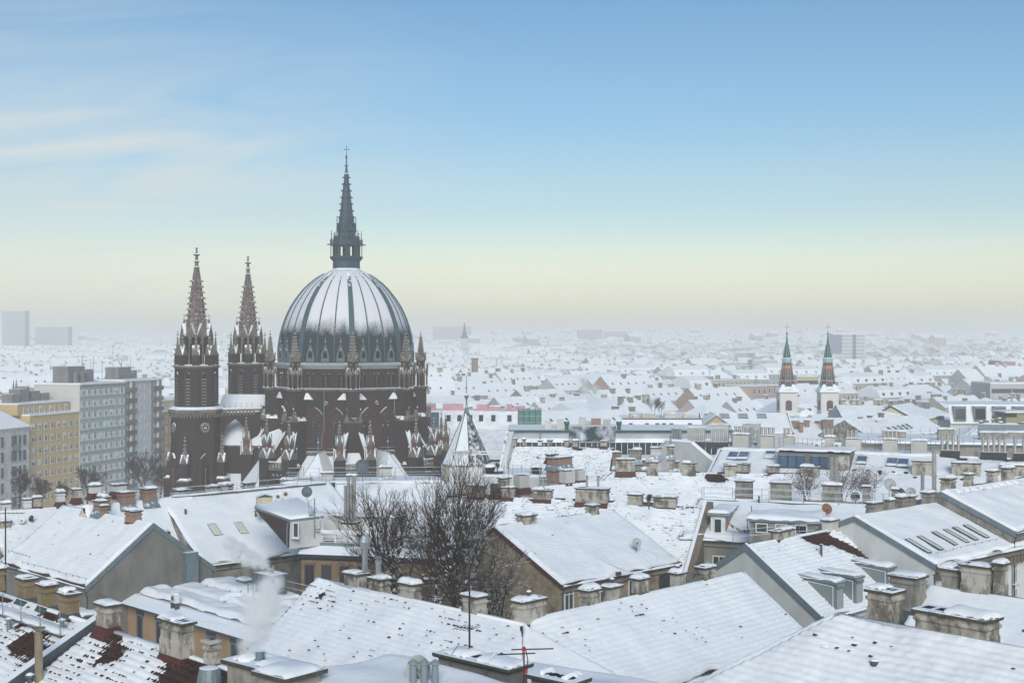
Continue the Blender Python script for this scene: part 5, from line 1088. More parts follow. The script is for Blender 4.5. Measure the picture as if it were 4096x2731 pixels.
part('cornice', MB().rings([[(x, .05, 19.4), (x, -.35, 19.9), (x, -.5, 20.2), (x, .05, 20.25)] for x in (-.2, 30.1)]), PL['plaster_white'], wb_)
mb = MB(); mb.add([(-.5, -.6, 20.2), (30.3, -.6, 20.2), (24, 7, 25.6), (3, 7, 25.6), (30.3, 14.5, 20.2), (-.5, 14.5, 20.2)], [(0, 1, 2, 3), (1, 4, 2), (3, 2, 4, 5), (0, 3, 5)]); part('roof_snow', mb, SNOW, wb_)
me, mp = window_mesh(1.0, 2.4, 'zinc', True, True)
for f in range(5):
    for x in list(np.arange(16.2, 22.5, 2.1)) + [24.0, 24.95, 26.6, 28.2]: o = ob('window', me, wb_, (float(x), -.0, 2.0 + 3.5 * f)); ob('pane', mp, o)
part('band', MB().box(0, 30, -.1, .02, 12.2, 12.5), PL['plaster_white'], wb_); part('balcony', MB().box(23.3, 25.8, -.9, 0, 15.3, 15.5).box(23.3, 25.8, -.9, -.85, 15.5, 16.4), PL['plaster_grey'], wb_)

# ------------------------------------------------------------------ the twin-spired church on the right
TWD = 330.0; k_ = TWD / FPX
tc_ = thing('twin_spired_church', 'pale church with two slender patterned blue-green spires and gilded crosses', 'church', (Dp(3230, 1365, TWD).x, TWD, 0))
SPG = mat('spire_slate', (.012, .038, .078), .5, col2=(.02, .05, .085), var=.6, scale=1.5, spec=.4); SPC = mat('copper_green', (.10, .30, .26), .5, col2=(.16, .36, .31), var=.6, scale=2); ORN = mat('orange_slate', (.70, .17, .05), .6); CREAM = mat('tower_cream', (.68, .67, .63), .85, col2=(.60, .59, .55), var=.5, scale=.5, snow=.35); GOLD = mat('gilt', (.42, .20, .10), .4, .6)
for px in (3147.5, 3311.0):
    bx_ = (px - 3230) * k_; t_ = ob('tower', MB().rrect([(2.5, 2.5, 0), (2.5, 2.5, 20.6), (2.75, 2.75, 20.8), (2.75, 2.75, 21.2), (2.2, 2.2, 21.4), (2.2, 2.2, 27.0)]).mesh('tower', CREAM), tc_, (bx_, 0, 0))
    mb = MB()
    for s in range(4):
        mb.T = MX.Rotation(pi / 2 * s, 4, 'Z')
        for x in (-1.85, 1.85): mb.box(x - .3, x + .3, -2.3, -2.15, 21.4, 26.9)
        mb.prism([(-2.45, 26.8), (2.45, 26.8), (2.45, 27.0), (1.5, 27.05), (1.2, 27.4), (.7, 27.75), (0, 27.88), (-.7, 27.75), (-1.2, 27.4), (-1.5, 27.05), (-2.45, 27.0)], -2.5, -2.1)
    mb.T = None; part('pilasters', mb, CREAM, t_)
    for s in range(4):
        wm = MB(); wm.mi = 0; pts = [(-.82, 22.3)] + [(-.82 * cos(a), 24.35 + .55 * sin(a)) for a in np.linspace(0, pi, 9)] + [(.82, 22.3)]; wm.prism(pts, -2.24, -2.1)
        for i in range(8): wm.add([(-.8, -2.25, 22.5 + i * .3), (.8, -2.25, 22.5 + i * .3), (.8, -2.33, 22.38 + i * .3), (-.8, -2.33, 22.38 + i * .3)], [(0, 1, 2, 3)])
        ob('louvre_window', wm.mesh('louvre_window', mat('plum_louvre', (.13, .065, .085), .7)), t_, None, pi / 2 * s)
        mb = MB(); mb.T = MX.Translation((0, -2.22, 25.95)); mb.band(ring_(.62), ring_(.72), -.06, .05); mb.T = None; ob('roundel', mb.mesh('roundel', CREAM), t_, None, pi / 2 * s)
    # snowy skirts at the spire foot
    mb = MB(); o8 = [(2.5 * cos(pi / 4 * i + pi / 8), 2.5 * sin(pi / 4 * i + pi / 8)) for i in range(8)]
    mb.rings([[(2.75, -2.75, 27.0), (2.75, 2.75, 27.0), (-2.75, 2.75, 27.0), (-2.75, -2.75, 27.0)], [(1.5, -1.5, 29.0), (1.5, 1.5, 29.0), (-1.5, 1.5, 29.0), (-1.5, -1.5, 29.0)]]); part('snow_skirt', mb, SNOW, t_)
    sp_ = part('spire', MB().lathe([(2.3, 27.3), (2.05, 28.2), (1.12, 34.6)], 8, ph=pi / 8), SPG, t_)
    part('collar', MB().lathe([(1.18, 34.5), (1.3, 34.7), (1.3, 35.4), (1.45, 35.55), (1.05, 35.8)], 8, ph=pi / 8), mat('collar_grey', (.36, .42, .42), .6, snow=.5), t_)
    part('upper_spire', MB().lathe([(1.0, 35.7), (.42, 39.2)], 8, ph=pi / 8), SPG, t_)
    part('needle', MB().lathe([(.36, 39.1), (.10, 41.7), (.22, 41.9), (.25, 42.1), (.06, 42.4)], 8), mat('violet_copper', (.09, .09, .15), .5), t_)
    part('cross', MB().box(-.045, .045, -.045, .045, 42.3, 44.5).box(-.52, .52, -.04, .04, 43.65, 43.75).cbox((-.52, 0, 43.58), .14, .1, .24).cbox((.52, 0, 43.58), .14, .1, .24).cbox((0, 0, 44.4), .24, .1, .14), GOLD, t_)
    for i in range(8):
        a = pi / 8 + pi / 4 * i; ob('rib', MB().tube((2.07 * cos(a), 2.07 * sin(a), 28.2), (1.14 * cos(a), 1.14 * sin(a), 34.6), .10, .08, 5).mesh('rib', SPC), sp_); ob('rib', MB().tube((1.02 * cos(a), 1.02 * sin(a), 35.7), (.44 * cos(a), .44 * sin(a), 39.2), .09, .05, 5).mesh('rib', SPC), sp_)
    # orange pattern slates, one set on each face: zigzag, lozenge, dentil band
    ap = lambda z: (2.05 + (1.12 - 2.05) * (z - 28.2) / 6.4) * cos(pi / 8) + .03
    fw = lambda z: (2.05 + (1.12 - 2.05) * (z - 28.2) / 6.4) * sin(pi / 8)
    pm = MB(); q = lambda x, z: (x, -ap(z), z)
    def strip(p0, p1, hw): pm.add([q(p0[0], p0[1] - hw), q(p1[0], p1[1] - hw), q(p1[0], p1[1] + hw), q(p0[0], p0[1] + hw)], [(0, 1, 2, 3)])
    z = 29.9; f = fw(z) * .86; n_ = 6
    for i in range(n_): strip((-f + 2 * f * i / n_, z + (.1 if i % 2 else -.1)), (-f + 2 * f * (i + 1) / n_, z + (-.1 if i % 2 else .1)), .17)
    z = 33.55; f = fw(z) * .86; strip((-f, z), (f, z), .19)
    for s in (-1, 1):
        for (x0, z0), (x1, z1) in (((.85, 33.4), (.12, 32.9)), ((.12, 33.3), (.62, 32.6)), ((.62, 32.6), (.06, 31.9)), ((.05, 31.75), (.32, 31.4)), ((.32, 31.4), (0, 31.05))): strip((s * x0 * fw(z0), z0), (s * x1 * fw(z1), z1), .15)
    me_pt = pm.mesh('pattern_slates', ORN)
    for i in range(8): ob('pattern_slates', me_pt, sp_, None, pi / 4 * i)
mb = MB(); mb.box(-9.5, 9.5, 2, 40, 0, 17.5); part('nave', mb, CREAM, tc_)
mb = MB(); mb.add([(-10, 1, 17.4), (10, 1, 17.4), (10, 42, 17.4), (-10, 42, 17.4), (0, 1, 22.5), (0, 42, 22.5)], [(0, 1, 4), (0, 4, 5, 3), (1, 2, 5, 4), (2, 3, 5)]); part('nave_roof', mb, SNOW, tc_)
part('front_block', MB().box(-8.5, 8.5, -1.5, 2.2, 0, 20.5), CREAM, tc_)
# ------------------------------------------------------------------ houses between the near roofs and the church
SN = dict(du=.3, dv=.165, gutter=False)
B2 = Hpx('corner_house', 'house with cream bay, hipped snow roof and brick chimneys beside the roof walkway', (330, 2030), (652, 1974), 25.5, (858, 2168), end=2, ang=45, wall='plaster_cream', verge=None, seed=61, rip=.03, th=.2, extra=(0, 0), du=.25, dv=.11, bare=spots(*[(3 + i * 1.35, 3.0 + .2 * i, .2, 1.6) for i in range(8)]))
for a in ((466, 535, 1966, 2020, 'brick', 1.4, .6, ZINC), (556, 623, 1952, 2008, 'brick', 1.3, .5, ZINC), (408, 458, 1940, 1978, 'plaster_pale', 1.3, .9, FLASH), (500, 560, 1936, 1970, 'plaster_pale', 1.5, .9, FLASH)):
    chimney(B2, a[0], a[1], a[2], a[3], yoff=-.2 if a[4] == 'brick' else 2.5, style=a[4], ratio=a[5], snow=a[6], flash=a[7])
part('bay', MB().lathe([(1.6, 8), (1.6, B2.ze - .35)], 8, (B2.L - 1.2, -B2.w + 1.0)), PL['plaster_cream'], B2.o); part('bay_roof', MB().lathe([(2.0, B2.ze - .4), (2.0, B2.ze - .2), (.4, B2.ze + .25)], 8, (B2.L - 1.2, -B2.w + 1.0)), ZINC, B2.o)
B3 = House('walkway_house', 'house with two skylights in its smooth snow slope and a railed ridge walkway', G(640, 1998, 25.5), R(43), 19, 7.6, 25.5, 20.4, wall='plaster_grey', verge=None, seed=67, rip=.03, th=.2, du=.25, dv=.11)
for a in ((708, 772, 1958, 2000), (866, 940, 1938, 1986), (978, 1030, 1930, 1972), (828, 880, 1945, 1972)): chimney(B3, *a, yoff=.4, style='plaster_old', flash=FLASH, snow=.6, ratio=1.6)
for px, py in ((857, 2125), (962, 2118)): skylight(B3, px, py, .85, 1.6, mat('pale_reflection', (.42, .42, .38)), up=.34)
railing(B3, [(1, -.4, 25.5), (18, -.4, 25.5)], 1.0, 1.7); part('walkway', MB().box(1, 18, -.5, .3, 25.62, 25.7), ZINC_D, B3.o)
ob('walkway_snow', grid_mesh('snow', lump(16, .7, .16, 15, 40, 7) + np.array([9, -.1, 25.7]), SNOW), B3.o)
for px, py in ((742, 2070), (1023, 2075)): part('vent_pipe', MB().lathe([(.1, -.2), (.1, .7), (.16, .72), (.1, .8)], 8), ZINC_D, B3.o, B3.front(px, py))
# small roofs at the left edge
B0 = Hpx('edge_house', 'low snow-roofed house with white chimneys at the foot of the yellow block', (-60, 2055), (420, 2000), 24, w=7, pitch=30, ang=38, wall='plaster_grey', verge=None, seed=71, th=.16, bare=spots((9, 3, 2, .7), base=.03), du=.25, dv=.11)
for a in ((2, 48, 2010, 2058, 'plaster_pale'), (92, 130, 1995, 2038, 'plaster_pale'), (130, 172, 1988, 2032, 'plaster_old'), (224, 265, 1966, 2012, 'plaster_pale'), (288, 328, 1955, 1996, 'plaster_old')): chimney(B0, *a[:4], yoff=.2, style=a[4], snow=.9, ratio=1.2)
chimney(B0, -10, 48, 2085, 2122, on='front', style='plaster_old', snow=.6, ratio=1.4)
dish('white snow-filled satellite dish low on the edge house roof', B0.l2w(B0.front(86, 2108)), .5, R(20), WHITE, .6); dish('black satellite dish low on the edge house roof', B0.l2w(B0.front(130, 2100)), .42, R(-20), mat('dish_black', (.04, .045, .05), .5), .6)
# terrace building with windowed court wall
TB_D = 108.0; P_ = Dp(1205, 2215, TB_D); a_ = R(-12)
tb = thing('terrace_house', 'courtyard house with railed snowy terrace, brown windows and dark dormer', 'house', (P_.x, P_.y, 0), a_); zt = P_.z
part('wall', MB().box(0, 13.5, 0, 8, 0, zt), PL['plaster_tan'], tb)
part('eave', MB().rings([[(x, .05, zt - .5), (x, -.35, zt - .25), (x, -.55, zt + .1), (x, .9, zt + .75), (x, 1.0, zt - .4)] for x in (-.1, 13.6)]), ZINC_D, tb)
part('parapet', MB().box(-.6, 13.6, .7, 1.0, zt + .3, zt + .95), ZINC, tb); part('terrace_floor', MB().box(-.5, 13.5, .9, 8, zt + .3, zt + .75), SNOW, tb)
mb = MB()
for i in range(10): mb.box(-.1 + i * 1.4, .02 + i * 1.4, .75, .93, zt + .9, zt + 1.75)
for z in (1.1, 1.4): mb.tube((-.1, .84, zt + z), (13.5, .84, zt + z), .03, n_=4)
mb.box(-.2, 13.5, .6, 1.1, zt + 1.7, zt + 1.85); part('balustrade', mb, WHITE, tb)
ob('rail_snow', grid_mesh('snow', lump(13.8, .5, .16, 44, 60, 6) + np.array([6.6, .85, zt + 1.85]), SNOW), tb)
for x in (.75, 2.25, 3.85, 5.5):
    me, mp = window_mesh(.85, 1.75, 'brown'); o = ob('window', me, tb, (x, -.0, zt - 2.6)); ob('pane', mp, o); part('surround', MB().box(-.52, .52, -.12, .03, 1.77, 1.9), PL['plaster_brown'], o)
# dormer house behind the terrace: dark cheek, flat snow roof, gable end to the camera
TI = tb.matrix_basis.inverted(); tl = lambda x, y, D_: TI @ Dp(x, y, D_)
qa, qb, qc, qd = tl(1018, 2030, 114), tl(1160, 2082, 107), tl(1296, 2066, 108.5), tl(1190, 2000, 115.5); up_ = V((0, 0, 1))
part('dark_cheek', MB().add([qa - up_ * .1, qb - up_ * .1, tl(1152, 2190, 107), qa + V((.1, .2, -.1)), qb + V((.1, .2, -.1)), tl(1152, 2190, 107) + V((.1, .2, 0))], [(0, 1, 2), (3, 5, 4), (0, 3, 4, 1), (1, 4, 5, 2)]), mat('brown_cheek', (.055, .035, .034), .8), tb)
part('dormer_wall', MB().add([qb - up_ * .1, qc - up_ * .1, tl(1156, 2195, 107.1), tl(1290, 2180, 108.5)], [(0, 2, 3, 1)]), PL['plaster_pale'], tb)
part('dormer_roof', MB().rings([[p - up_ * .12 for p in (qa, qb, qc, qd)], [p + up_ * .1 for p in (qa, qb, qc, qd)]]), ZINC, tb)
mid_ = (qa + qb + qc + qd) * .25
part('dormer_snow', MB().rings([[p + up_ * .1 for p in (qa, qb, qc, qd)], [p.lerp(mid_, .02) + up_ * .28 for p in (qa, qb, qc, qd)], [p.lerp(mid_, .10) + up_ * .36 for p in (qa, qb, qc, qd)]], cap0=False), SNOW, tb, smooth=True)
me, mp = window_mesh(.55, 1.3, 'white', False); o = ob('window', me, tb, tl(1184, 2150, 107.0)); ob('pane', mp, o)
part('rain_pipe', MB().path([tl(1152, 2088, 106.7), tl(1148, 2110, 106.7), tl(1148, 2190, 106.7)], .06), ZINC, tb)
rw = [tl(1290, 2125, 113), tl(1380, 2125, 113), tl(1430, 2130, 112), tl(1600, 2140, 112)]
part('rear_wall', MB().rings([[p + V((0, 0, z)) for p in (rw[0], rw[1], rw[3], rw[3] + V((0, .4, 0)), rw[0] + V((0, .4, 0)))] for z in (-1.2, 1.5)]), PL['plaster_pale'], tb)
ob('rear_snow', grid_mesh('snow', lump(6.8, .8, .22, 48, 30, 6) + np.array(tuple((rw[0] + rw[3]) * .5 + V((0, .2, 1.5)))), SNOW), tb)
bp = tl(1403, 2092, 111.5)
part('flue_base', MB().rrect([(.62, .5, bp.z - 2.2), (.62, .5, bp.z)], (bp.x, bp.y)), PL['plaster_pale'], tb); part('plinth', MB().rrect([(.72, .6, bp.z), (.72, .6, bp.z + .15)], (bp.x, bp.y)), FLASH, tb)
for i, (x, y, h_) in enumerate(((-.42, -.2, 3.2), (-.14, -.25, 3.2), (.14, -.25, 3.3), (.42, -.2, 4.1), (-.3, .25, 4.0), (.12, .25, 4.1))):
    part('flue_pipe', MB().lathe([(.145, bp.z + .1), (.145, bp.z + h_), (.18, bp.z + h_ + .02), (.18, bp.z + h_ + .1)], 10, (bp.x + x, bp.y + y)), STEEL, tb)
ob('flue_snow', grid_mesh('snow', lump(1.0, .6, .16, 52) + np.array([bp.x + .05, bp.y + .2, bp.z + 4.2]), SNOW), tb)
# spiral stair
ps = tl(1258, 2125, 108); cx_, cy_ = ps.x, ps.y; mb = MB()
for i in range(11):
    a = i * .5; z = ps.z + i * .2; mb.add([(cx_, cy_, z), (cx_ + .5 * cos(a), cy_ + .5 * sin(a), z), (cx_ + .5 * cos(a + .5), cy_ + .5 * sin(a + .5), z), (cx_, cy_, z + .05), (cx_ + .5 * cos(a), cy_ + .5 * sin(a), z + .05), (cx_ + .5 * cos(a + .5), cy_ + .5 * sin(a + .5), z + .05)], [(0, 2, 1), (3, 4, 5), (0, 1, 4, 3), (1, 2, 5, 4)])
    mb.tube((cx_ + .5 * cos(a), cy_ + .5 * sin(a), z), (cx_ + .5 * cos(a), cy_ + .5 * sin(a), z + .9), .013, n_=3)
    mb.tube((cx_ + .5 * cos(a), cy_ + .5 * sin(a), z + .9), (cx_ + .5 * cos(a + .5), cy_ + .5 * sin(a + .5), z + 1.1), .022, n_=4)
mb.tube((cx_, cy_, ps.z - .5), (cx_, cy_, ps.z + 2.8), .05); part('spiral_stair', mb, mat('stair_metal', (.26, .28, .28), .5, .4, snow=.45), tb)
part('planter', MB().box(1.6, 2.5, 1.3, 1.7, zt + .75, zt + 1.05), FLASH, tb)
gr = thing('kettle_grill', 'black kettle grill standing on the snowy terrace', 'grill', Lw(tb, (4.6, 1.8, zt + .75))); part('bowl', MB().lathe([(.05, .55), (.26, .65), (.3, .85), (.22, 1.02), (.04, 1.1)], 10), DARK, gr); part('legs', MB().tube((0, 0, .6), (.25, 0, 0), .02).tube((0, 0, .6), (-.15, .2, 0), .02).tube((0, 0, .6), (-.15, -.2, 0), .02), ZINC_D, gr)
dish('dark satellite dish on a pole beside the spiral stair', Dp(1227, 2005, 118), .78, R(12), mat('dish_slate', (.10, .13, .15), .5), .8); dish('pale snow-filled satellite dish above the spiral stair', Dp(1226, 2050, 116), .72, R(-30), WHITE, .8)
# steps of roofs behind the terrace: a zinc attic with two skylights, red tile piece
P_ = Dp(1330, 1985, 134); za = P_.z
AT = House('attic_house', 'zinc-edged attic with two skylights and a railed terrace just before the church', Dp(1215, 1945, 139), R(4), 16, 7, 27.2 - 3.0, 20.2, wall='plaster_pale', verge=ZINC, seed=73, tile=TILE_RED, th=.25, **SN)
for px, py in ((1275, 1965), (1325, 1960)): skylight(AT, px, py, 1.0, 1.9, GLASS, up=.4)
railing(AT, [(-2, 1.2, 24.3), (15, 1.2, 24.3)], 1.3, 1.3); railing(AT, [(-2, 3.2, 24.3), (15, 3.2, 24.3)], 1.6, 1.7)
part('terrace', MB().box(-2.5, 15.5, .6, 6, 20, 24.4), ZINC, AT.o); ob('terrace_snow', grid_mesh('snow', lump(17.5, 5, .3, 81, 40, 14) + np.array([6.5, 3.2, 24.4]), SNOW), AT.o)
for a in ((1110, 1170, 1918, 1950), (1190, 1242, 1910, 1948), (1275, 1330, 1890, 1925), (1512, 1568, 1868, 1908)): chimney(AT, *a, yoff=2.2, style='render_box', flash=ZINC, snow=.8, ratio=1.6, band=False)
dish('large dark satellite dish on the pole before the church chapels', Dp(1450, 1905, 136), 1.15, R(0), mat('dish_slate', (.1, .13, .15)), 1.0, 15)
for i, (px, py) in enumerate(((1115, 1998), (1146, 1990))): aircon(('smaller', 'larger')[i] + ' air conditioner beside the green-roofed shed on the dormer terrace', Dp(px, py, 121), R(10), .75 + .12 * i)
sh = thing('roof_shed', 'pale corrugated roof shed with a green tin roof', 'shed', Dp(1057, 2020, 119), R(20)); part('wall', MB().box(-.7, .7, -.4, .4, -.8, .85), PL['plaster_cream'], sh); part('roof', MB().prism([(-.8, .82), (.8, .82), (0, 1.05)], -.5, .5), mat('green_tin', (.02, .09, .06), .5, .2, snow=.1), sh)
# building behind the tree
TH = House('tan_court_house', 'tan courtyard house with snow roof half hidden by the bare tree', Dp(1672, 2125, 112), R(8), 12, 6.5, Dp(1672, 2125, 112).z, Dp(1672, 2125, 112).z - 2.9, wall='plaster_tan', verge=FLASH, seed=79, th=.2, du=.3, dv=.15)
for px, py in ((1730, 2262), (1905, 2275)): window(TH, px, py, 1.1, 2.1, 'front')
part('porch_gable', MB().prism([(-1.8, 0), (1.8, 0), (1.8, 1.2), (0, 2.8), (-1.8, 1.2)], 0, 6), PL['plaster_grey'], TH.o, (-1.5, -4, TH.zr - 2.2)); mb = MB()
mb.add([(-2.1, -.3, 1.15), (0, -.3, 3.0), (0, 6, 3.0), (-2.1, 6, 1.15), (2.1, -.3, 1.15), (2.1, 6, 1.15)], [(0, 1, 2, 3), (1, 4, 5, 2)]); part('porch_snow', mb, SNOW, TH.o, (-1.5, -4, TH.zr - 2.2))
# long tiled roof with the row of chimneys
M1 = House('chimney_row_house', 'long tile-rowed snow roof with six soot-stained chimneys standing along its ridge', G(1790, 1978, 25), R(-21), 25.5, 8.5, 25, 19.6, wall='plaster_old', verge=FLASH, seed=83, rip=.13, th=.10, du=.22, dv=.0825, ridge_dark=.6, bare=spots((13, .4, 3, .5), (20, .5, 3, .4), (6, .6, 3, .4), (16, 3, 4, .4), base=.30, ridge=.4, rw=.9))
for a in ((1872, 1950, 1940, 1990, 1.6, .9, 0), (2007, 2065, 1948, 1994, 1.4, .5, 0), (2134, 2216, 1958, 2002, 2.0, .3, 1), (2302, 2442, 1952, 2014, 2.8, .3, 2), (2510, 2578, 1976, 2024, 1.8, .7, 0), (2612, 2714, 1986, 2034, 2.4, .4, 0)):
    chimney(M1, *a[:4], yoff=-.15, style='plaster_old', flash=FLASH, snow=a[5], ratio=a[4], pipes=a[6], flues=3)
mb = MB(); mb.rings([[(25.6, y, z - 6), (25.6, y, z), (26.3, y, z), (26.3, y, z - 6)] for y, z in ((-8.6, 20.0), (0, 25.5))]); part('parapet', mb, PL['plaster_brown'], M1.o); mb = MB(); mb.rings([[(25.45, y, z - .1), (25.45, y, z + .12), (25.75, y, z + .12), (25.75, y, z - .1)] for y, z in ((-8.6, 20.0), (0, 25.5))]); part('parapet_edge', mb, FLASH, M1.o)
M0 = House('four_chimney_house', 'snow roof with four broad stained chimneys above red metal flashings', G(2445, 1888, 26), R(-8), 20, 8, 26, 21.8, wall='plaster_old', verge=None, hipL=5, seed=89, rip=.10, th=.12, du=.25, dv=.0825, ridge_dark=.5, gutter=False, bare=spots((2, .6, 1.5, .9), (6, .8, 1.4, .8), (11, .8, 1.8, .9), (16, .6, 1.5, .9), base=.12, ridge=.2))
for a in ((2461, 2545, 1835, 1890, 1.8, .8), (2583, 2637, 1846, 1905, 1.3, .3), (2724, 2790, 1850, 1912, 1.4, .4), (2893, 2950, 1860, 1920, 1.5, .6)): chimney(M0, *a[:4], yoff=-.3, style='plaster_old', flash=FLASH, snow=a[5], ratio=a[4])
for a in ((2434, 2475, 1808, 1862, 1.0, 'brick'), (2502, 2560, 1798, 1840, 1.5, 'plaster_grey'), (2592, 2642, 1790, 1826, 1.4, 'plaster_pale'), (2660, 2697, 1784, 1822, 1.0, 'plaster_old'), (2546, 2586, 1842, 1868, 2.0, 'brick'), (2664, 2716, 1846, 1876, 2.0, 'brick')): chimney(M0, *a[:4], yoff=6.5, style=a[5], flash=ZINC, snow=.6, ratio=a[4], pipes=1 if a[0] == 2660 else 0)
M0L = House('box_chimney_house', 'snow roof with two clean grey chimney boxes and stripes of bare tile', G(2150, 1950, 25.6), R(40), 14, 7, 25.6, 21.5, wall='plaster_old', verge=None, seed=97, rip=.13, th=.10, du=.25, dv=.0825, gutter=False, bare=spots((8, 4, 2.5, .6), (5, 3, 1.5, .4), base=.08))
for a in ((2242, 2312, 1880, 1936), (2300, 2352, 1874, 1926), (2058, 2130, 1896, 1955)): chimney(M0L, *a, yoff=.3, style='render_box', flash=FLASH, snow=.95, ratio=1.3, band=False, cap=False)
chimney(M0L, 2302, 2412, 1828, 1862, yoff=4.5, style='brick', snow=.5, ratio=3, flash=ZINC); chimney(M0L, 2338, 2390, 1816, 1838, yoff=6, style='brick', snow=.5, ratio=2)
chimney(M0L, 1995, 2050, 1910, 1955, yoff=.2, style='plaster_old', snow=.9, ratio=1.4)
# terrace house with pergola left of it
tr = thing('roof_terrace_house', 'white rooftop terrace with pergola frame, planters and outside stairs', 'building', V((Dp(1815, 1900, 142).x, 142, 0)), R(-3)); z_ = Dp(1815, 1885, 142).z
part('wall', MB().box(-.5, 12.5, 0, 8, 8, z_ - .6), PL['plaster_pale'], tr); part('parapet', MB().box(-.5, 3.1, -.1, .1, z_ - 1.3, z_ + .4).box(3.0, 3.2, 0, 5, z_ - .8, z_ + .4), WHITE, tr)
ob('terrace_snow', grid_mesh('snow', lump(12.6, 7.6, .35, 84, 30, 20) + np.array([6, 4, z_ - .65]), SNOW), tr)
mb = MB()
for x, y in ((-.2, .2), (2.4, .2), (-.2, 3.6), (5.6, 3.6), (5.6, .2)): mb.box(x - .07, x + .07, y - .07, y + .07, z_ - .6, z_ + 1.9)
mb.box(-.3, 2.5, .1, .3, z_ + 1.75, z_ + 2.05); mb.box(2.4, 5.7, .12, .28, z_ + 1.85, z_ + 2.0); mb.box(-.3, 5.7, 3.5, 3.7, z_ + 1.85, z_ + 2.0); mb.box(-.3, 2.6, .1, 1.6, z_ + 1.95, z_ + 2.1); part('pergola', mb, WHITE, tr)
me, mp = window_mesh(1.0, 2.1, 'brown'); o = ob('window', me, tr, (4.6, -.05, z_ - 3.4)); ob('pane', mp, o)
for i, (x, y, r_, h_) in enumerate(((4.0, 1.2, .55, .9), (5.0, .9, .5, .5), (9.2, 1.2, .6, .9))): part('planter', MB().rrect([(r_ * .8, r_ * .7, z_ - .5), (r_, r_ * .85, z_ - .5 + h_)], (x, y)), DARK if i != 1 else ZINC_D, tr); ob('snow', grid_mesh('snow', lump(r_ * 2.1, r_ * 1.8, .4, 85 + i) + np.array([x, y, z_ - .5 + h_]), SNOW), tr)
railing(tr, [(5.6, .1, z_ - .4), (11.5, .1, z_ - .4)], 1.1, .9); mb = MB()
for i in range(9): mb.box(9.6 + .02 * i, 10.7 + .02 * i, -.2 - i * .3, .1 - i * .3, z_ - .6 - i * .25, z_ - .55 - i * .25)
mb.tube((9.6, 0, z_ - .5), (9.7, -2.7, z_ - 2.8), .05).tube((10.7, 0, z_ - .5), (10.9, -2.7, z_ - 2.8), .05).tube((9.6, 0, z_ + .5), (9.7, -2.7, z_ - 1.8), .03); part('outside_stair', mb, ZINC_D, tr)
dish('grey satellite dish by the outside stairs of the rooftop terrace', Dp(2245, 1862, 143), .8, R(-15), mast=.4)
# pointed slate turret
D_ = 172.0; P_ = Dp(1866, 1850, D_); ts = thing('turret_house', 'house turret with a steep pointed slate roof half stripped of snow', 'building', (P_.x, P_.y, 0)); hb, ht_ = P_.z, Dp(1866, 1638, D_).z
TSL = mat('turret_slate', (.035, .04, .045), .85, col2=(.78, .80, .84), var=.85, scale=2.2, bump=.3, spec=.1, sharp=True)
part('wall', MB().lathe([(3.0, 8), (3.0, hb)], 8, ph=R(10)), PL['plaster_cream'], ts)
for i in range(8):
    a0, a1 = R(10) + pi / 4 * i, R(10) + pi / 4 * (i + 1); nrm = (a0 + a1) / 2
    mm_ = SNOW_SLATE if cos(nrm - R(225)) > .55 else TSL
    part('roof_face', MB().add([(3.3 * cos(a0), 3.3 * sin(a0), hb - .1), (3.3 * cos(a1), 3.3 * sin(a1), hb - .1), (.12 * cos(a1), .12 * sin(a1), ht_), (.12 * cos(a0), .12 * sin(a0), ht_)], [(0, 1, 2, 3)]), mm_, ts)
    part('hip', MB().tube((3.3 * cos(a0), 3.3 * sin(a0), hb - .1), (.12 * cos(a0), .12 * sin(a0), ht_), .09, .05, 5), ZINC_D, ts)
part('finial', MB().lathe([(.35, ht_ - .5), (.22, ht_ + .3), (.12, ht_ + .5), (.1, ht_ + 1.4), (.3, ht_ + 1.7), (.28, ht_ + 2.0), (.06, ht_ + 2.2), (.04, ht_ + 4.6)], 8), ZINC, ts); ob('ball_snow', grid_mesh('snow', lump(.6, .6, .2, 5) + np.array([0, 0, ht_ + 1.95]), SNOW), ts)
# tile roof with stepped firewall behind the terrace, and the glazed metal-roofed block
M2 = House('firewall_house', 'tile-streaked snow roof with slanting red-edged firewall and box chimneys', G(2052, 1786, 25.5), R(-11), 14, 8, 25.5, 20.5, wall='plaster_old', verge=None, seed=101, rip=.13, th=.08, ridge_dark=.4, bare=spots((4, 1.5, 3, .7), (10, 2, 3, .7), (7, 4, 3, .6), base=.5, ridge=.3), du=.25, dv=.0825, gutter=False)
for a in ((2036, 2070, 1754, 1786), (2086, 2104, 1756, 1786), (2186, 2212, 1760, 1790), (2252, 2278, 1762, 1790), (2286, 2318, 1762, 1790), (2398, 2432, 1764, 1788)): chimney(M2, *a, yoff=.2, style='plaster_old', flash=FLASH, snow=.9, ratio=1.3, band=False)
chimney(M2, 2150, 2170, 1762, 1786, yoff=.2, style='plaster_pale', snow=.8, ratio=1.2, pipes=1, band=False)
mb = MB(); mb.rings([[(-.7, y, z - 5), (-.7, y, z), (.1, y, z), (.1, y, z - 5)] for y, z in ((-8.5, 20.6), (-.3, 27.6), (.6, 27.6))]); part('firewall', mb, PL['plaster_pale'], M2.o); mb = MB(); mb.rings([[(-.85, y, z), (-.85, y, z + .15), (-.55, y, z + .15), (-.55, y, z)] for y, z in ((-8.5, 20.6), (-.3, 27.6))]); part('firewall_edge', mb, FLASH, M2.o)
Gz = 200.0; k_ = Gz / FPX; P_ = Dp(2030, 1722, Gz); gl = thing('glazed_block', 'long block with curved metal roof, glass front and dark solar slab', 'building', (P_.x, P_.y, 0), R(-1)); zt2 = P_.z; Lg = 36
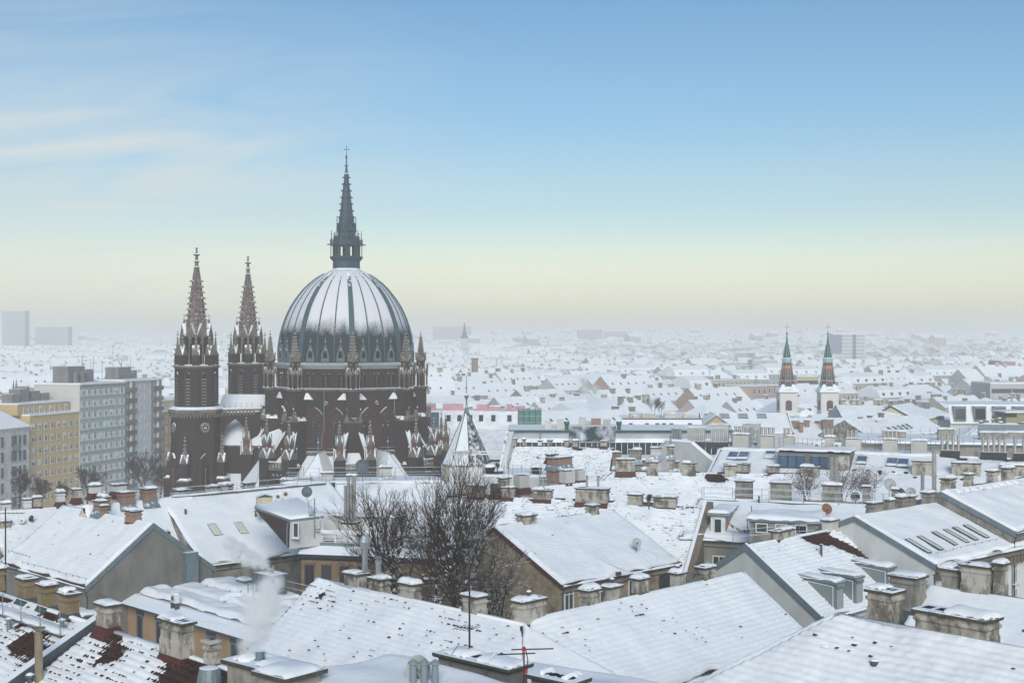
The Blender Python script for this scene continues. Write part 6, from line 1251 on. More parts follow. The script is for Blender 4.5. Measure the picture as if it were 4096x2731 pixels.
part('wall', MB().box(0, Lg, 1, 14, 4, zt2 - .2), PL['plaster_pale'], gl); part('gutter', MB().box(0, Lg, -.2, .3, zt2 - .15, zt2 + .12), mat('green_metal', (.035, .11, .10), .5, .2, snow=.15), gl); part('roof_snow', MB().box(0, Lg, .3, 14, zt2 - .2, zt2 + .08), SNOW, gl)
mb = MB(); mb.rings([[(x, .3, zt2 - .2), (x, -.5, zt2 - .5), (x, -1.0, zt2 - 1.1), (x, -1.2, zt2 - 1.75), (x, .6, zt2 - 1.75)] for x in (0, Lg)]); part('metal_roof', mb, mat('pale_metal', (.42, .45, .47), .5, .3, col2=(.62, .65, .68), var=.9, scale=.25), gl)
me_gp = MB().box(-.42, .42, -.9, -.8, zt2 - 3.6, zt2 - 1.75).mesh('glass_panel', GLASS); me_mu = MB().box(-.05, .05, -.98, -.82, zt2 - 3.6, zt2 - 1.75).mesh('mullion', WHITE)
for i in range(38): ob('glass_panel', me_gp, gl, (.6 + .93 * i, 0, 0)); ob('mullion', me_mu, gl, (.14 + .93 * i, 0, 0))
part('facade', MB().box(0, Lg, -.8, 1, 4, zt2 - 1.8), PL['plaster_pale'], gl)
x0 = (2272 - 2030) * k_; x1 = (2464 - 2030) * k_; mb = MB(); mb.add([(x0, -1.5, zt2 - 1.5), (x1 - .2, -1.5, zt2 - 1.5), (x1, .2, zt2 + .75), (x0 + .3, .2, zt2 + .75)], [(0, 1, 2, 3)]); part('solar_slab', mb, mat('solar_dark', (.030, .045, .055), .35, col2=(.75, .78, .82), var=.9, scale=.5, streak=True), gl); part('slab_frame', MB().box(x0 + .2, x1, .15, 1.2, zt2 - .1, zt2 + .85), PL['plaster_pale'], gl)
for px in (2267, 2476): x = (px - 2030) * k_; part('vent_funnel', MB().lathe([(.32, zt2), (.30, zt2 + .8), (.44, zt2 + 1.1), (.42, zt2 + 1.45), (.2, zt2 + 1.6)], 10, (x, .4)), mat('green_metal', (.035, .11, .1)), gl)
part('brick_stack', MB().box((2367 - 2030) * k_, (2405 - 2030) * k_, 1.2, 2.2, zt2, zt2 + 1.8), BRICK, gl)
for i, px in enumerate((2180, 2230, 2320, 2350, 2420)): part('rooftop_box', MB().box((px - 2030) * k_, (px + 28 - 2030) * k_, 4, 5, zt2, zt2 + 1.2 + .3 * (i % 3)), PL['render_box'], gl)
# pink-chimneyed attic, green scaffold net
Pk = 258.0; k_ = Pk / FPX; P_ = Dp(1690, 1640, Pk); pk = thing('pink_chimney_house', 'attic house with pink-painted chimney blocks and a row of roof windows', 'building', (P_.x, P_.y, 0)); zp = P_.z
part('wall', MB().box(0, 21, -15.5, 12, 4, zp - 9), PL['plaster_white'], pk); part('gable', MB().prism([(-3.4, zp - 3.7), (-15.5, zp - 8.5), (-15.5, zp - 9), (0, zp - 9), (10, zp - 9), (10, zp - .3), (0, zp - .1)], -21, -20.98), PL['plaster_white'], pk, None, pi / 2); mb = MB(); mb.add([(0, 0, zp), (21, 0, zp - .3), (21, -3.4, zp - 3.6), (0, -3.4, zp - 3.6), (0, 10, zp - .2), (21, 10, zp - .2), (21, -16, zp - 8.5), (0, -16, zp - 8.5)], [(0, 3, 2, 1), (0, 1, 5, 4), (3, 7, 6, 2)]); part('roof_snow', mb, mat('streaked_snow', (.82, .84, .88), .8, col2=(.40, .24, .24), var=.35, scale=.9, spec=.1), pk)
for i, (a, b, t_) in enumerate(((1705, 1741, 1615), (1770, 1852, 1615), (1906, 1951, 1617), (1958, 2004, 1626), (2026, 2048, 1616), (2053, 2100, 1624))): c = part('chimney', MB().box((a - 1690) * k_, (b - 1690) * k_, .6, 1.8, zp - .5, zp + (1640 - t_) * k_), PL['plaster_pink'], pk); ob('snow_cap', grid_mesh('snow', lump((b - a) * k_, 1.2, .25, i) + np.array([(a / 2 + b / 2 - 1690) * k_, 1.2, zp + (1640 - t_) * k_]), SNOW), c)
mg = MB().box(-.42, .42, -.06, .02, -.8, .8); me_sw = mg.mesh('roof_window', GLASS)
for px in (1796, 1839, 1882, 1925, 1974, 2038): o = ob('roof_window', me_sw, pk, ((px - 1690) * k_, -1.65, zp - 1.5)); o.rotation_euler = (R(-46), 0, 0)
part('glazed_dormer', MB().box(.2, 3.4, -3.5, -1, zp - 3.4, zp - .4), mat('blue_glazing', (.10, .17, .24), .2, spec=.6), pk); part('dormer_bars', MB().box(.1, .3, -3.6, -3.45, zp - 3.4, zp - .3).box(1.7, 1.85, -3.6, -3.45, zp - 3.4, zp - .3).box(3.3, 3.5, -3.6, -3.45, zp - 3.4, zp - .3).box(.1, 3.5, -3.6, -3.45, zp - 2.1, zp - 1.95).box(.1, 3.5, -3.6, -3.4, zp - .5, zp - .3), BROWNF, pk)
Sx = Dp(2072, 1714, 225); sn_ = thing('scaffold', 'green-netted scaffold around a stair tower', 'scaffold', (Sx.x, Sx.y, 0)); hz_ = Dp(2072, 1640, 225).z
part('net', MB().box(0, 4.1, 0, 3.5, 10, hz_), mat('green_net', (.07, .20, .16), .8, col2=(.14, .28, .23), var=.8, scale=.7), sn_); mb = MB()
for i in range(5): mb.tube((i * 1.02, -.08, 10), (i * 1.02, -.08, hz_ + .5), .05, n_=4)
for i in range(6): mb.tube((0, -.1, hz_ - i * 1.1), (4.1, -.1, hz_ - i * 1.1), .04, n_=4)
part('poles', mb, ZINC_D, sn_)
# attic row with windows behind the glazed block
Aw = 232.0; k_ = Aw / FPX; P_ = Dp(2490, 1676, Aw); aw = thing('mansard_house', 'snowy mansard with six dark roof windows behind the glazed block', 'building', (P_.x, P_.y, 0)); zw = P_.z
part('wall', MB().box(0, 15, 0, 12, 4, zw - 2), PL['plaster_white'], aw); mb = MB(); mb.add([(0, .8, zw), (14.5, .8, zw), (14.5, -.8, zw - 2.4), (0, -.8, zw - 2.4), (0, 10, zw + .2), (14.5, 10, zw + .2)], [(0, 3, 2, 1), (0, 1, 5, 4)]); part('roof_snow', mb, SNOW, aw); part('edge', MB().box(0, 14.6, .6, .9, zw - .05, zw + .12), FLASH, aw)
for px in (2523, 2588, 2630, 2656, 2686, 2760): o = ob('roof_window', MB().box(-.35, .35, -.08, .02, -.45, .45).mesh('roof_window', GLASS), aw, ((px - 2490) * k_, -.05, zw - 1.15)); o.rotation_euler = (R(-30), 0, 0)
for i, (a, b, t_) in enumerate(((2535, 2556, 1664), (2525, 2570, 1655), (2572, 2627, 1656), (2665, 2714, 1656), (2740, 2760, 1658))): c = part('rooftop_box', MB().box((a - 2490) * k_, (b - 2490) * k_, 2 + i % 2, 3.2 + i % 2, zw - .1, zw + (1676 - t_) * k_), PL['render_box'], aw); ob('snow_cap', grid_mesh('snow', lump((b - a) * k_, 1.2, .2, i) + np.array([(a / 2 + b / 2 - 2490) * k_, 2.6 + i % 2, zw + (1676 - t_) * k_]), SNOW), c)
# ------------------------------------------------------------------ right-hand middle ground
E1 = House('long_attic_house', 'long snow roof with rooftop chimney boxes, railings, skylights and a slate dormer', G(2880, 1800, 27), R(-21.5), 40, 11.5, 27, 22.9, wb=6, wall='plaster_old', verge=ZINC_D, seed=107, rip=.03, th=.22, du=.3, dv=.14, gutter=False, tile=TILE_RED, bare=spots(*[(27.5 + i * 1.1, .3, .9, 1.2) for i in range(12)], *[(17 + i * 1.9, 5.2, .25, 1.8) for i in range(6)], base=.0))
for i, a in enumerate(((2919, 2996, 1737, 1801, 3), (3030, 3096, 1742, 1803, 4), (3136, 3178, 1745, 1806, 2), (3290, 3340, 1748, 1808, 3), (3374, 3446, 1754, 1812, 3), (3522, 3592, 1757, 1816, 4), (3637, 3711, 1762, 1822, 0))):
    chimney(E1, *a[:4], yoff=1.2, style='render_box', flash=ZINC_D, snow=.9, ratio=1.7, band=False, cap=False, pipes=0, name='chimney_box')
    lx = E1.ridge((a[0] + a[1]) / 2); zz = ZC - (a[2] - CY) * E1.l2w((lx, 1.2, 0)).y / FPX
    for k in range(a[4]): part('flue_pipe', MB().lathe([(.16, zz - .2), (.16, zz + .85), (.2, zz + .86), (.2, zz + .98)], 8, (lx - .7 + k * .45, 1.2)), STEEL, E1.o)
railing(E1, [(1, 2.6, 27.0), (25.5, 2.6, 27.0)], 1.5, .55, bars=3); railing(E1, [(25.5, .4, 27), (25.5, 4.5, 27)], 1.5, .7)
part('terrace', MB().box(.3, 25.8, .3, 6, 24, 27.12), SNOW, E1.o); part('terrace_edge', MB().box(.2, 26, -.35, .35, 26.7, 27.05), ZINC_D, E1.o)
ob('edge_snow', grid_mesh('snow', lump(26, 1.1, .35, 93, 70, 7) + np.array([13, .2, 27.02]), SNOW), E1.o)
for i, px in enumerate((3267, 3347)): aircon(('left', 'right')[i] == 'left' and 'air conditioner beside the narrow chimney box on the railed attic terrace, spire side' or 'air conditioner between the chimney boxes on the railed attic terrace', E1.l2w((E1.ridge(px), .7, 27.4)), R(-21), .95)
for px, py in ((2932, 1832), (2974, 1832), (3080, 1829), (3446, 1850), (3568, 1858), (3612, 1861)): skylight(E1, px, py, 1.25, 2.1, GLASS_B, snow=.3 if px != 3080 else .6, up=.4)
for px, py in ((3418, 1888), (3470, 1891), (3520, 1893), (3572, 1896), (3624, 1898), (3660, 1918), (3848, 1926)): part('snow_vent', MB().lathe([(.22, -.1), (.26, .3), (.1, .34)], 7), DARK, E1.o, E1.front(px, py))
q = E1.front(3175, 1884); q2 = E1.front(3235, 1884); mb = MB(); xa, xb = E1.front(3108, 1882).x, E1.front(3400, 1890).x
DORM = part('slate_dormer', MB().rings([[(x, q.y, q.z - .2), (x, q.y + .35, q.z + 2.05), (x, q.y + 5.2, q.z + 2.5), (x, q.y + 5.2, q.z - .2)] for x in (xa, xb)]), mat('dormer_slate', (.13, .145, .15), .7, col2=(.10, .11, .115), var=.7, scale=1.2), E1.o)
ob('snow', grid_mesh('snow', lump(xb - xa + .3, 5.1, .3, 55, 24, 10) + np.array([(xa + xb) / 2, q.y + 2.6, q.z + 2.3]), SNOW), DORM)
for i, px in enumerate((3134, 3168, 3202, 3262, 3296)):
    x = E1.front(px, 1884).x; part('window', MB().box(x - .44, x + .44, q.y - .06, q.y + .3, q.z + .4, q.z + 1.8), ZINC_D, DORM); part('pane', MB().box(x - .36, x + .36, q.y - .10, q.y - .06, q.z + .5, q.z + 1.7), GLASS_B, DORM)
part('stained_panel', MB().box(E1.front(3330, 1890).x, xb - .05, q.y - .08, q.y + .1, q.z - .1, q.z + 1.9), PL['plaster_old'], DORM)
for a in ((2892, 3001, 1854, 1908, 2.2, .5, FLASH), (3062, 3120, 1864, 1914, 1.5, .9, FLASH), (3197, 3279, 1867, 1916, 2.0, .6, FLASH), (3643, 3733, 1843, 1904, 1.7, .9, ZINC), (3808, 3921, 1851, 1908, 2.6, .9, ZINC), (4002, 4110, 1861, 1910, 3, .8, ZINC)): chimney(E1, *a[:4], on='front', style='plaster_old', flash=a[6], snow=a[5], ratio=a[4])
for (a, b, t_, bt_, n_) in ((3767, 3835, 1800, 1828, 4), (3929, 4021, 1807, 1840, 5), (4058, 4130, 1812, 1848, 3)):
    lx = E1.ridge((a + b) / 2); D_ = E1.l2w((lx, 0, 27)).y; s_ = D_ / FPX; wd = (b - a) * s_ / .93; z0_, z1_ = ZC - (bt_ - CY) * s_ - .6, ZC - (t_ - CY) * s_
    c = part('flue_block', MB().box(lx - wd / 2, lx + wd / 2, -.6, .6, z0_, z1_), mat('black_cladding', (.028, .03, .033), .6, snow=.12), E1.o)
    for k in range(n_): part('flue_pipe', MB().lathe([(.15, z1_), (.15, z1_ + 1.55), (.18, z1_ + 1.56), (.18, z1_ + 1.66), (.04, z1_ + 1.72)], 8, (lx - wd * .42 + wd * .84 * k / (n_ - 1), 0)), STEEL, c)
for px, py, tp in ((3738, 1985, 1806), (3690, 1975, 1892)):
    D_ = 112.0; o_ = Dp(px, py, D_); part('flue_pipe', MB().lathe([(.16, 0), (.16, (py - tp) * D_ / FPX), (.2, (py - tp) * D_ / FPX + .02), (.2, (py - tp) * D_ / FPX + .15)], 10), STEEL, D3.o, D3.Mi @ o_)
C3 = House('courtyard_house', 'courtyard house with patched grey plaster, snow roof, white dormer and roof walkway', G(2790, 2000, 25.2), R(-21), 16.5, 7, 25.2, 22.7, wall='plaster_grey', wallmat=mat('patched_plaster', (.20, .19, .17), .95, col2=(.42, .41, .39), var=.95, scale=.35, spec=.1), verge=ZINC, vr=False, seed=109, rip=.015, th=.25, du=.3, dv=.14)
for a in ((2924, 3004, 1922, 1980, 1.8), (3067, 3157, 1930, 1968, 2.6), (3276, 3364, 1938, 1992, 1.9), (3436, 3480, 1944, 1998, 1.2), (3554, 3594, 1955, 2000, 1.2)): chimney(C3, *a[:4], yoff=1.6, style='plaster_grey', flash=None, snow=.9, ratio=a[4], band=False)
part('walkway', MB().box(.5, 16, -.4, .5, 25.3, 25.38), ZINC_D, C3.o); railing(C3, [(.5, -.4, 25.3), (16, -.4, 25.3)], 1.15, 2.6); railing(C3, [(.5, .5, 25.3), (22, .9, 25.3)], 1.15, 2.6)
ob('walkway_snow', grid_mesh('snow', lump(15.4, .8, .16, 95, 40, 7) + np.array([8.2, .05, 25.38]), SNOW), C3.o)
for px in (3318, 3336): part('flue_pipe', MB().lathe([(.17, 26), (.17, 29.3), (.2, 29.32), (.2, 29.45)], 10, (C3.ridge(px), 1.8)), STEEL, C3.o)
q = C3.front(2872, 2140); d_ = part('dormer', MB().box(q.x - .65, q.x + .65, q.y, q.y + 4, q.z - .1, q.z + 1.75), WHITE, C3.o); part('dormer_roof', MB().rings([[(x, q.y - .25, q.z + 1.72), (x, q.y + 4.4, q.z + 2.1), (x, q.y + 4.4, q.z + 2.2), (x, q.y - .25, q.z + 1.85)] for x in (q.x - .85, q.x + 1.0)]), ZINC, d_)
ob('snow', grid_mesh('snow', lump(1.9, 4.5, .3, 96, 9, 12) + np.array([q.x + .05, q.y + 2.0, q.z + 1.98]), SNOW), d_); me, mp = window_mesh(.75, 1.4, 'white', False); o = ob('window', me, d_, (q.x, q.y - .03, q.z + .1)); ob('pane', mp, o)
part('cheek', MB().box(q.x + .65, q.x + .68, q.y + .1, q.y + 3.6, q.z, q.z + 1.7), ZINC, d_)
for px, py in ((2780, 2320), (2876, 2322), (2985, 2330)): window(C3, px, py, 1.15, 2.2, 'front')
part('rain_pipe', MB().tube((.4, -C3.w + .2, 8), (.4, -C3.w + .2, C3.ze - .2), .07), ZINC, C3.o)
part('vent_pipe', MB().lathe([(.08, -.2), (.08, .8), (.13, .82), (.1, .9)], 8), ZINC_D, C3.o, C3.front(3036, 2022))
fl_ = thing('flag_string', 'string of small coloured prayer flags hung between dormer and mast', 'flags', Dp(2906, 2078, 111)); a_, b_ = V((0, 0, 0)), Dp(3022, 2108, 111) - Dp(2906, 2078, 111); pts = [a_.lerp(b_, t_) - V((0, 0, .5 * sin(pi * t_))) for t_ in np.linspace(0, 1, 13)]
part('cord', MB().path(pts, .012, 4), ZINC_D, fl_)
for i in range(12):
    c = ((.45, .05, .04), (.55, .35, .05), (.05, .12, .35), (.6, .6, .58), (.06, .25, .10))[i % 5]; p, q = pts[i], pts[i + 1]; z_ = V((0, 0, .26)); part('flag', MB().add([p, q, q - z_, p - z_, p + V((0, .02, 0)), q + V((0, .02, 0)), q - z_ + V((0, .02, 0)), p - z_ + V((0, .02, 0))], [(0, 1, 2, 3), (7, 6, 5, 4), (0, 4, 5, 1), (2, 6, 7, 3)]), mat('flag_%d' % (i % 5), c, .9), fl_)
mast('rusty antenna mast with short crossbars beside the white dormer', Dp(3006, 2170, 110), 3.2, ((2.6, .5, .3, 2), (2.0, .4, 1.2, 2)), .05)
dish('white satellite dish turned aside on the crossbar mast', Dp(2990, 2105, 110), .6, R(60), WHITE, .5)
gh = thing('garden_hut', 'small glazed roof hut under a thick snow slab beside the railings', 'hut', Dp(3160, 2130, 106), R(-18)); part('wall', MB().box(-3.2, 2.4, -1, 3, -6, 1.0), PL['plaster_grey'], gh); ob('snow', grid_mesh('snow', lump(6.2, 4.6, .4, 98, 24, 16) + np.array([-.4, 1, 1.15]), SNOW), gh); part('roof_edge', MB().rrect([(3.05, 2.25, .98), (3.05, 2.25, 1.16)], (-.4, 1)), ZINC, gh)
for x in (-2.2, -.6, 1.0): me, mp = window_mesh(1.0, .8, 'white', False, False); o = ob('window', me, gh, (x, -1.02, .05)); ob('pane', mp, o)
railing(gh, [(-4.5, -1.5, -.9), (4.5, -1.5, .3)], 1.1, 1.6)
for lab, px, py, D_, r_, f_, c_ in (('big grey satellite dish facing the camera behind the railing', 3557, 1965, 128, .95, 0, None), ('dark blue satellite dish between two pale ones by the stairs', 3599, 1998, 122, .68, 15, mat('dish_navy', (.035, .05, .065), .5)), ('pale grey satellite dish at the stairhead railing', 3644, 1998, 121, .75, -25, None), ('black satellite dish over the cable tangle', 3422, 2015, 120, .68, -20, mat('dish_black', (.04, .045, .05))), ('rust-brown satellite dish beside the brushwood', 3303, 2065, 112, .72, 10, mat('dish_rust', (.28, .11, .04), .7, col2=(.12, .07, .05), var=.8, scale=3))):
    p = Dp(px, py, D_); dish(lab, p, r_, R(f_), c_, .6)
aircon('cream air conditioner fixed to the walkway chimney block', Dp(3319, 1998, 117.5), R(-10), .9)
# farther right houses
kw = dict(du=.5, dv=.25, gutter=False, rip=.03)
R1 = Hpx('cream_gable_house', 'tall cream house with bracketed cornice and clean snow gable roof', (3564, 1624), (3664, 1612), 26.3, (3676, 1686), ang=58, wall='plaster_cream', verge=ZINC_D, seed=113, vh=.02, **kw)
for a in ((3555, 3582, 1604, 1626, 1.3), (3597, 3620, 1602, 1622, 1.2), (3620, 3648, 1596, 1616, 1.4), (3652, 3670, 1597, 1614, 1.0)): chimney(R1, *a[:4], yoff=.3, style='plaster_grey', flash=ZINC_D, snow=.7, ratio=a[4], band=False)
mb = MB()
for i in range(int(R1.L / .8)): mb.box(.2 + i * .8, .55 + i * .8, -R1.w - .05, -R1.w + .4, R1.ze - 1.4, R1.ze - .5)
part('brackets', mb, PL['plaster_cream'], R1.o)
for i in range(7): me, mp = window_mesh(.9, 1.6, 'white', False); o = ob('window', me, R1.o, (1.2 + i * (R1.L - 2.4) / 6, -R1.w + .28, R1.ze - 4.2)); ob('pane', mp, o)
R2 = Hpx('skylit_hip_house', 'snow house with a row of slit skylights below the cream gable', (3450, 1676), (3566, 1662), 25, (3560, 1748), ang=40, wall='plaster_old', verge=None, seed=127, extra=(6, 6), bare=spots((10, .5, 3, .6), base=.05), **kw)
for px, py in ((3580, 1718), (3600, 1715), (3618, 1712), (3634, 1708), (3560, 1722)): skylight(R2, px, py, .5, 1.6, GLASS, up=.4)
for a in ((3434, 3456, 1668, 1692), (3470, 3495, 1662, 1684), (3514, 3542, 1652, 1676)): chimney(R2, *a, yoff=.2, style='plaster_grey', flash=ZINC_D, snow=.5, ratio=1.4, band=False)
R3 = House('plain_white_roof_house', 'wide plain snow roof with three sooty chimneys right of the patterned spires', G(3340, 1622, 26.2), R(-2), 13, 14, 26.2, 21, wall='plaster_pale', verge=None, seed=131, **kw)
for a in ((3355, 3385, 1600, 1620), (3402, 3447, 1600, 1620), (3494, 3534, 1600, 1622)): chimney(R3, *a, yoff=.2, style='plaster_old', flash=None, snow=.8, ratio=2, band=False)
R4 = House('low_white_roof_house', 'low snow roof dotted with vents before the patterned spires', G(2990, 1672, 24.6), R(-3), 24, 11, 24.6, 20.5, wall='plaster_pale', verge=None, seed=137, bare=spots(*[(1.5 + 1.1 * i, 2.2, .25, 1.4) for i in range(20)]), **kw)
for a in ((3162, 3200, 1684, 1716, 'brick'), (3196, 3216, 1690, 1735, 'brick'), (3216, 3242, 1682, 1712, 'brick'), (3262, 3290, 1684, 1700, 'brick'), (3285, 3337, 1679, 1727, 'brick'), (2958, 2992, 1686, 1708, 'brick'), (3036, 3068, 1688, 1714, 'brick')): chimney(R4, *a[:4], on='front', style=a[4], flash=ZINC_D, snow=.6, ratio=1.5, band=False)
R5 = House('yellow_gable_house', 'little yellow pediment gable among the snow roofs', Dp(2866, 1705, 238), R(88), 10, 2.7, Dp(2924, 1662, 238).z, Dp(2866, 1704, 238).z, wall='plaster_yellow', verge=ZINC, seed=139, vh=.02, **kw)
R6 = House('skylit_white_roof', 'white roof with three barred skylights left of the patterned spires', G(2800, 1652, 26), R(-3), 17, 7, 26, 22.5, wall='plaster_pale', verge=FLASH, seed=149, **kw)
for px in (2835, 2898, 2972, 3046): skylight(R6, px, 1667, 1.9, 1.6, mat('grey_glass', (.30, .32, .33), .3), up=.35)
R7 = Hpx('brick_chimney_house', 'hipped snow roof carrying six orange brick chimneys', (3930, 1694), (4060, 1700), 25, w=9, pitch=22, ang=-5, hipL=8, hipR=6, wall='plaster_pale', verge=None, seed=151, **kw)
for a in ((3917, 3940, 1686, 1706), (3938, 3957, 1682, 1704), (3966, 3985, 1678, 1700), (3986, 4006, 1674, 1694), (3992, 4024, 1690, 1710), (4075, 4100, 1690, 1708)): chimney(R7, *a, yoff=.2, style='brick', flash=ZINC, snow=.3, ratio=1.3, band=False)
ol = thing('olive_block', 'olive green plaster block behind the brick chimneys', 'building', Dp(4024, 1700, 268)); part('wall', MB().box(0, 9, 0, 8, -26, 1.6).box(2.5, 9, .5, 8, 1.6, 2.6), mat('olive_plaster', (.27, .27, .15), .9, col2=(.22, .22, .13), var=.6, scale=.4), ol); part('snow', MB().box(-.1, 9.1, -.1, 8.1, 2.6, 2.85), SNOW, ol); me, mp = window_mesh(1.0, 1.2, 'white', False); o = ob('window', me, ol, (1.2, -.02, -1)); ob('pane', mp, o)
fr = thing('flat_roof_block', 'flat snowy roofs with vent boxes and railings behind the steel flues', 'building', Dp(3700, 1782, 178), R(-12)); zf = 0
part('wall', MB().box(-9, 22, 0, 16, -26, 0), PL['plaster_grey'], fr); part('edge', MB().box(-9.2, 22.2, -.2, 16.2, 0, .25), ZINC_D, fr); ob('snow', grid_mesh('snow', lump(31, 15.6, .4, 99, 40, 24) + np.array([6.5, 8, .22]), SNOW), fr)
for i, (x, y, w_, h_) in enumerate(((2, 2, 2.2, 2.2), (8, 5, 3.6, 1.6), (16, 3, 2.6, 2.4), (12, 9, 3.2, 1.4), (-5, 6, 3, 1.5), (19, 8, 3, 1.8))): c = part('vent_box', MB().box(x, x + w_, y, y + 1.4, .2, h_), PL['plaster_grey'], fr); ob('snow', grid_mesh('snow', lump(w_ + .3, 1.7, .25, i) + np.array([x + w_ / 2, y + .7, h_]), SNOW), c)
railing(fr, [(-9, 15, .4), (22, 15, .4)], 1.2, 1.4); railing(fr, [(-9, .3, .3), (22, .3, .3)], 1.0, 1.4); part('end_wall', MB().box(9, 22, 14, 14.4, 0, 2.2), ZINC, fr)
mn = thing('dormered_mansard', 'mansard roof with five zinc triple dormers in a row', 'building', Dp(3800, 1640, 285), R(-2)); part('wall', MB().box(0, 22, 0, 12, -30, -3), PL['plaster_pale'], mn); mb = MB(); mb.add([(0, 1.5, 1.2), (22, 1.5, 1.2), (22, -.5, -3), (0, -.5, -3), (0, 12, 1.5), (22, 12, 1.5)], [(0, 3, 2, 1), (0, 1, 5, 4)]); part('roof_snow', mb, SNOW, mn)
for i in range(5): d_ = part('dormer', MB().box(.8 + i * 4.4, 3.4 + i * 4.4, -.6, 2, -2.4, .9), ZINC, mn); part('pane', MB().box(1.0 + i * 4.4, 3.2 + i * 4.4, -.66, -.58, -2.0, .4), GLASS, d_)
# left dark verge of the long attic roof and white slanted party wall
pw = thing('party_wall', 'white slanted party wall with zinc coping beside steel flues', 'wall', Dp(2700, 1770, 158), R(-50)); mb = MB(); mb.prism([(-3.5, -6), (9, -6), (9, -3.4), (2.8, .1), (-1.2, .1), (-3.5, -1.6)], -.25, .25); part('wall', mb, PL['plaster_pale'], pw); part('coping', MB().path([(-3.5, 0, -1.55), (-1.2, 0, .15), (2.8, 0, .15), (9, 0, -3.35)], .3, 4), ZINC, pw)
for i in range(4): part('flue_pipe', MB().lathe([(.17, -.5), (.17, 1.5), (.2, 1.52), (.2, 1.65)], 8, (-1.0 + i * .42, .7)), STEEL, pw)
chimney(type('o', (), dict(o=pw, M=pw.matrix_basis.copy(), Mi=pw.matrix_basis.inverted(), ang=R(-50), l2w=lambda s, p: s.M @ V(p)))(), 2660, 2698, 1784, 1822, on=(-.4, .7, -2.4), style='plaster_old', flash=ZINC, snow=.8, ratio=1.2)
st_ = thing('stair_gallery', 'grey steel roof gallery with stairs and railings', 'gallery', Dp(2740, 1765, 162), R(-15)); part('deck', MB().box(-1, 9, 0, 2, -.2, 0), ZINC_D, st_); railing(st_, [(-1, 0, 0), (9, 0, 0)], 1.6, .5, bars=2); railing(st_, [(-1, 2, 0), (9, 2, 0)], 1.6, .5, bars=2); part('stairs', MB().path([(6, -.3, 1.8), (9.5, -.3, -1.2)], .12, 4).path([(6, -1.1, 1.8), (9.5, -1.1, -1.2)], .12, 4), ZINC, st_)
for i in range(4): part('flue_pipe', MB().lathe([(.24, -3.5), (.24, 1.6 + .15 * i)], 8, (6.2 + i * .75, -1.6)), STEEL, st_)
for i, (x, h_) in enumerate(((0, 1.6), (3, 2.0), (7, 2.2))): c = part('box', MB().box(x, x + 2.2, 2.4, 3.6, -1, h_), PL['render_box'], st_); ob('snow', grid_mesh('snow', lump(2.5, 1.5, .2, i) + np.array([x + 1.1, 3, h_]), SNOW), c)

# ------------------------------------------------------------------ chimneys, pipes and masts at the very front
def block(name, label, px0, px1, pt, D_, wd, dp, rz, style='plaster_grey', snow=.5, holes=4, hgt=6):
    P_ = Dp((px0 + px1) / 2, pt, D_); o = thing(name, label, 'chimney', (P_.x, P_.y, 0), rz); z = P_.z
    part('stack', MB().rrect([(wd / 2, dp / 2, 8), (wd / 2, dp / 2, z - .1)]), PL[style], o); part('cap', MB().rrect([(wd / 2 + .1, dp / 2 + .1, z - .12), (wd / 2 + .13, dp / 2 + .13, z - .08), (wd / 2 + .13, dp / 2 + .13, z)]), CONC, o)
    for i in range(holes): part('flue_opening', MB().lathe([(.15, z - .02), (.15, z + .012)], 12, (-wd * .4 + wd * .8 * (i + .5) / holes, 0)), DARK, o)
    for i in range(2):
        x = (-1) ** i * wd * .28; s_ = snow * (1 - .35 * i); ob('snow', grid_mesh('snow', lump(wd * s_ * .55, dp * .95, .13, 7 + i + int(px0), 16, 8) + np.array([x, 0, z + .01]), SNOW), o)
    return o, z
o, z = block('chimney_block', 'broad plaster chimney block with mossy black cap, nearest at the tile-spotted roof', 872, 1246, 2642, 34.0, 1.9, 1.0, R(-40), 'plaster_grey', .8, 5)
part('pot', MB().lathe([(.13, z), (.12, z + .22), (.16, z + .24)], 10, (-.2, 0)), ZINC, o); part('wing', MB().rrect([(.55, .6, 8), (.55, .6, z - .1)], (1.25, -.2)), PL['plaster_grey'], o); part('wing_cap', MB().rrect([(.68, .72, z - .1), (.68, .72, z + .02)], (1.25, -.2)), CONC, o); ob('snow', grid_mesh('snow', lump(1.3, 1.3, .16, 12) + np.array([1.25, -.2, z + .02]), SNOW), o)
o, z = block('chimney_block', 'long low concrete chimney block with round flue holes and lightning wires', 1772, 2085, 2628, 36.0, 2.7, .8, R(-42), 'plaster_wall', .95, 6)
part('wires', MB().path([(-.8, -.45, z - 2), (-.8, -.45, z), (-.8, -.1, z + .3)], .012, 4).path([(.6, -.45, z - 2), (.6, -.45, z), (.6, -.1, z + .25)], .012, 4), ZINC_D, o)
block('chimney_block', 'mossy chimney cap with square flues just breaking the lower frame edge', 2135, 2330, 2700, 34.0, 1.35, .62, R(-40), 'plaster_wall', .2, 4)
mast('tall black antenna mast rising beside the concrete chimney block', Dp(1878, 2700, 36.5), (2700 - 2282) * 36.5 / FPX, ((1.35, .5, 2.6, 5), (2.75, .6, -.4, 2)), .038)
o = mast('short antenna mast with red joints and looped rods', Dp(2096, 2740, 30), (2740 - 2585) * 30 / FPX, ((.85, 1.0, .1, 0), (.75, .9, 3.3, 0)), .028); part('red_clamps', MB().cbox((0, 0, .82), .09, .09, .07).cbox((.05, 0, .3), .07, .07, .08), mat('red_plastic', (.35, .02, .02), .5), o); part('cable', MB().path([(.04, 0, .85), (.09, 0, .6), (.05, 0, .2), (.05, 0, -.6)], .012, 4), FLASH, o)
mast('weathered antenna mast with two crossbars over the left edge roofs', Dp(22, 2300, 72), (2300 - 2030) * 72 / FPX, ((3.5, 1.5, .05, 7), (.35, .9, .1, 4)), .05)
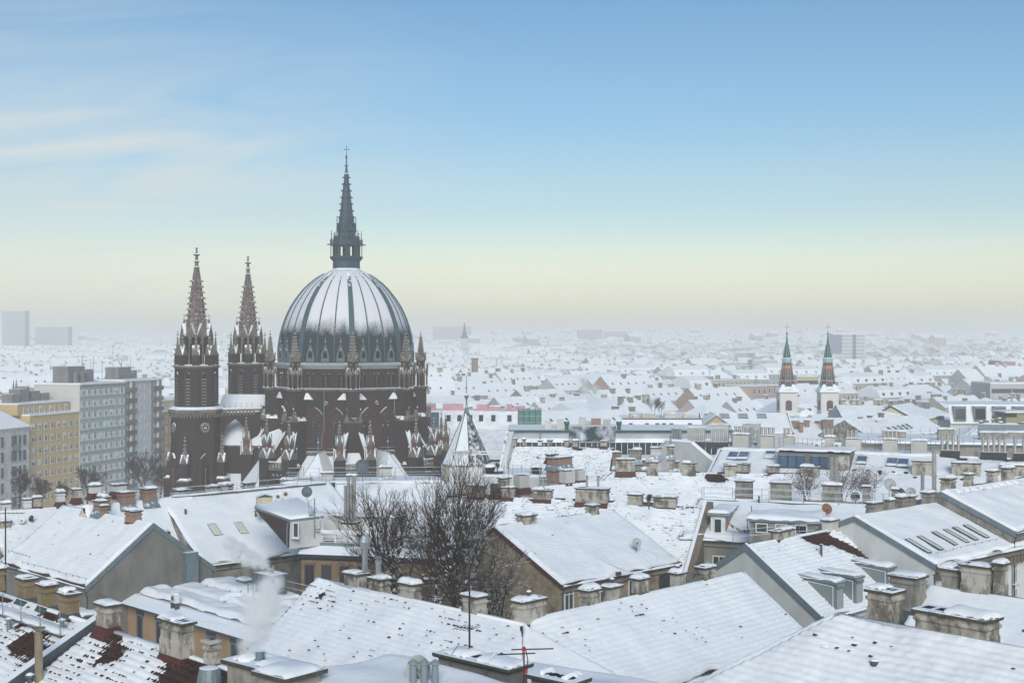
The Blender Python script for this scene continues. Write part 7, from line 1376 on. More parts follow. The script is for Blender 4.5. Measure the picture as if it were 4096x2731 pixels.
mast('thin bare mast on the long tiled chimney roof', Dp(2035, 1950, 120), 2.6, ((1.9, .3, .2, 0),), .03)
nr = thing('near_flat_roof', 'snow-covered ledge roof with three grey vent pipes at the lower frame edge', 'roof', Dp(1670, 2731, 33), R(-40)); ob('snow', grid_mesh('snow', lump(7, 5, .45, 61, 40, 30) + np.array([.5, -.6, -.35]), SNOW), nr); part('deck', MB().box(-3, 4, -3.1, 1.9, -3, -.34), ZINC_D, nr)
for i in range(3): part('vent_pipe', MB().lathe([(.10, -.2), (.09, .42), (.14, .44), (.14, .48), (.03, .56)], 12, (-.25 + .22 * i, .1 + .18 * i)), mat('pvc_grey', (.20, .24, .27), .5), nr)
dish('large grey satellite dish half sunk behind the vent pipes', Dp(1690, 2745, 33.8), .58, R(-25), mat('dish_grey', (.4, .4, .4)), .42, 10)
n2 = thing('near_ledge', 'near snow ledge with a hooded pipe below the long concrete chimney', 'roof', Dp(2420, 2690, 40), R(-28)); ob('snow', grid_mesh('snow', lump(11, 4.2, .4, 63, 60, 24) + np.array([0, -1.9, -.3]), SNOW), n2); part('deck', MB().box(-5.4, 5.4, -4, .1, -4, -.28), ZINC_D, n2); part('vent_hood', MB().lathe([(.12, -.3), (.12, .3), (.24, .32), (.24, .4), (.06, .5)], 8, (-.1, -1.9)), ZINC, n2)
# ------------------------------------------------------------------ the town beyond: rows of houses, the nearest as single things
rng = random.Random(12)
WALLC = [('cream', (.52, .47, .36)), ('grey', (.33, .34, .34)), ('pale yellow', (.55, .47, .28)), ('white', (.58, .58, .56)), ('beige', (.44, .39, .31)), ('dove grey', (.42, .44, .45)), ('ochre', (.46, .31, .14)), ('dull pink', (.46, .33, .29)), ('pale green', (.38, .44, .37))]
WM = {n_: mat('town_' + n_.replace(' ', '_'), c_, .9, col2=tuple(x * .8 for x in c_), var=.7, scale=.15, streak=True, rand=.08, spec=.1) for n_, c_ in WALLC}
def frustum(x, y, m=12): return abs(x) < .4016 * y + m
ZONES = [(-40, 236, 40), (-103, 318, 34), (-100, 345, 34), (-88, 385, 34), (-92, 350, 28), (-118, 285, 24), (80, 345, 26)]
def blocked(x, y):
    if any((x - a) ** 2 + (y - b) ** 2 < r * r for a, b, r in ZONES): return True
    if x < -22 and y < 372: return True
    lim = 300 if x > 45 else 282 if x > -12 else 300
    return y < lim
houses = []; big = []
def rows(angle, cx0, cy0, ext, cond, seed):
    r_ = random.Random(seed); a = R(angle); ex = V((cos(a), sin(a), 0)); ey = V((-sin(a), cos(a), 0)); v = -ext; k = 0
    while v < ext:
        dep = r_.uniform(11, 14.5); u = -ext + r_.uniform(0, 20); gap_in = 0
        while u < ext:
            ln = r_.uniform(13, 27); c = V((cx0, cy0, 0)) + ex * (u + ln / 2) + ey * v
            if gap_in == 0: hb_ = r_.random()
            if c.y > 180 and frustum(c.x, c.y) and cond(c.x, c.y) and not blocked(c.x, c.y) and r_.random() > .06: houses.append((c.x, c.y, a, ln, dep, r_.random(), min(1, max(0, hb_ * .75 + r_.random() * .28)), r_.random(), r_.random()))
            u += ln; gap_in += ln
            if gap_in > 75: u += r_.uniform(10, 15); gap_in = 0
        v += dep + (r_.uniform(9, 13) if k % 2 else r_.uniform(11, 16)); k += 1
near = lambda lo, hi: (lambda x, y: lo <= y < hi)
rows(41, 0, 400, 620, lambda x, y: y < 640 and x > -30 + .02 * y, 1)
rows(16, -160, 480, 420, lambda x, y: y < 640 and x <= -30 + .02 * y, 2)
rows(28, 0, 900, 800, lambda x, y: 640 <= y < 1150, 3)
rows(62, 0, 1500, 1300, lambda x, y: 1150 <= y < 1900 and x > .05 * y, 4); rows(12, 0, 1500, 1300, lambda x, y: 1150 <= y < 1900 and x <= .05 * y, 5)
def sparse(seed):
    r_ = random.Random(seed)
    return lambda x, y: 1900 <= y < 4200 and r_.random() < .8
rows(35, 0, 3000, 2600, sparse(3), 6)
houses.sort(key=lambda h: h[1])
ROOFW = {'gable': 'plain gabled', 'hip': 'hipped', 'mansard': 'dormered mansard', 'flat': 'flat terraced'}
def house_geo(ln, dep, kind, e_, rise, chs, dorm):
    """walls, roof snow, chimneys [(x,y,w,d,z0,z1)] in a local frame centred on the house"""
    a, b = ln / 2, dep / 2; w_ = ([(-a, -b, -6), (a, -b, -6), (a, b, -6), (-a, b, -6), (-a, -b, e_), (a, -b, e_), (a, b, e_), (-a, b, e_)], [(0, 1, 5, 4), (1, 2, 6, 5), (2, 3, 7, 6), (3, 0, 4, 7)])
    o = .35; z = e_ + .05
    if kind == 'gable':
        w_ = (w_[0] + [(-a, 0, e_ + rise - .1), (a, 0, e_ + rise - .1)], w_[1] + [(5, 6, 9), (7, 4, 8)])
        rf = ([(-a - o * .3, -b - o, z - .2), (a + o * .3, -b - o, z - .2), (a + o * .3, 0, z + rise), (-a - o * .3, 0, z + rise), (-a - o * .3, b + o, z - .2), (a + o * .3, b + o, z - .2)], [(0, 1, 2, 3), (3, 2, 5, 4)])
    elif kind == 'hip':
        h_ = min(a * .8, b); rf = ([(-a - o, -b - o, z - .1), (a + o, -b - o, z - .1), (a + o, b + o, z - .1), (-a - o, b + o, z - .1), (-a + h_, 0, z + rise), (a - h_, 0, z + rise)], [(0, 1, 5, 4), (1, 2, 5), (2, 3, 4, 5), (3, 0, 4)])
    elif kind == 'mansard':
        i_ = 1.5; h1 = rise * .62; rf = ([(-a, -b - .2, z - .1), (a, -b - .2, z - .1), (a, b + .2, z - .1), (-a, b + .2, z - .1), (-a, -b + i_, z + h1), (a, -b + i_, z + h1), (a, b - i_, z + h1), (-a, b - i_, z + h1), (-a, 0, z + rise), (a, 0, z + rise)], [(0, 1, 5, 4), (2, 3, 7, 6), (4, 5, 9, 8), (6, 7, 8, 9), (1, 2, 6, 9, 5), (3, 0, 4, 8, 7)])
    else:
        rf = ([(-a - .2, -b - .2, z), (a + .2, -b - .2, z), (a + .2, b + .2, z), (-a - .2, b + .2, z), (-a - .2, -b - .2, z + .35), (a + .2, -b - .2, z + .35), (a + .2, b + .2, z + .35), (-a - .2, b + .2, z + .35)], [(4, 5, 6, 7), (0, 1, 5, 4), (1, 2, 6, 5), (2, 3, 7, 6), (3, 0, 4, 7)])
    return w_, rf
FAR = MB(); FARC = []
CITYW = {(i): mat('hazed_wall_%d' % i, c_, .9, col2=tuple(x * .7 for x in c_), var=.8, scale=.12, spec=.1) for i, c_ in enumerate(((.50, .46, .38), (.36, .36, .36), (.54, .48, .34), (.57, .57, .56), (.42, .42, .42), (.45, .38, .35)))}  # light plaster paled further, distance haze put into the colour
FW = [MB() for _ in range(6)]; FS = MB(); FCH = MB(); FWN = MB()
n_single = 0; SEEN = {}
me_cw = {}
NUMW = ['no', 'one', 'two', 'three', 'four', 'five', 'six']
for (x, y, a, ln, dep, r1, r2, r3, r4) in houses:
    g0 = float(ground_z(np.array(x), np.array(y))); kind = 'gable' if r1 < .55 else 'hip' if r1 < .65 else 'mansard' if r1 < .89 else 'flat'
    e_ = (15.0 + 5.0 * r2 if y < 450 else 11.0 + 12.0 * r2); rise = dep * (.30 + .16 * r3) if kind != 'flat' else .4
    if kind == 'flat': e_ += 2.0
    nch = int(r4 * 3.4) + (1 if ln > 20 else 0)
    if y > 1900 and r3 > .985: e_ += 9
    rr = random.Random(int(x * 13 + y * 7)); chs = []
    for i in range(nch):
        cw_, cd_ = rr.uniform(.9, 2.4), rr.uniform(.7, 1.0); cx_ = -ln / 2 + 1.5 + (ln - 3) * (i + rr.random() * .8) / max(1, nch); cy_ = rr.uniform(-.12, .12) * dep; zt_ = e_ + rise * (1 - abs(cy_) / (dep / 2)) ; chs.append((cx_, cy_, cw_, cd_, zt_ - 1.2, zt_ + rr.uniform(.9, 1.9)))
    wl, rf = house_geo(ln, dep, kind, e_, rise, chs, 0)
    front = -1 if cos(a) > 0 else 1
    if n_single < 285 and y < 640:
        n_single += 1; cn, _c = WALLC[int(r3 * 8.99)]
        M_ = MX.Translation((x, y, g0)) @ MX.Rotation(a, 4, 'Z')
        wh = 'far behind the church' if x / y < -.12 else 'beyond the glazed block' if x / y < .12 else 'beyond the patterned spires' if y > 345 else 'near the patterned spires'
        sky_n = int(r2 * 5) if kind in ('gable', 'mansard') else 0
        lab = '%s house, %s snow roof, %s chimneys%s, %s' % (cn, ROOFW[kind], NUMW[min(nch, 6)], (', %s roof windows' % NUMW[sky_n + 1]) if sky_n else '', wh)
        if nch == 1: lab = lab.replace('one chimneys', 'one chimney')
        t_ = thing('town_house', lab, 'house', (x, y, g0), a, 'snow-roofed town houses')
        ob('wall', MB().add(*wl).mesh('wall', WM[cn]), t_); ob('roof_snow', MB().add(*rf).mesh('roof_snow', SNOW), t_)
        for (cx_, cy_, cw_, cd_, z0_, z1_) in chs:
            m_ = BRICK if rr.random() < .18 else PL['plaster_grey'] if rr.random() < .6 else PL['plaster_old']; mb = MB(); mb.mi = 0; mb.rrect([(cw_ / 2, cd_ / 2, z0_), (cw_ / 2, cd_ / 2, z1_)], (cx_, cy_)); mb.mi = 1; mb.rrect([(cw_ / 2 + .08, cd_ / 2 + .08, z1_), (cw_ / 2 + .08, cd_ / 2 + .08, z1_ + .12)], (cx_, cy_)); mb.mi = 2; mb.rrect([(cw_ / 2 + .05, cd_ / 2 + .05, z1_ + .12), (cw_ / 2 - .1, cd_ / 2 - .1, z1_ + .3)], (cx_, cy_)); ob('chimney', mb.mesh('chimney', [m_, CONC, SNOW]), t_)
        # windows of the side that looks at the camera, upper two storeys
        fy = -dep / 2 if cos(a) > 0 else dep / 2; rz = 0 if cos(a) > 0 else pi; k = int(ln / 2.6)
        wm_, wp_ = window_mesh(1.1, 1.7, 'white', False, True)
        for f in range(2):
            for i in range(k): o = ob('window', wp_ if False else wm_, t_, (-ln / 2 + ln * (i + .5) / k, fy, e_ - 2.6 - 3.4 * f), rz); ob('pane', wp_, o)
        if kind == 'mansard':
            for i in range(max(1, k // 2)): cx_ = -ln / 2 + ln * (i + .5) / max(1, k // 2); s_ = -1 if cos(a) > 0 else 1; mb = MB(); mb.mi = 0; yb_ = s_ * (dep / 2 - .3); mb.box(cx_ - .7, cx_ + .7, min(yb_, yb_ - s_ * 1.8), max(yb_, yb_ - s_ * 1.8), e_ + .3, e_ + 1.9); mb.mi = 1; mb.box(cx_ - .8, cx_ + .8, min(yb_ + s_ * .1, yb_ - s_ * 1.8), max(yb_ + s_ * .1, yb_ - s_ * 1.8), e_ + 1.9, e_ + 2.15); mb.mi = 2; mb.box(cx_ - .5, cx_ + .5, min(yb_, yb_ + s_ * .04), max(yb_, yb_ + s_ * .04), e_ + .5, e_ + 1.7); ob('dormer', mb.mesh('dormer', [ZINC, SNOW, GLASS]), t_)
        elif sky_n:
            s_ = -1 if cos(a) > 0 else 1; sl = atan2(rise + .2, dep / 2 + .35)
            for i in range(sky_n + 1): o = ob('roof_window', window_mesh(.9, 1.3, 'zinc', False, False)[1], t_, (-ln / 2 + ln * (i + .7) / (sky_n + 2), s_ * dep * .30, e_ + rise * .42)); o.rotation_euler = (-(pi / 2 - sl) if s_ < 0 else (pi / 2 - sl), 0, 0)
    else:
        M_ = MX.Translation((x, y, g0)) @ MX.Rotation(a, 4, 'Z'); W = FW[int(r3 * 5.99)]
        W.T = M_; W.add(*wl); W.T = None
        FS.T = M_; FS.add(*rf)
        for (cx_, cy_, cw_, cd_, z0_, z1_) in (chs if y < 2200 else chs[:1]):
            FCH.T = M_; FCH.rrect([(cw_ / 2, cd_ / 2, z0_), (cw_ / 2, cd_ / 2, z1_)], (cx_, cy_), cap0=False); FS.rrect([(cw_ / 2 + .1, cd_ / 2 + .1, z1_), (cw_ / 2, cd_ / 2, z1_ + .3)], (cx_, cy_), cap0=False)
        if y < 1500:
            s_ = -1 if cos(a) > 0 else 1; k = int(ln / 2.8); FWN.T = M_; yy = s_ * (dep / 2 + .04)
            for f in range(2):
                for i in range(k): xc = -ln / 2 + ln * (i + .5) / k; zz = e_ - 2.6 - 3.4 * f; FWN.add([(xc - .5, yy, zz), (xc + .5, yy, zz), (xc + .5, yy, zz + 1.7), (xc - .5, yy, zz + 1.7)], [(0, 1, 2, 3)])
            if kind == 'mansard':
                for i in range(k // 2): xc = -ln / 2 + ln * (i + .5) / (k // 2); FCH.T = M_; FCH.box(xc - .6, xc + .6, min(s_ * (dep / 2 - .2), s_ * (dep / 2 - 2)), max(s_ * (dep / 2 - .2), s_ * (dep / 2 - 2)), e_ + .4, e_ + 1.9); FS.box(xc - .75, xc + .75, min(s_ * (dep / 2), s_ * (dep / 2 - 2)), max(s_ * (dep / 2), s_ * (dep / 2 - 2)), e_ + 1.9, e_ + 2.2)
allm = MB()
far_ = thing('distant_town', 'hazy sea of distant snow-covered roofs climbing to the horizon', 'town'); far_['kind'] = 'stuff'
for i in range(6):
    if FW[i].f: part('walls', FW[i], CITYW[i], far_, kind='stuff')
part('roof_snow', FS, SNOW, far_, kind='stuff'); part('chimneys', FCH, CITYW[4], far_, kind='stuff'); part('windows', FWN, mat('hazed_pane', (.17, .19, .21), .4), far_, kind='stuff')  # far chimneys and panes paled as well, haze painted into their colour

# ------------------------------------------------------------------ landmarks in the haze
def gz(x, y): return float(ground_z(np.array(float(x)), np.array(float(y))))
def tower_block(name, label, px0, px1, pt, D_, cols, glass_part=None, dep=18, fl=3.2):
    a, b = Dp(px0, pt, D_), Dp(px1, pt, D_); wd = b.x - a.x; g0 = gz(a.x, D_); o = thing(name, label, 'building', (a.x, D_, g0 - 1)); h_ = a.z - g0 + 1
    part('wall', MB().box(0, wd, 0, dep, 0, h_), mat(name + '_wall', cols, .8, col2=tuple(c * .85 for c in cols), var=.5, scale=.1), o); part('roof_snow', MB().box(.3, wd - .3, .3, dep - .3, h_, h_ + .4), SNOW, o)  # several far wall tones are paled, distance haze put into the colour
    nf = max(2, int(h_ / fl)); me = MB().box(0, wd * .92, -.06, 0, 0, fl * .45).mesh('window_band', GLASS if D_ < 700 else mat('hazed_band', tuple(c * .62 for c in (.5, .54, .58)), .5))  # farther window bands are pale, haze put into their colour
    for f in range(nf): ob('window_band', me, o, (wd * .04, 0, 1.2 + f * fl))
    return o, wd, h_
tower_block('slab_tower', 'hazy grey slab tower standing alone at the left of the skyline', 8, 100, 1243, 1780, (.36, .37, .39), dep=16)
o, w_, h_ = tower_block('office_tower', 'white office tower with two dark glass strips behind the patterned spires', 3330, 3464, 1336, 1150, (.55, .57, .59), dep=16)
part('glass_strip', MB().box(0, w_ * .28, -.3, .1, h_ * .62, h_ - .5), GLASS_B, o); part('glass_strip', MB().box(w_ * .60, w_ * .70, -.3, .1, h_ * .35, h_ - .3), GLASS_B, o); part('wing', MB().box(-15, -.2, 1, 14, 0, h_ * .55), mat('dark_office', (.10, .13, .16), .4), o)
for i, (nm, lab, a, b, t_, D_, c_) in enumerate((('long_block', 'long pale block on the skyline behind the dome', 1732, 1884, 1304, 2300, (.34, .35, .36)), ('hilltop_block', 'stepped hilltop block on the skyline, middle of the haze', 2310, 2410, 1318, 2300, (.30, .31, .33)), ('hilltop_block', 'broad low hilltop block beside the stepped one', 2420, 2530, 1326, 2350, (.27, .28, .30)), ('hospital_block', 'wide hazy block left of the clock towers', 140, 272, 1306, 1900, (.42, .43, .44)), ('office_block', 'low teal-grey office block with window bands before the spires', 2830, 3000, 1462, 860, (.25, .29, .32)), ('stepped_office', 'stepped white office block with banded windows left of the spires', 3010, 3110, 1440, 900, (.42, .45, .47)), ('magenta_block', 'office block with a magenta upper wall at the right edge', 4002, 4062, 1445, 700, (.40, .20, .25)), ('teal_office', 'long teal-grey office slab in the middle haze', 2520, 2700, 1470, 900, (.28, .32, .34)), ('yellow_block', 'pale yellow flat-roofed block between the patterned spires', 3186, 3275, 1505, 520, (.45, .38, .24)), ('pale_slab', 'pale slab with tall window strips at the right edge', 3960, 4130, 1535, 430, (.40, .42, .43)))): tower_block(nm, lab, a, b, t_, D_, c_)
# hazy domed church with a tower, tall brick stack
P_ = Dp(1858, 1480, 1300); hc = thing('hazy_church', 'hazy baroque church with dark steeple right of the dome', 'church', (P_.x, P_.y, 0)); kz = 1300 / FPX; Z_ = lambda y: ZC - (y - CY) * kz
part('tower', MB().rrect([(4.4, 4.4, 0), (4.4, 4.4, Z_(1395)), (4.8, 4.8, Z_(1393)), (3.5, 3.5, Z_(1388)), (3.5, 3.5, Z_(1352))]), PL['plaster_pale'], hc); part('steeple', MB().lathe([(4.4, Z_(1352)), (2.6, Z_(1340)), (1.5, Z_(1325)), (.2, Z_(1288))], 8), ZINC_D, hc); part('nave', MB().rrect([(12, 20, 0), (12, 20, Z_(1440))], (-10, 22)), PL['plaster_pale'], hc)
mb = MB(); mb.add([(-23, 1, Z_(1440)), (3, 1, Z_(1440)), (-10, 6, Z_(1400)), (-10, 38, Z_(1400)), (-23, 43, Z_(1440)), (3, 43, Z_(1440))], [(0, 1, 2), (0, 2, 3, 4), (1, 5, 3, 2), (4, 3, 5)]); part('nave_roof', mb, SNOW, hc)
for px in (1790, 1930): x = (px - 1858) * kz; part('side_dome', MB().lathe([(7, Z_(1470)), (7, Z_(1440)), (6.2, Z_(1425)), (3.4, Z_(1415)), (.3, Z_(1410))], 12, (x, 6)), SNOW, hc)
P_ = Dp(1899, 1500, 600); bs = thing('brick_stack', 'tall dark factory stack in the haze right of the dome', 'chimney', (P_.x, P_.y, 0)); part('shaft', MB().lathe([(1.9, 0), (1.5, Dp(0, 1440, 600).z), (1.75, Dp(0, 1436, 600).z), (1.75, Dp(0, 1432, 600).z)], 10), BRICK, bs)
for lab, px, py, tp, D_ in (('thin lattice crane in the haze behind the pink chimneys', 1986, 1480, 1435, 900),):
    P_ = Dp(px, py, D_); c = thing('tower_crane', lab, 'crane', (P_.x, P_.y, 0)); h_ = Dp(px, tp, D_).z; part('mast', MB().box(-.5, .5, -.5, .5, 0, h_), mat('crane_grey', (.40, .38, .30), .6), c); part('jib', MB().box(-4, 9, -.3, .3, h_, h_ + .5), mat('crane_grey', (.4, .4, .3)), c)
# ------------------------------------------------------------------ bare trees
def bare_tree(label, base, hgt, seed, r0, spread=.55, levels=6, lean=(0, 0), name='bare_tree', twig=True, trunk_h=.22, leaves=0, nb=(3, 4), group='bare winter trees', up=.35, scale_l=.74, tr=.012, stems=1, l1=None):
    rg = random.Random(seed); o = thing(name, label, 'tree', base, 0, group); tr_ = MB(); br = MB(); tw = MB(); tips = []
    def rnd_dir(d, ang):
        p = d.orthogonal().normalized(); p.rotate(__import__('mathutils').Quaternion(d, rg.uniform(0, 2 * pi))); q = (d * cos(ang) + p * sin(ang)); return q.normalized()
    def grow(p, d, ln, r, lv):
        mb = tr_ if lv == 0 else br if lv <= 3 else tw; n_ = 3 if lv < 3 else 2; q = p
        sides = 8 if lv == 0 else 6 if lv < 3 else 4 if lv < 4 else 3; rr = r
        for i in range(n_):
            d = (d + V((rg.gauss(0, .10), rg.gauss(0, .10), rg.gauss(.03, .07))) * (1 if lv else .5)).normalized(); q2 = q + d * (ln / n_); r2 = max(r * (1 - .26 * (i + 1) / n_), tr * .6); mb.tube(q, q2, rr, r2, sides); q = q2; rr = r2
            if lv >= 1 and i < n_ - 1 and lv < levels: grow(q, (rnd_dir(d, rg.uniform(.5, .95)) + V((0, 0, up * .5))).normalized(), ln * rg.uniform(.42, .66), rr * .55, lv + 1)
        if lv >= levels: tips.append(q); return
        for i in range(rg.randint(*nb)): grow(q, (rnd_dir(d, rg.uniform(.22, spread)) + V((0, 0, up * (.4 if lv else .6)))).normalized(), (l1 if l1 and lv == 0 else ln) * rg.uniform(scale_l - .12, scale_l + .08) * (1.3 if l1 and lv == 0 else 1), rr * rg.uniform(.6, .82), lv + 1)
    for s in range(stems): grow(V((0, 0, 0)), V((lean[0] + (.18 * (s - (stems - 1) / 2)), lean[1] + .1 * (s % 2), 1)).normalized(), hgt * trunk_h, r0, 0)
    part('trunk', tr_, BARK, o, smooth=True); c = part('crown', br, BARK, o, smooth=True); part('twigs', tw, TWIG, c, kind='stuff')
    if leaves:
        lf = MB()
        for q in tips:
            for _ in range(leaves):
                p = q + V((rg.gauss(0, .12), rg.gauss(0, .12), rg.gauss(-.05, .1))); a = V((rg.gauss(0, 1), rg.gauss(0, 1), rg.gauss(0, 1))).normalized() * .07; b = a.orthogonal().normalized() * .04; lf.add([p - a, p + b, p + a, p - b], [(0, 1, 2, 3)])
        part('leaves', lf, mat('dry_leaves', (.14, .05, .03), .9, col2=(.20, .10, .05), var=.8, scale=5), c, kind='stuff')
    return o
for lab, px, D_, z0_, fork, r0_, sd, ln_, l1_ in (('tall bare tree with snow-lined limbs in the court, left of the pair', 1684, 91, 8, 20.8, .34, 5, (-.03, 0), 3.3), ('tallest bare forked tree with snow-lined limbs behind the broad roof', 1772, 88, 8, 20.6, .38, 8, (.0, 0), 3.5), ('bare spreading tree against the creeper gable', 1845, 92, 8, 20.2, .30, 21, (.03, 0), 3.4)):
    P_ = Dp(px, 2400, D_); bare_tree(lab, (P_.x - ln_[0] * (fork - z0_), P_.y, z0_), fork - z0_, sd, r0_, .50, 6, ln_, trunk_h=1.0, scale_l=.75, up=.30, l1=l1_, nb=(2, 4), tr=.013)
P_ = Dp(1700, 2400, 90); bare_tree('low forked bare tree with heavy snow on its boughs', (P_.x, P_.y, 8), 13, 77, .2, .9, 5, (0, 0), trunk_h=1.0, scale_l=.74, up=.1, l1=2.8)
P_ = Dp(1960, 2450, 84); bare_tree('low snowy brushwood tree at the foot of the creeper gable', (P_.x, P_.y, 8), 12.0, 31, .16, .8, 5, (0, 0), trunk_h=1.0, scale_l=.72, up=.15, l1=2.2)
for lab, px, py, D_, h_, sd in (('bare young tree before the yellow block, by the white house', 75, 2010, 225, 12, 41), ('bare tree against the yellow block', 165, 2010, 230, 11, 42), ('spreading bare tree before the green bands', 345, 2000, 240, 13, 43), ('slim frosted bare tree before the balconies', 580, 1985, 262, 17, 44), ('slim bare tree beside the orange block', 640, 1985, 262, 13, 45), ('bare tree before the corner of the yellow block', 255, 2000, 235, 9, 46)):
    P_ = Dp(px, py, D_); bare_tree(lab, (P_.x, P_.y, P_.z - 3), h_, sd, .2, .6, 5, trunk_h=.25, scale_l=.7, up=.35, tr=.03)
for lab, px, py, D_, h_, sd in (('leafy-tipped shrub with brown dead leaves on the long attic roof, before the slate dormer', 3230, 2010, 126, 4.6, 51), ('brown-leaved shrub beside the twin steel flues', 3370, 2020, 124, 5.6, 52), ('smaller brown-leaved shrub behind the satellite dishes', 3480, 2000, 126, 4.2, 53)):
    P_ = Dp(px, py, D_); bare_tree(lab, (P_.x, P_.y, P_.z - .6), h_, sd, .045, .85, 4, name='roof_shrub', trunk_h=.26, scale_l=.84, up=.22, leaves=1, group='leafy shrubs in the roof garden', stems=4, nb=(2, 3))
for lab, px, py, D_, h_, sd in (('thin leafless sapling growing by the two squat chimneys', 2596, 2024, 113, 2.0, 61), ('twiggy bush at the railings of the courtyard roof', 3060, 2130, 106, 2.6, 62), ('olive pot plant on the rooftop terrace', 1990, 1880, 141, 1.6, 63), ('bare sapling rooftop tree behind the glazed block', 2612, 1670, 235, 6, 64), ('second bare sapling behind the glazed block', 2642, 1670, 236, 5, 65)):
    P_ = Dp(px, py, D_); bare_tree(lab, (P_.x, P_.y, P_.z - .3), h_, sd, .04, .5, 4, name='sapling', trunk_h=.25, scale_l=.7, up=.6, group='saplings on the roofs', stems=2, tr=.01)
# hazy far trees on the skyline
rg = random.Random(3)
def puff_tree(label, x, y, h_, w_, seed):
    r_ = random.Random(seed); g0 = gz(x, y); o = thing('distant_tree', label, 'tree', (x, y, g0), 0, 'distant frosted trees'); part('trunk', MB().tube((0, 0, -1), (0, 0, h_ * .5), w_ * .05, w_ * .03), BARK, o); lf = MB()
    for i in range(420):
        a, b = r_.uniform(0, 2 * pi), math.acos(r_.uniform(-1, 1)); rr = r_.random() ** .4; p = V((w_ * .5 * rr * sin(b) * cos(a), w_ * .5 * rr * sin(b) * sin(a), h_ * .62 + h_ * .4 * rr * cos(b))); n_ = V((r_.gauss(0, 1), r_.gauss(0, 1), r_.gauss(0, 1))).normalized() * (w_ * .055); m_ = n_.orthogonal(); lf.add([p - n_, p + m_ * .6, p + n_, p - m_ * .6], [(0, 1, 2, 3)])
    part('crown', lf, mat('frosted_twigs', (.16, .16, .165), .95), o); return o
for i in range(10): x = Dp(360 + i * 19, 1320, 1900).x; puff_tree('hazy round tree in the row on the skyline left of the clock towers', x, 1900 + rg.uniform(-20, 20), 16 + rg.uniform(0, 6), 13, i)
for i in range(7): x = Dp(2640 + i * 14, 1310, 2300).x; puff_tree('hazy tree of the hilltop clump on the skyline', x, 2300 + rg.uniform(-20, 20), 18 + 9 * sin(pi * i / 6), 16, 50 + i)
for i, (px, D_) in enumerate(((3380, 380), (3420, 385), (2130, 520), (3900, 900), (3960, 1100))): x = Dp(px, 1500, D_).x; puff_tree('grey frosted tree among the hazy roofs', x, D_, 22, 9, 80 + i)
P_ = Dp(4047, 1580, 330); ft = thing('fir_tree', 'dark fir tree standing among roofs at the right edge', 'tree', (P_.x, P_.y, 0)); part('trunk', MB().tube((0, 0, 0), (0, 0, 26), .3, .05), BARK, ft); mb = MB(); r_ = random.Random(5)
for i in range(500):
    z = r_.uniform(10, 27.5); rr = 3.4 * (28 - z) / 18; a = r_.uniform(0, 2 * pi); p = V((rr * cos(a), rr * sin(a), z - rr * .35)); mb.add([(0, 0, z), p + V((-.35 * sin(a), .35 * cos(a), 0)), p + V((.35 * sin(a), -.35 * cos(a), -.1))], [(0, 1, 2)])
part('crown', mb, mat('fir_needles', (.02, .04, .035), .9, snow=.2), ft)
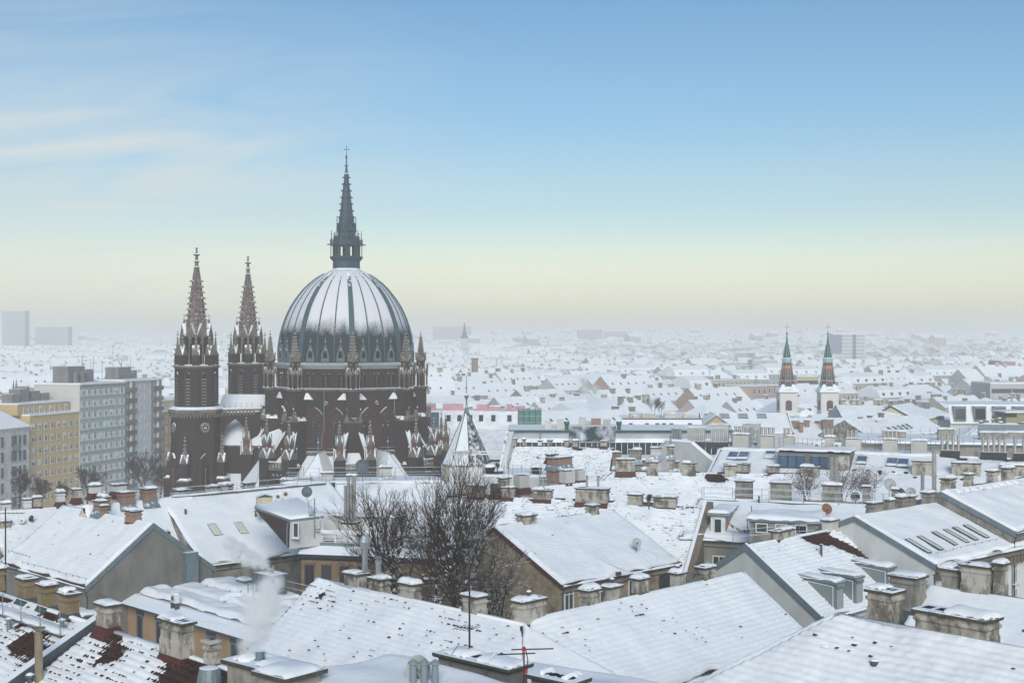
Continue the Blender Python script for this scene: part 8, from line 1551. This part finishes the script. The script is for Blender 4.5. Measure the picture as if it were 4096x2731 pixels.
# ------------------------------------------------------------------ steam and haze
def steam(label, pts, rads, dens, seed):
    """a plume: a lumpy tube filled with uneven white vapour"""
    c = [V(p) for p in pts]; mb = MB(); rs = []; n_ = 12; lo = V((min(p.x for p in c), min(p.y for p in c), min(p.z for p in c)))
    for k, (p, r) in enumerate(zip(c, rads)):
        d = (c[min(k + 1, len(c) - 1)] - c[max(k - 1, 0)]).normalized(); a = d.cross(V((0, 1, .1))).normalized(); b = d.cross(a)
        rs.append([tuple(p + (a * cos(2 * pi * i / n_) + b * sin(2 * pi * i / n_)) * r * 1.7) for i in range(n_)])
    d0 = (c[0] - c[1]).normalized() * rads[0] * .9; d1 = (c[-1] - c[-2]).normalized() * rads[-1] * 1.2; rs = [[tuple(V(p).lerp(c[0], .5) + d0) for p in rs[0]]] + rs + [[tuple(V(p).lerp(c[-1], .5) + d1) for p in rs[-1]]]
    mb.rings(rs); m_ = bpy.data.materials.new('steam'); m_.use_nodes = True; t = m_.node_tree; t.nodes.remove(t.nodes['Principled BSDF']); v = t.nodes.new('ShaderNodeVolumePrincipled'); v.inputs['Color'].default_value = (1, 1, 1, 1)
    tcn = t.nodes.new('ShaderNodeTexCoord'); nz_ = t.nodes.new('ShaderNodeTexNoise'); nz_.inputs['Scale'].default_value = 2.2 / max(.6, max(rads)); nz_.inputs['Detail'].default_value = 5; nz_.inputs['Distortion'].default_value = .8; t.links.new(tcn.outputs['Object'], nz_.inputs[0])
    mp_ = t.nodes.new('ShaderNodeMapping'); mp_.inputs['Location'].default_value = (seed, seed, 0); t.links.new(tcn.outputs['Object'], mp_.inputs[0]); t.links.new(mp_.outputs[0], nz_.inputs[0])
    # the vapour thins out with distance from each puff's middle
    acc = None
    for p, r in zip(c, rads):
        dn = t.nodes.new('ShaderNodeVectorMath'); dn.operation = 'DISTANCE'; t.links.new(tcn.outputs['Object'], dn.inputs[0]); dn.inputs[1].default_value = tuple(p)
        m1 = t.nodes.new('ShaderNodeMapRange'); m1.interpolation_type = 'SMOOTHSTEP'; m1.inputs[1].default_value = r; m1.inputs[2].default_value = 0; t.links.new(dn.outputs['Value'], m1.inputs[0])
        if acc is None: acc = m1.outputs[0]
        else: ad = t.nodes.new('ShaderNodeMath'); ad.operation = 'ADD'; t.links.new(acc, ad.inputs[0]); t.links.new(m1.outputs[0], ad.inputs[1]); acc = ad.outputs[0]
    mr_ = t.nodes.new('ShaderNodeMapRange'); mr_.inputs[1].default_value = .42; mr_.inputs[2].default_value = .62; mr_.inputs[4].default_value = dens; t.links.new(nz_.outputs[0], mr_.inputs[0])
    fm = t.nodes.new('ShaderNodeMath'); fm.operation = 'MULTIPLY'; t.links.new(mr_.outputs[0], fm.inputs[0]); t.links.new(acc, fm.inputs[1]); t.links.new(fm.outputs[0], v.inputs['Density']); t.links.new(v.outputs[0], t.nodes['Material Output'].inputs['Volume'])
    o = ob('steam', mb.mesh('steam', m_)); tag(o, label, 'steam', kind='stuff'); return o
top = V((PM.x, PM.y, hz + .4))
steam('white steam drifting left from the metal chimney box', [top + V(p) for p in ((0, 0, -.1), (-.5, -.1, .3), (-1.1, -.1, .55), (-1.8, -.2, .8), (-2.6, -.2, 1.3), (-3.2, -.2, 1.9))], (.35, .6, .8, .95, 1.0, .8), 18.0, 1)
b_ = Dp(1040, 2640, 34)
steam('pale steam rising from the mossy chimney block in front of the metal stack', [Dp(*p) for p in ((985, 2640, 38), (1000, 2580, 38.2), (1025, 2515, 38.5), (1045, 2450, 39), (1065, 2385, 39.5), (1085, 2330, 40))], (.35, .5, .65, .75, .7, .5), 13, 2)
steam('far white steam puff above the glazed block', [Dp(*p) for p in ((2385, 1672, 206), (2370, 1630, 207), (2385, 1590, 208), (2350, 1555, 209), (2330, 1520, 211))], (.6, 1.6, 2.4, 2.2, 1.4), 1.1, 3)
hb = MB().box(-4400, 4400, -90, 5700, -1.2, 84); hm = bpy.data.materials.new('haze'); hm.use_nodes = True; t = hm.node_tree; t.nodes.remove(t.nodes['Principled BSDF'])
hv = t.nodes.new('ShaderNodeVolumePrincipled'); hv.inputs['Anisotropy'].default_value = -.2; hv.inputs['Density'].default_value = .00058; hv.inputs['Color'].default_value = (.98, .98, .955, 1); t.links.new(hv.outputs[0], t.nodes['Material Output'].inputs['Volume'])
part('haze', hb, hm, None, kind='stuff')
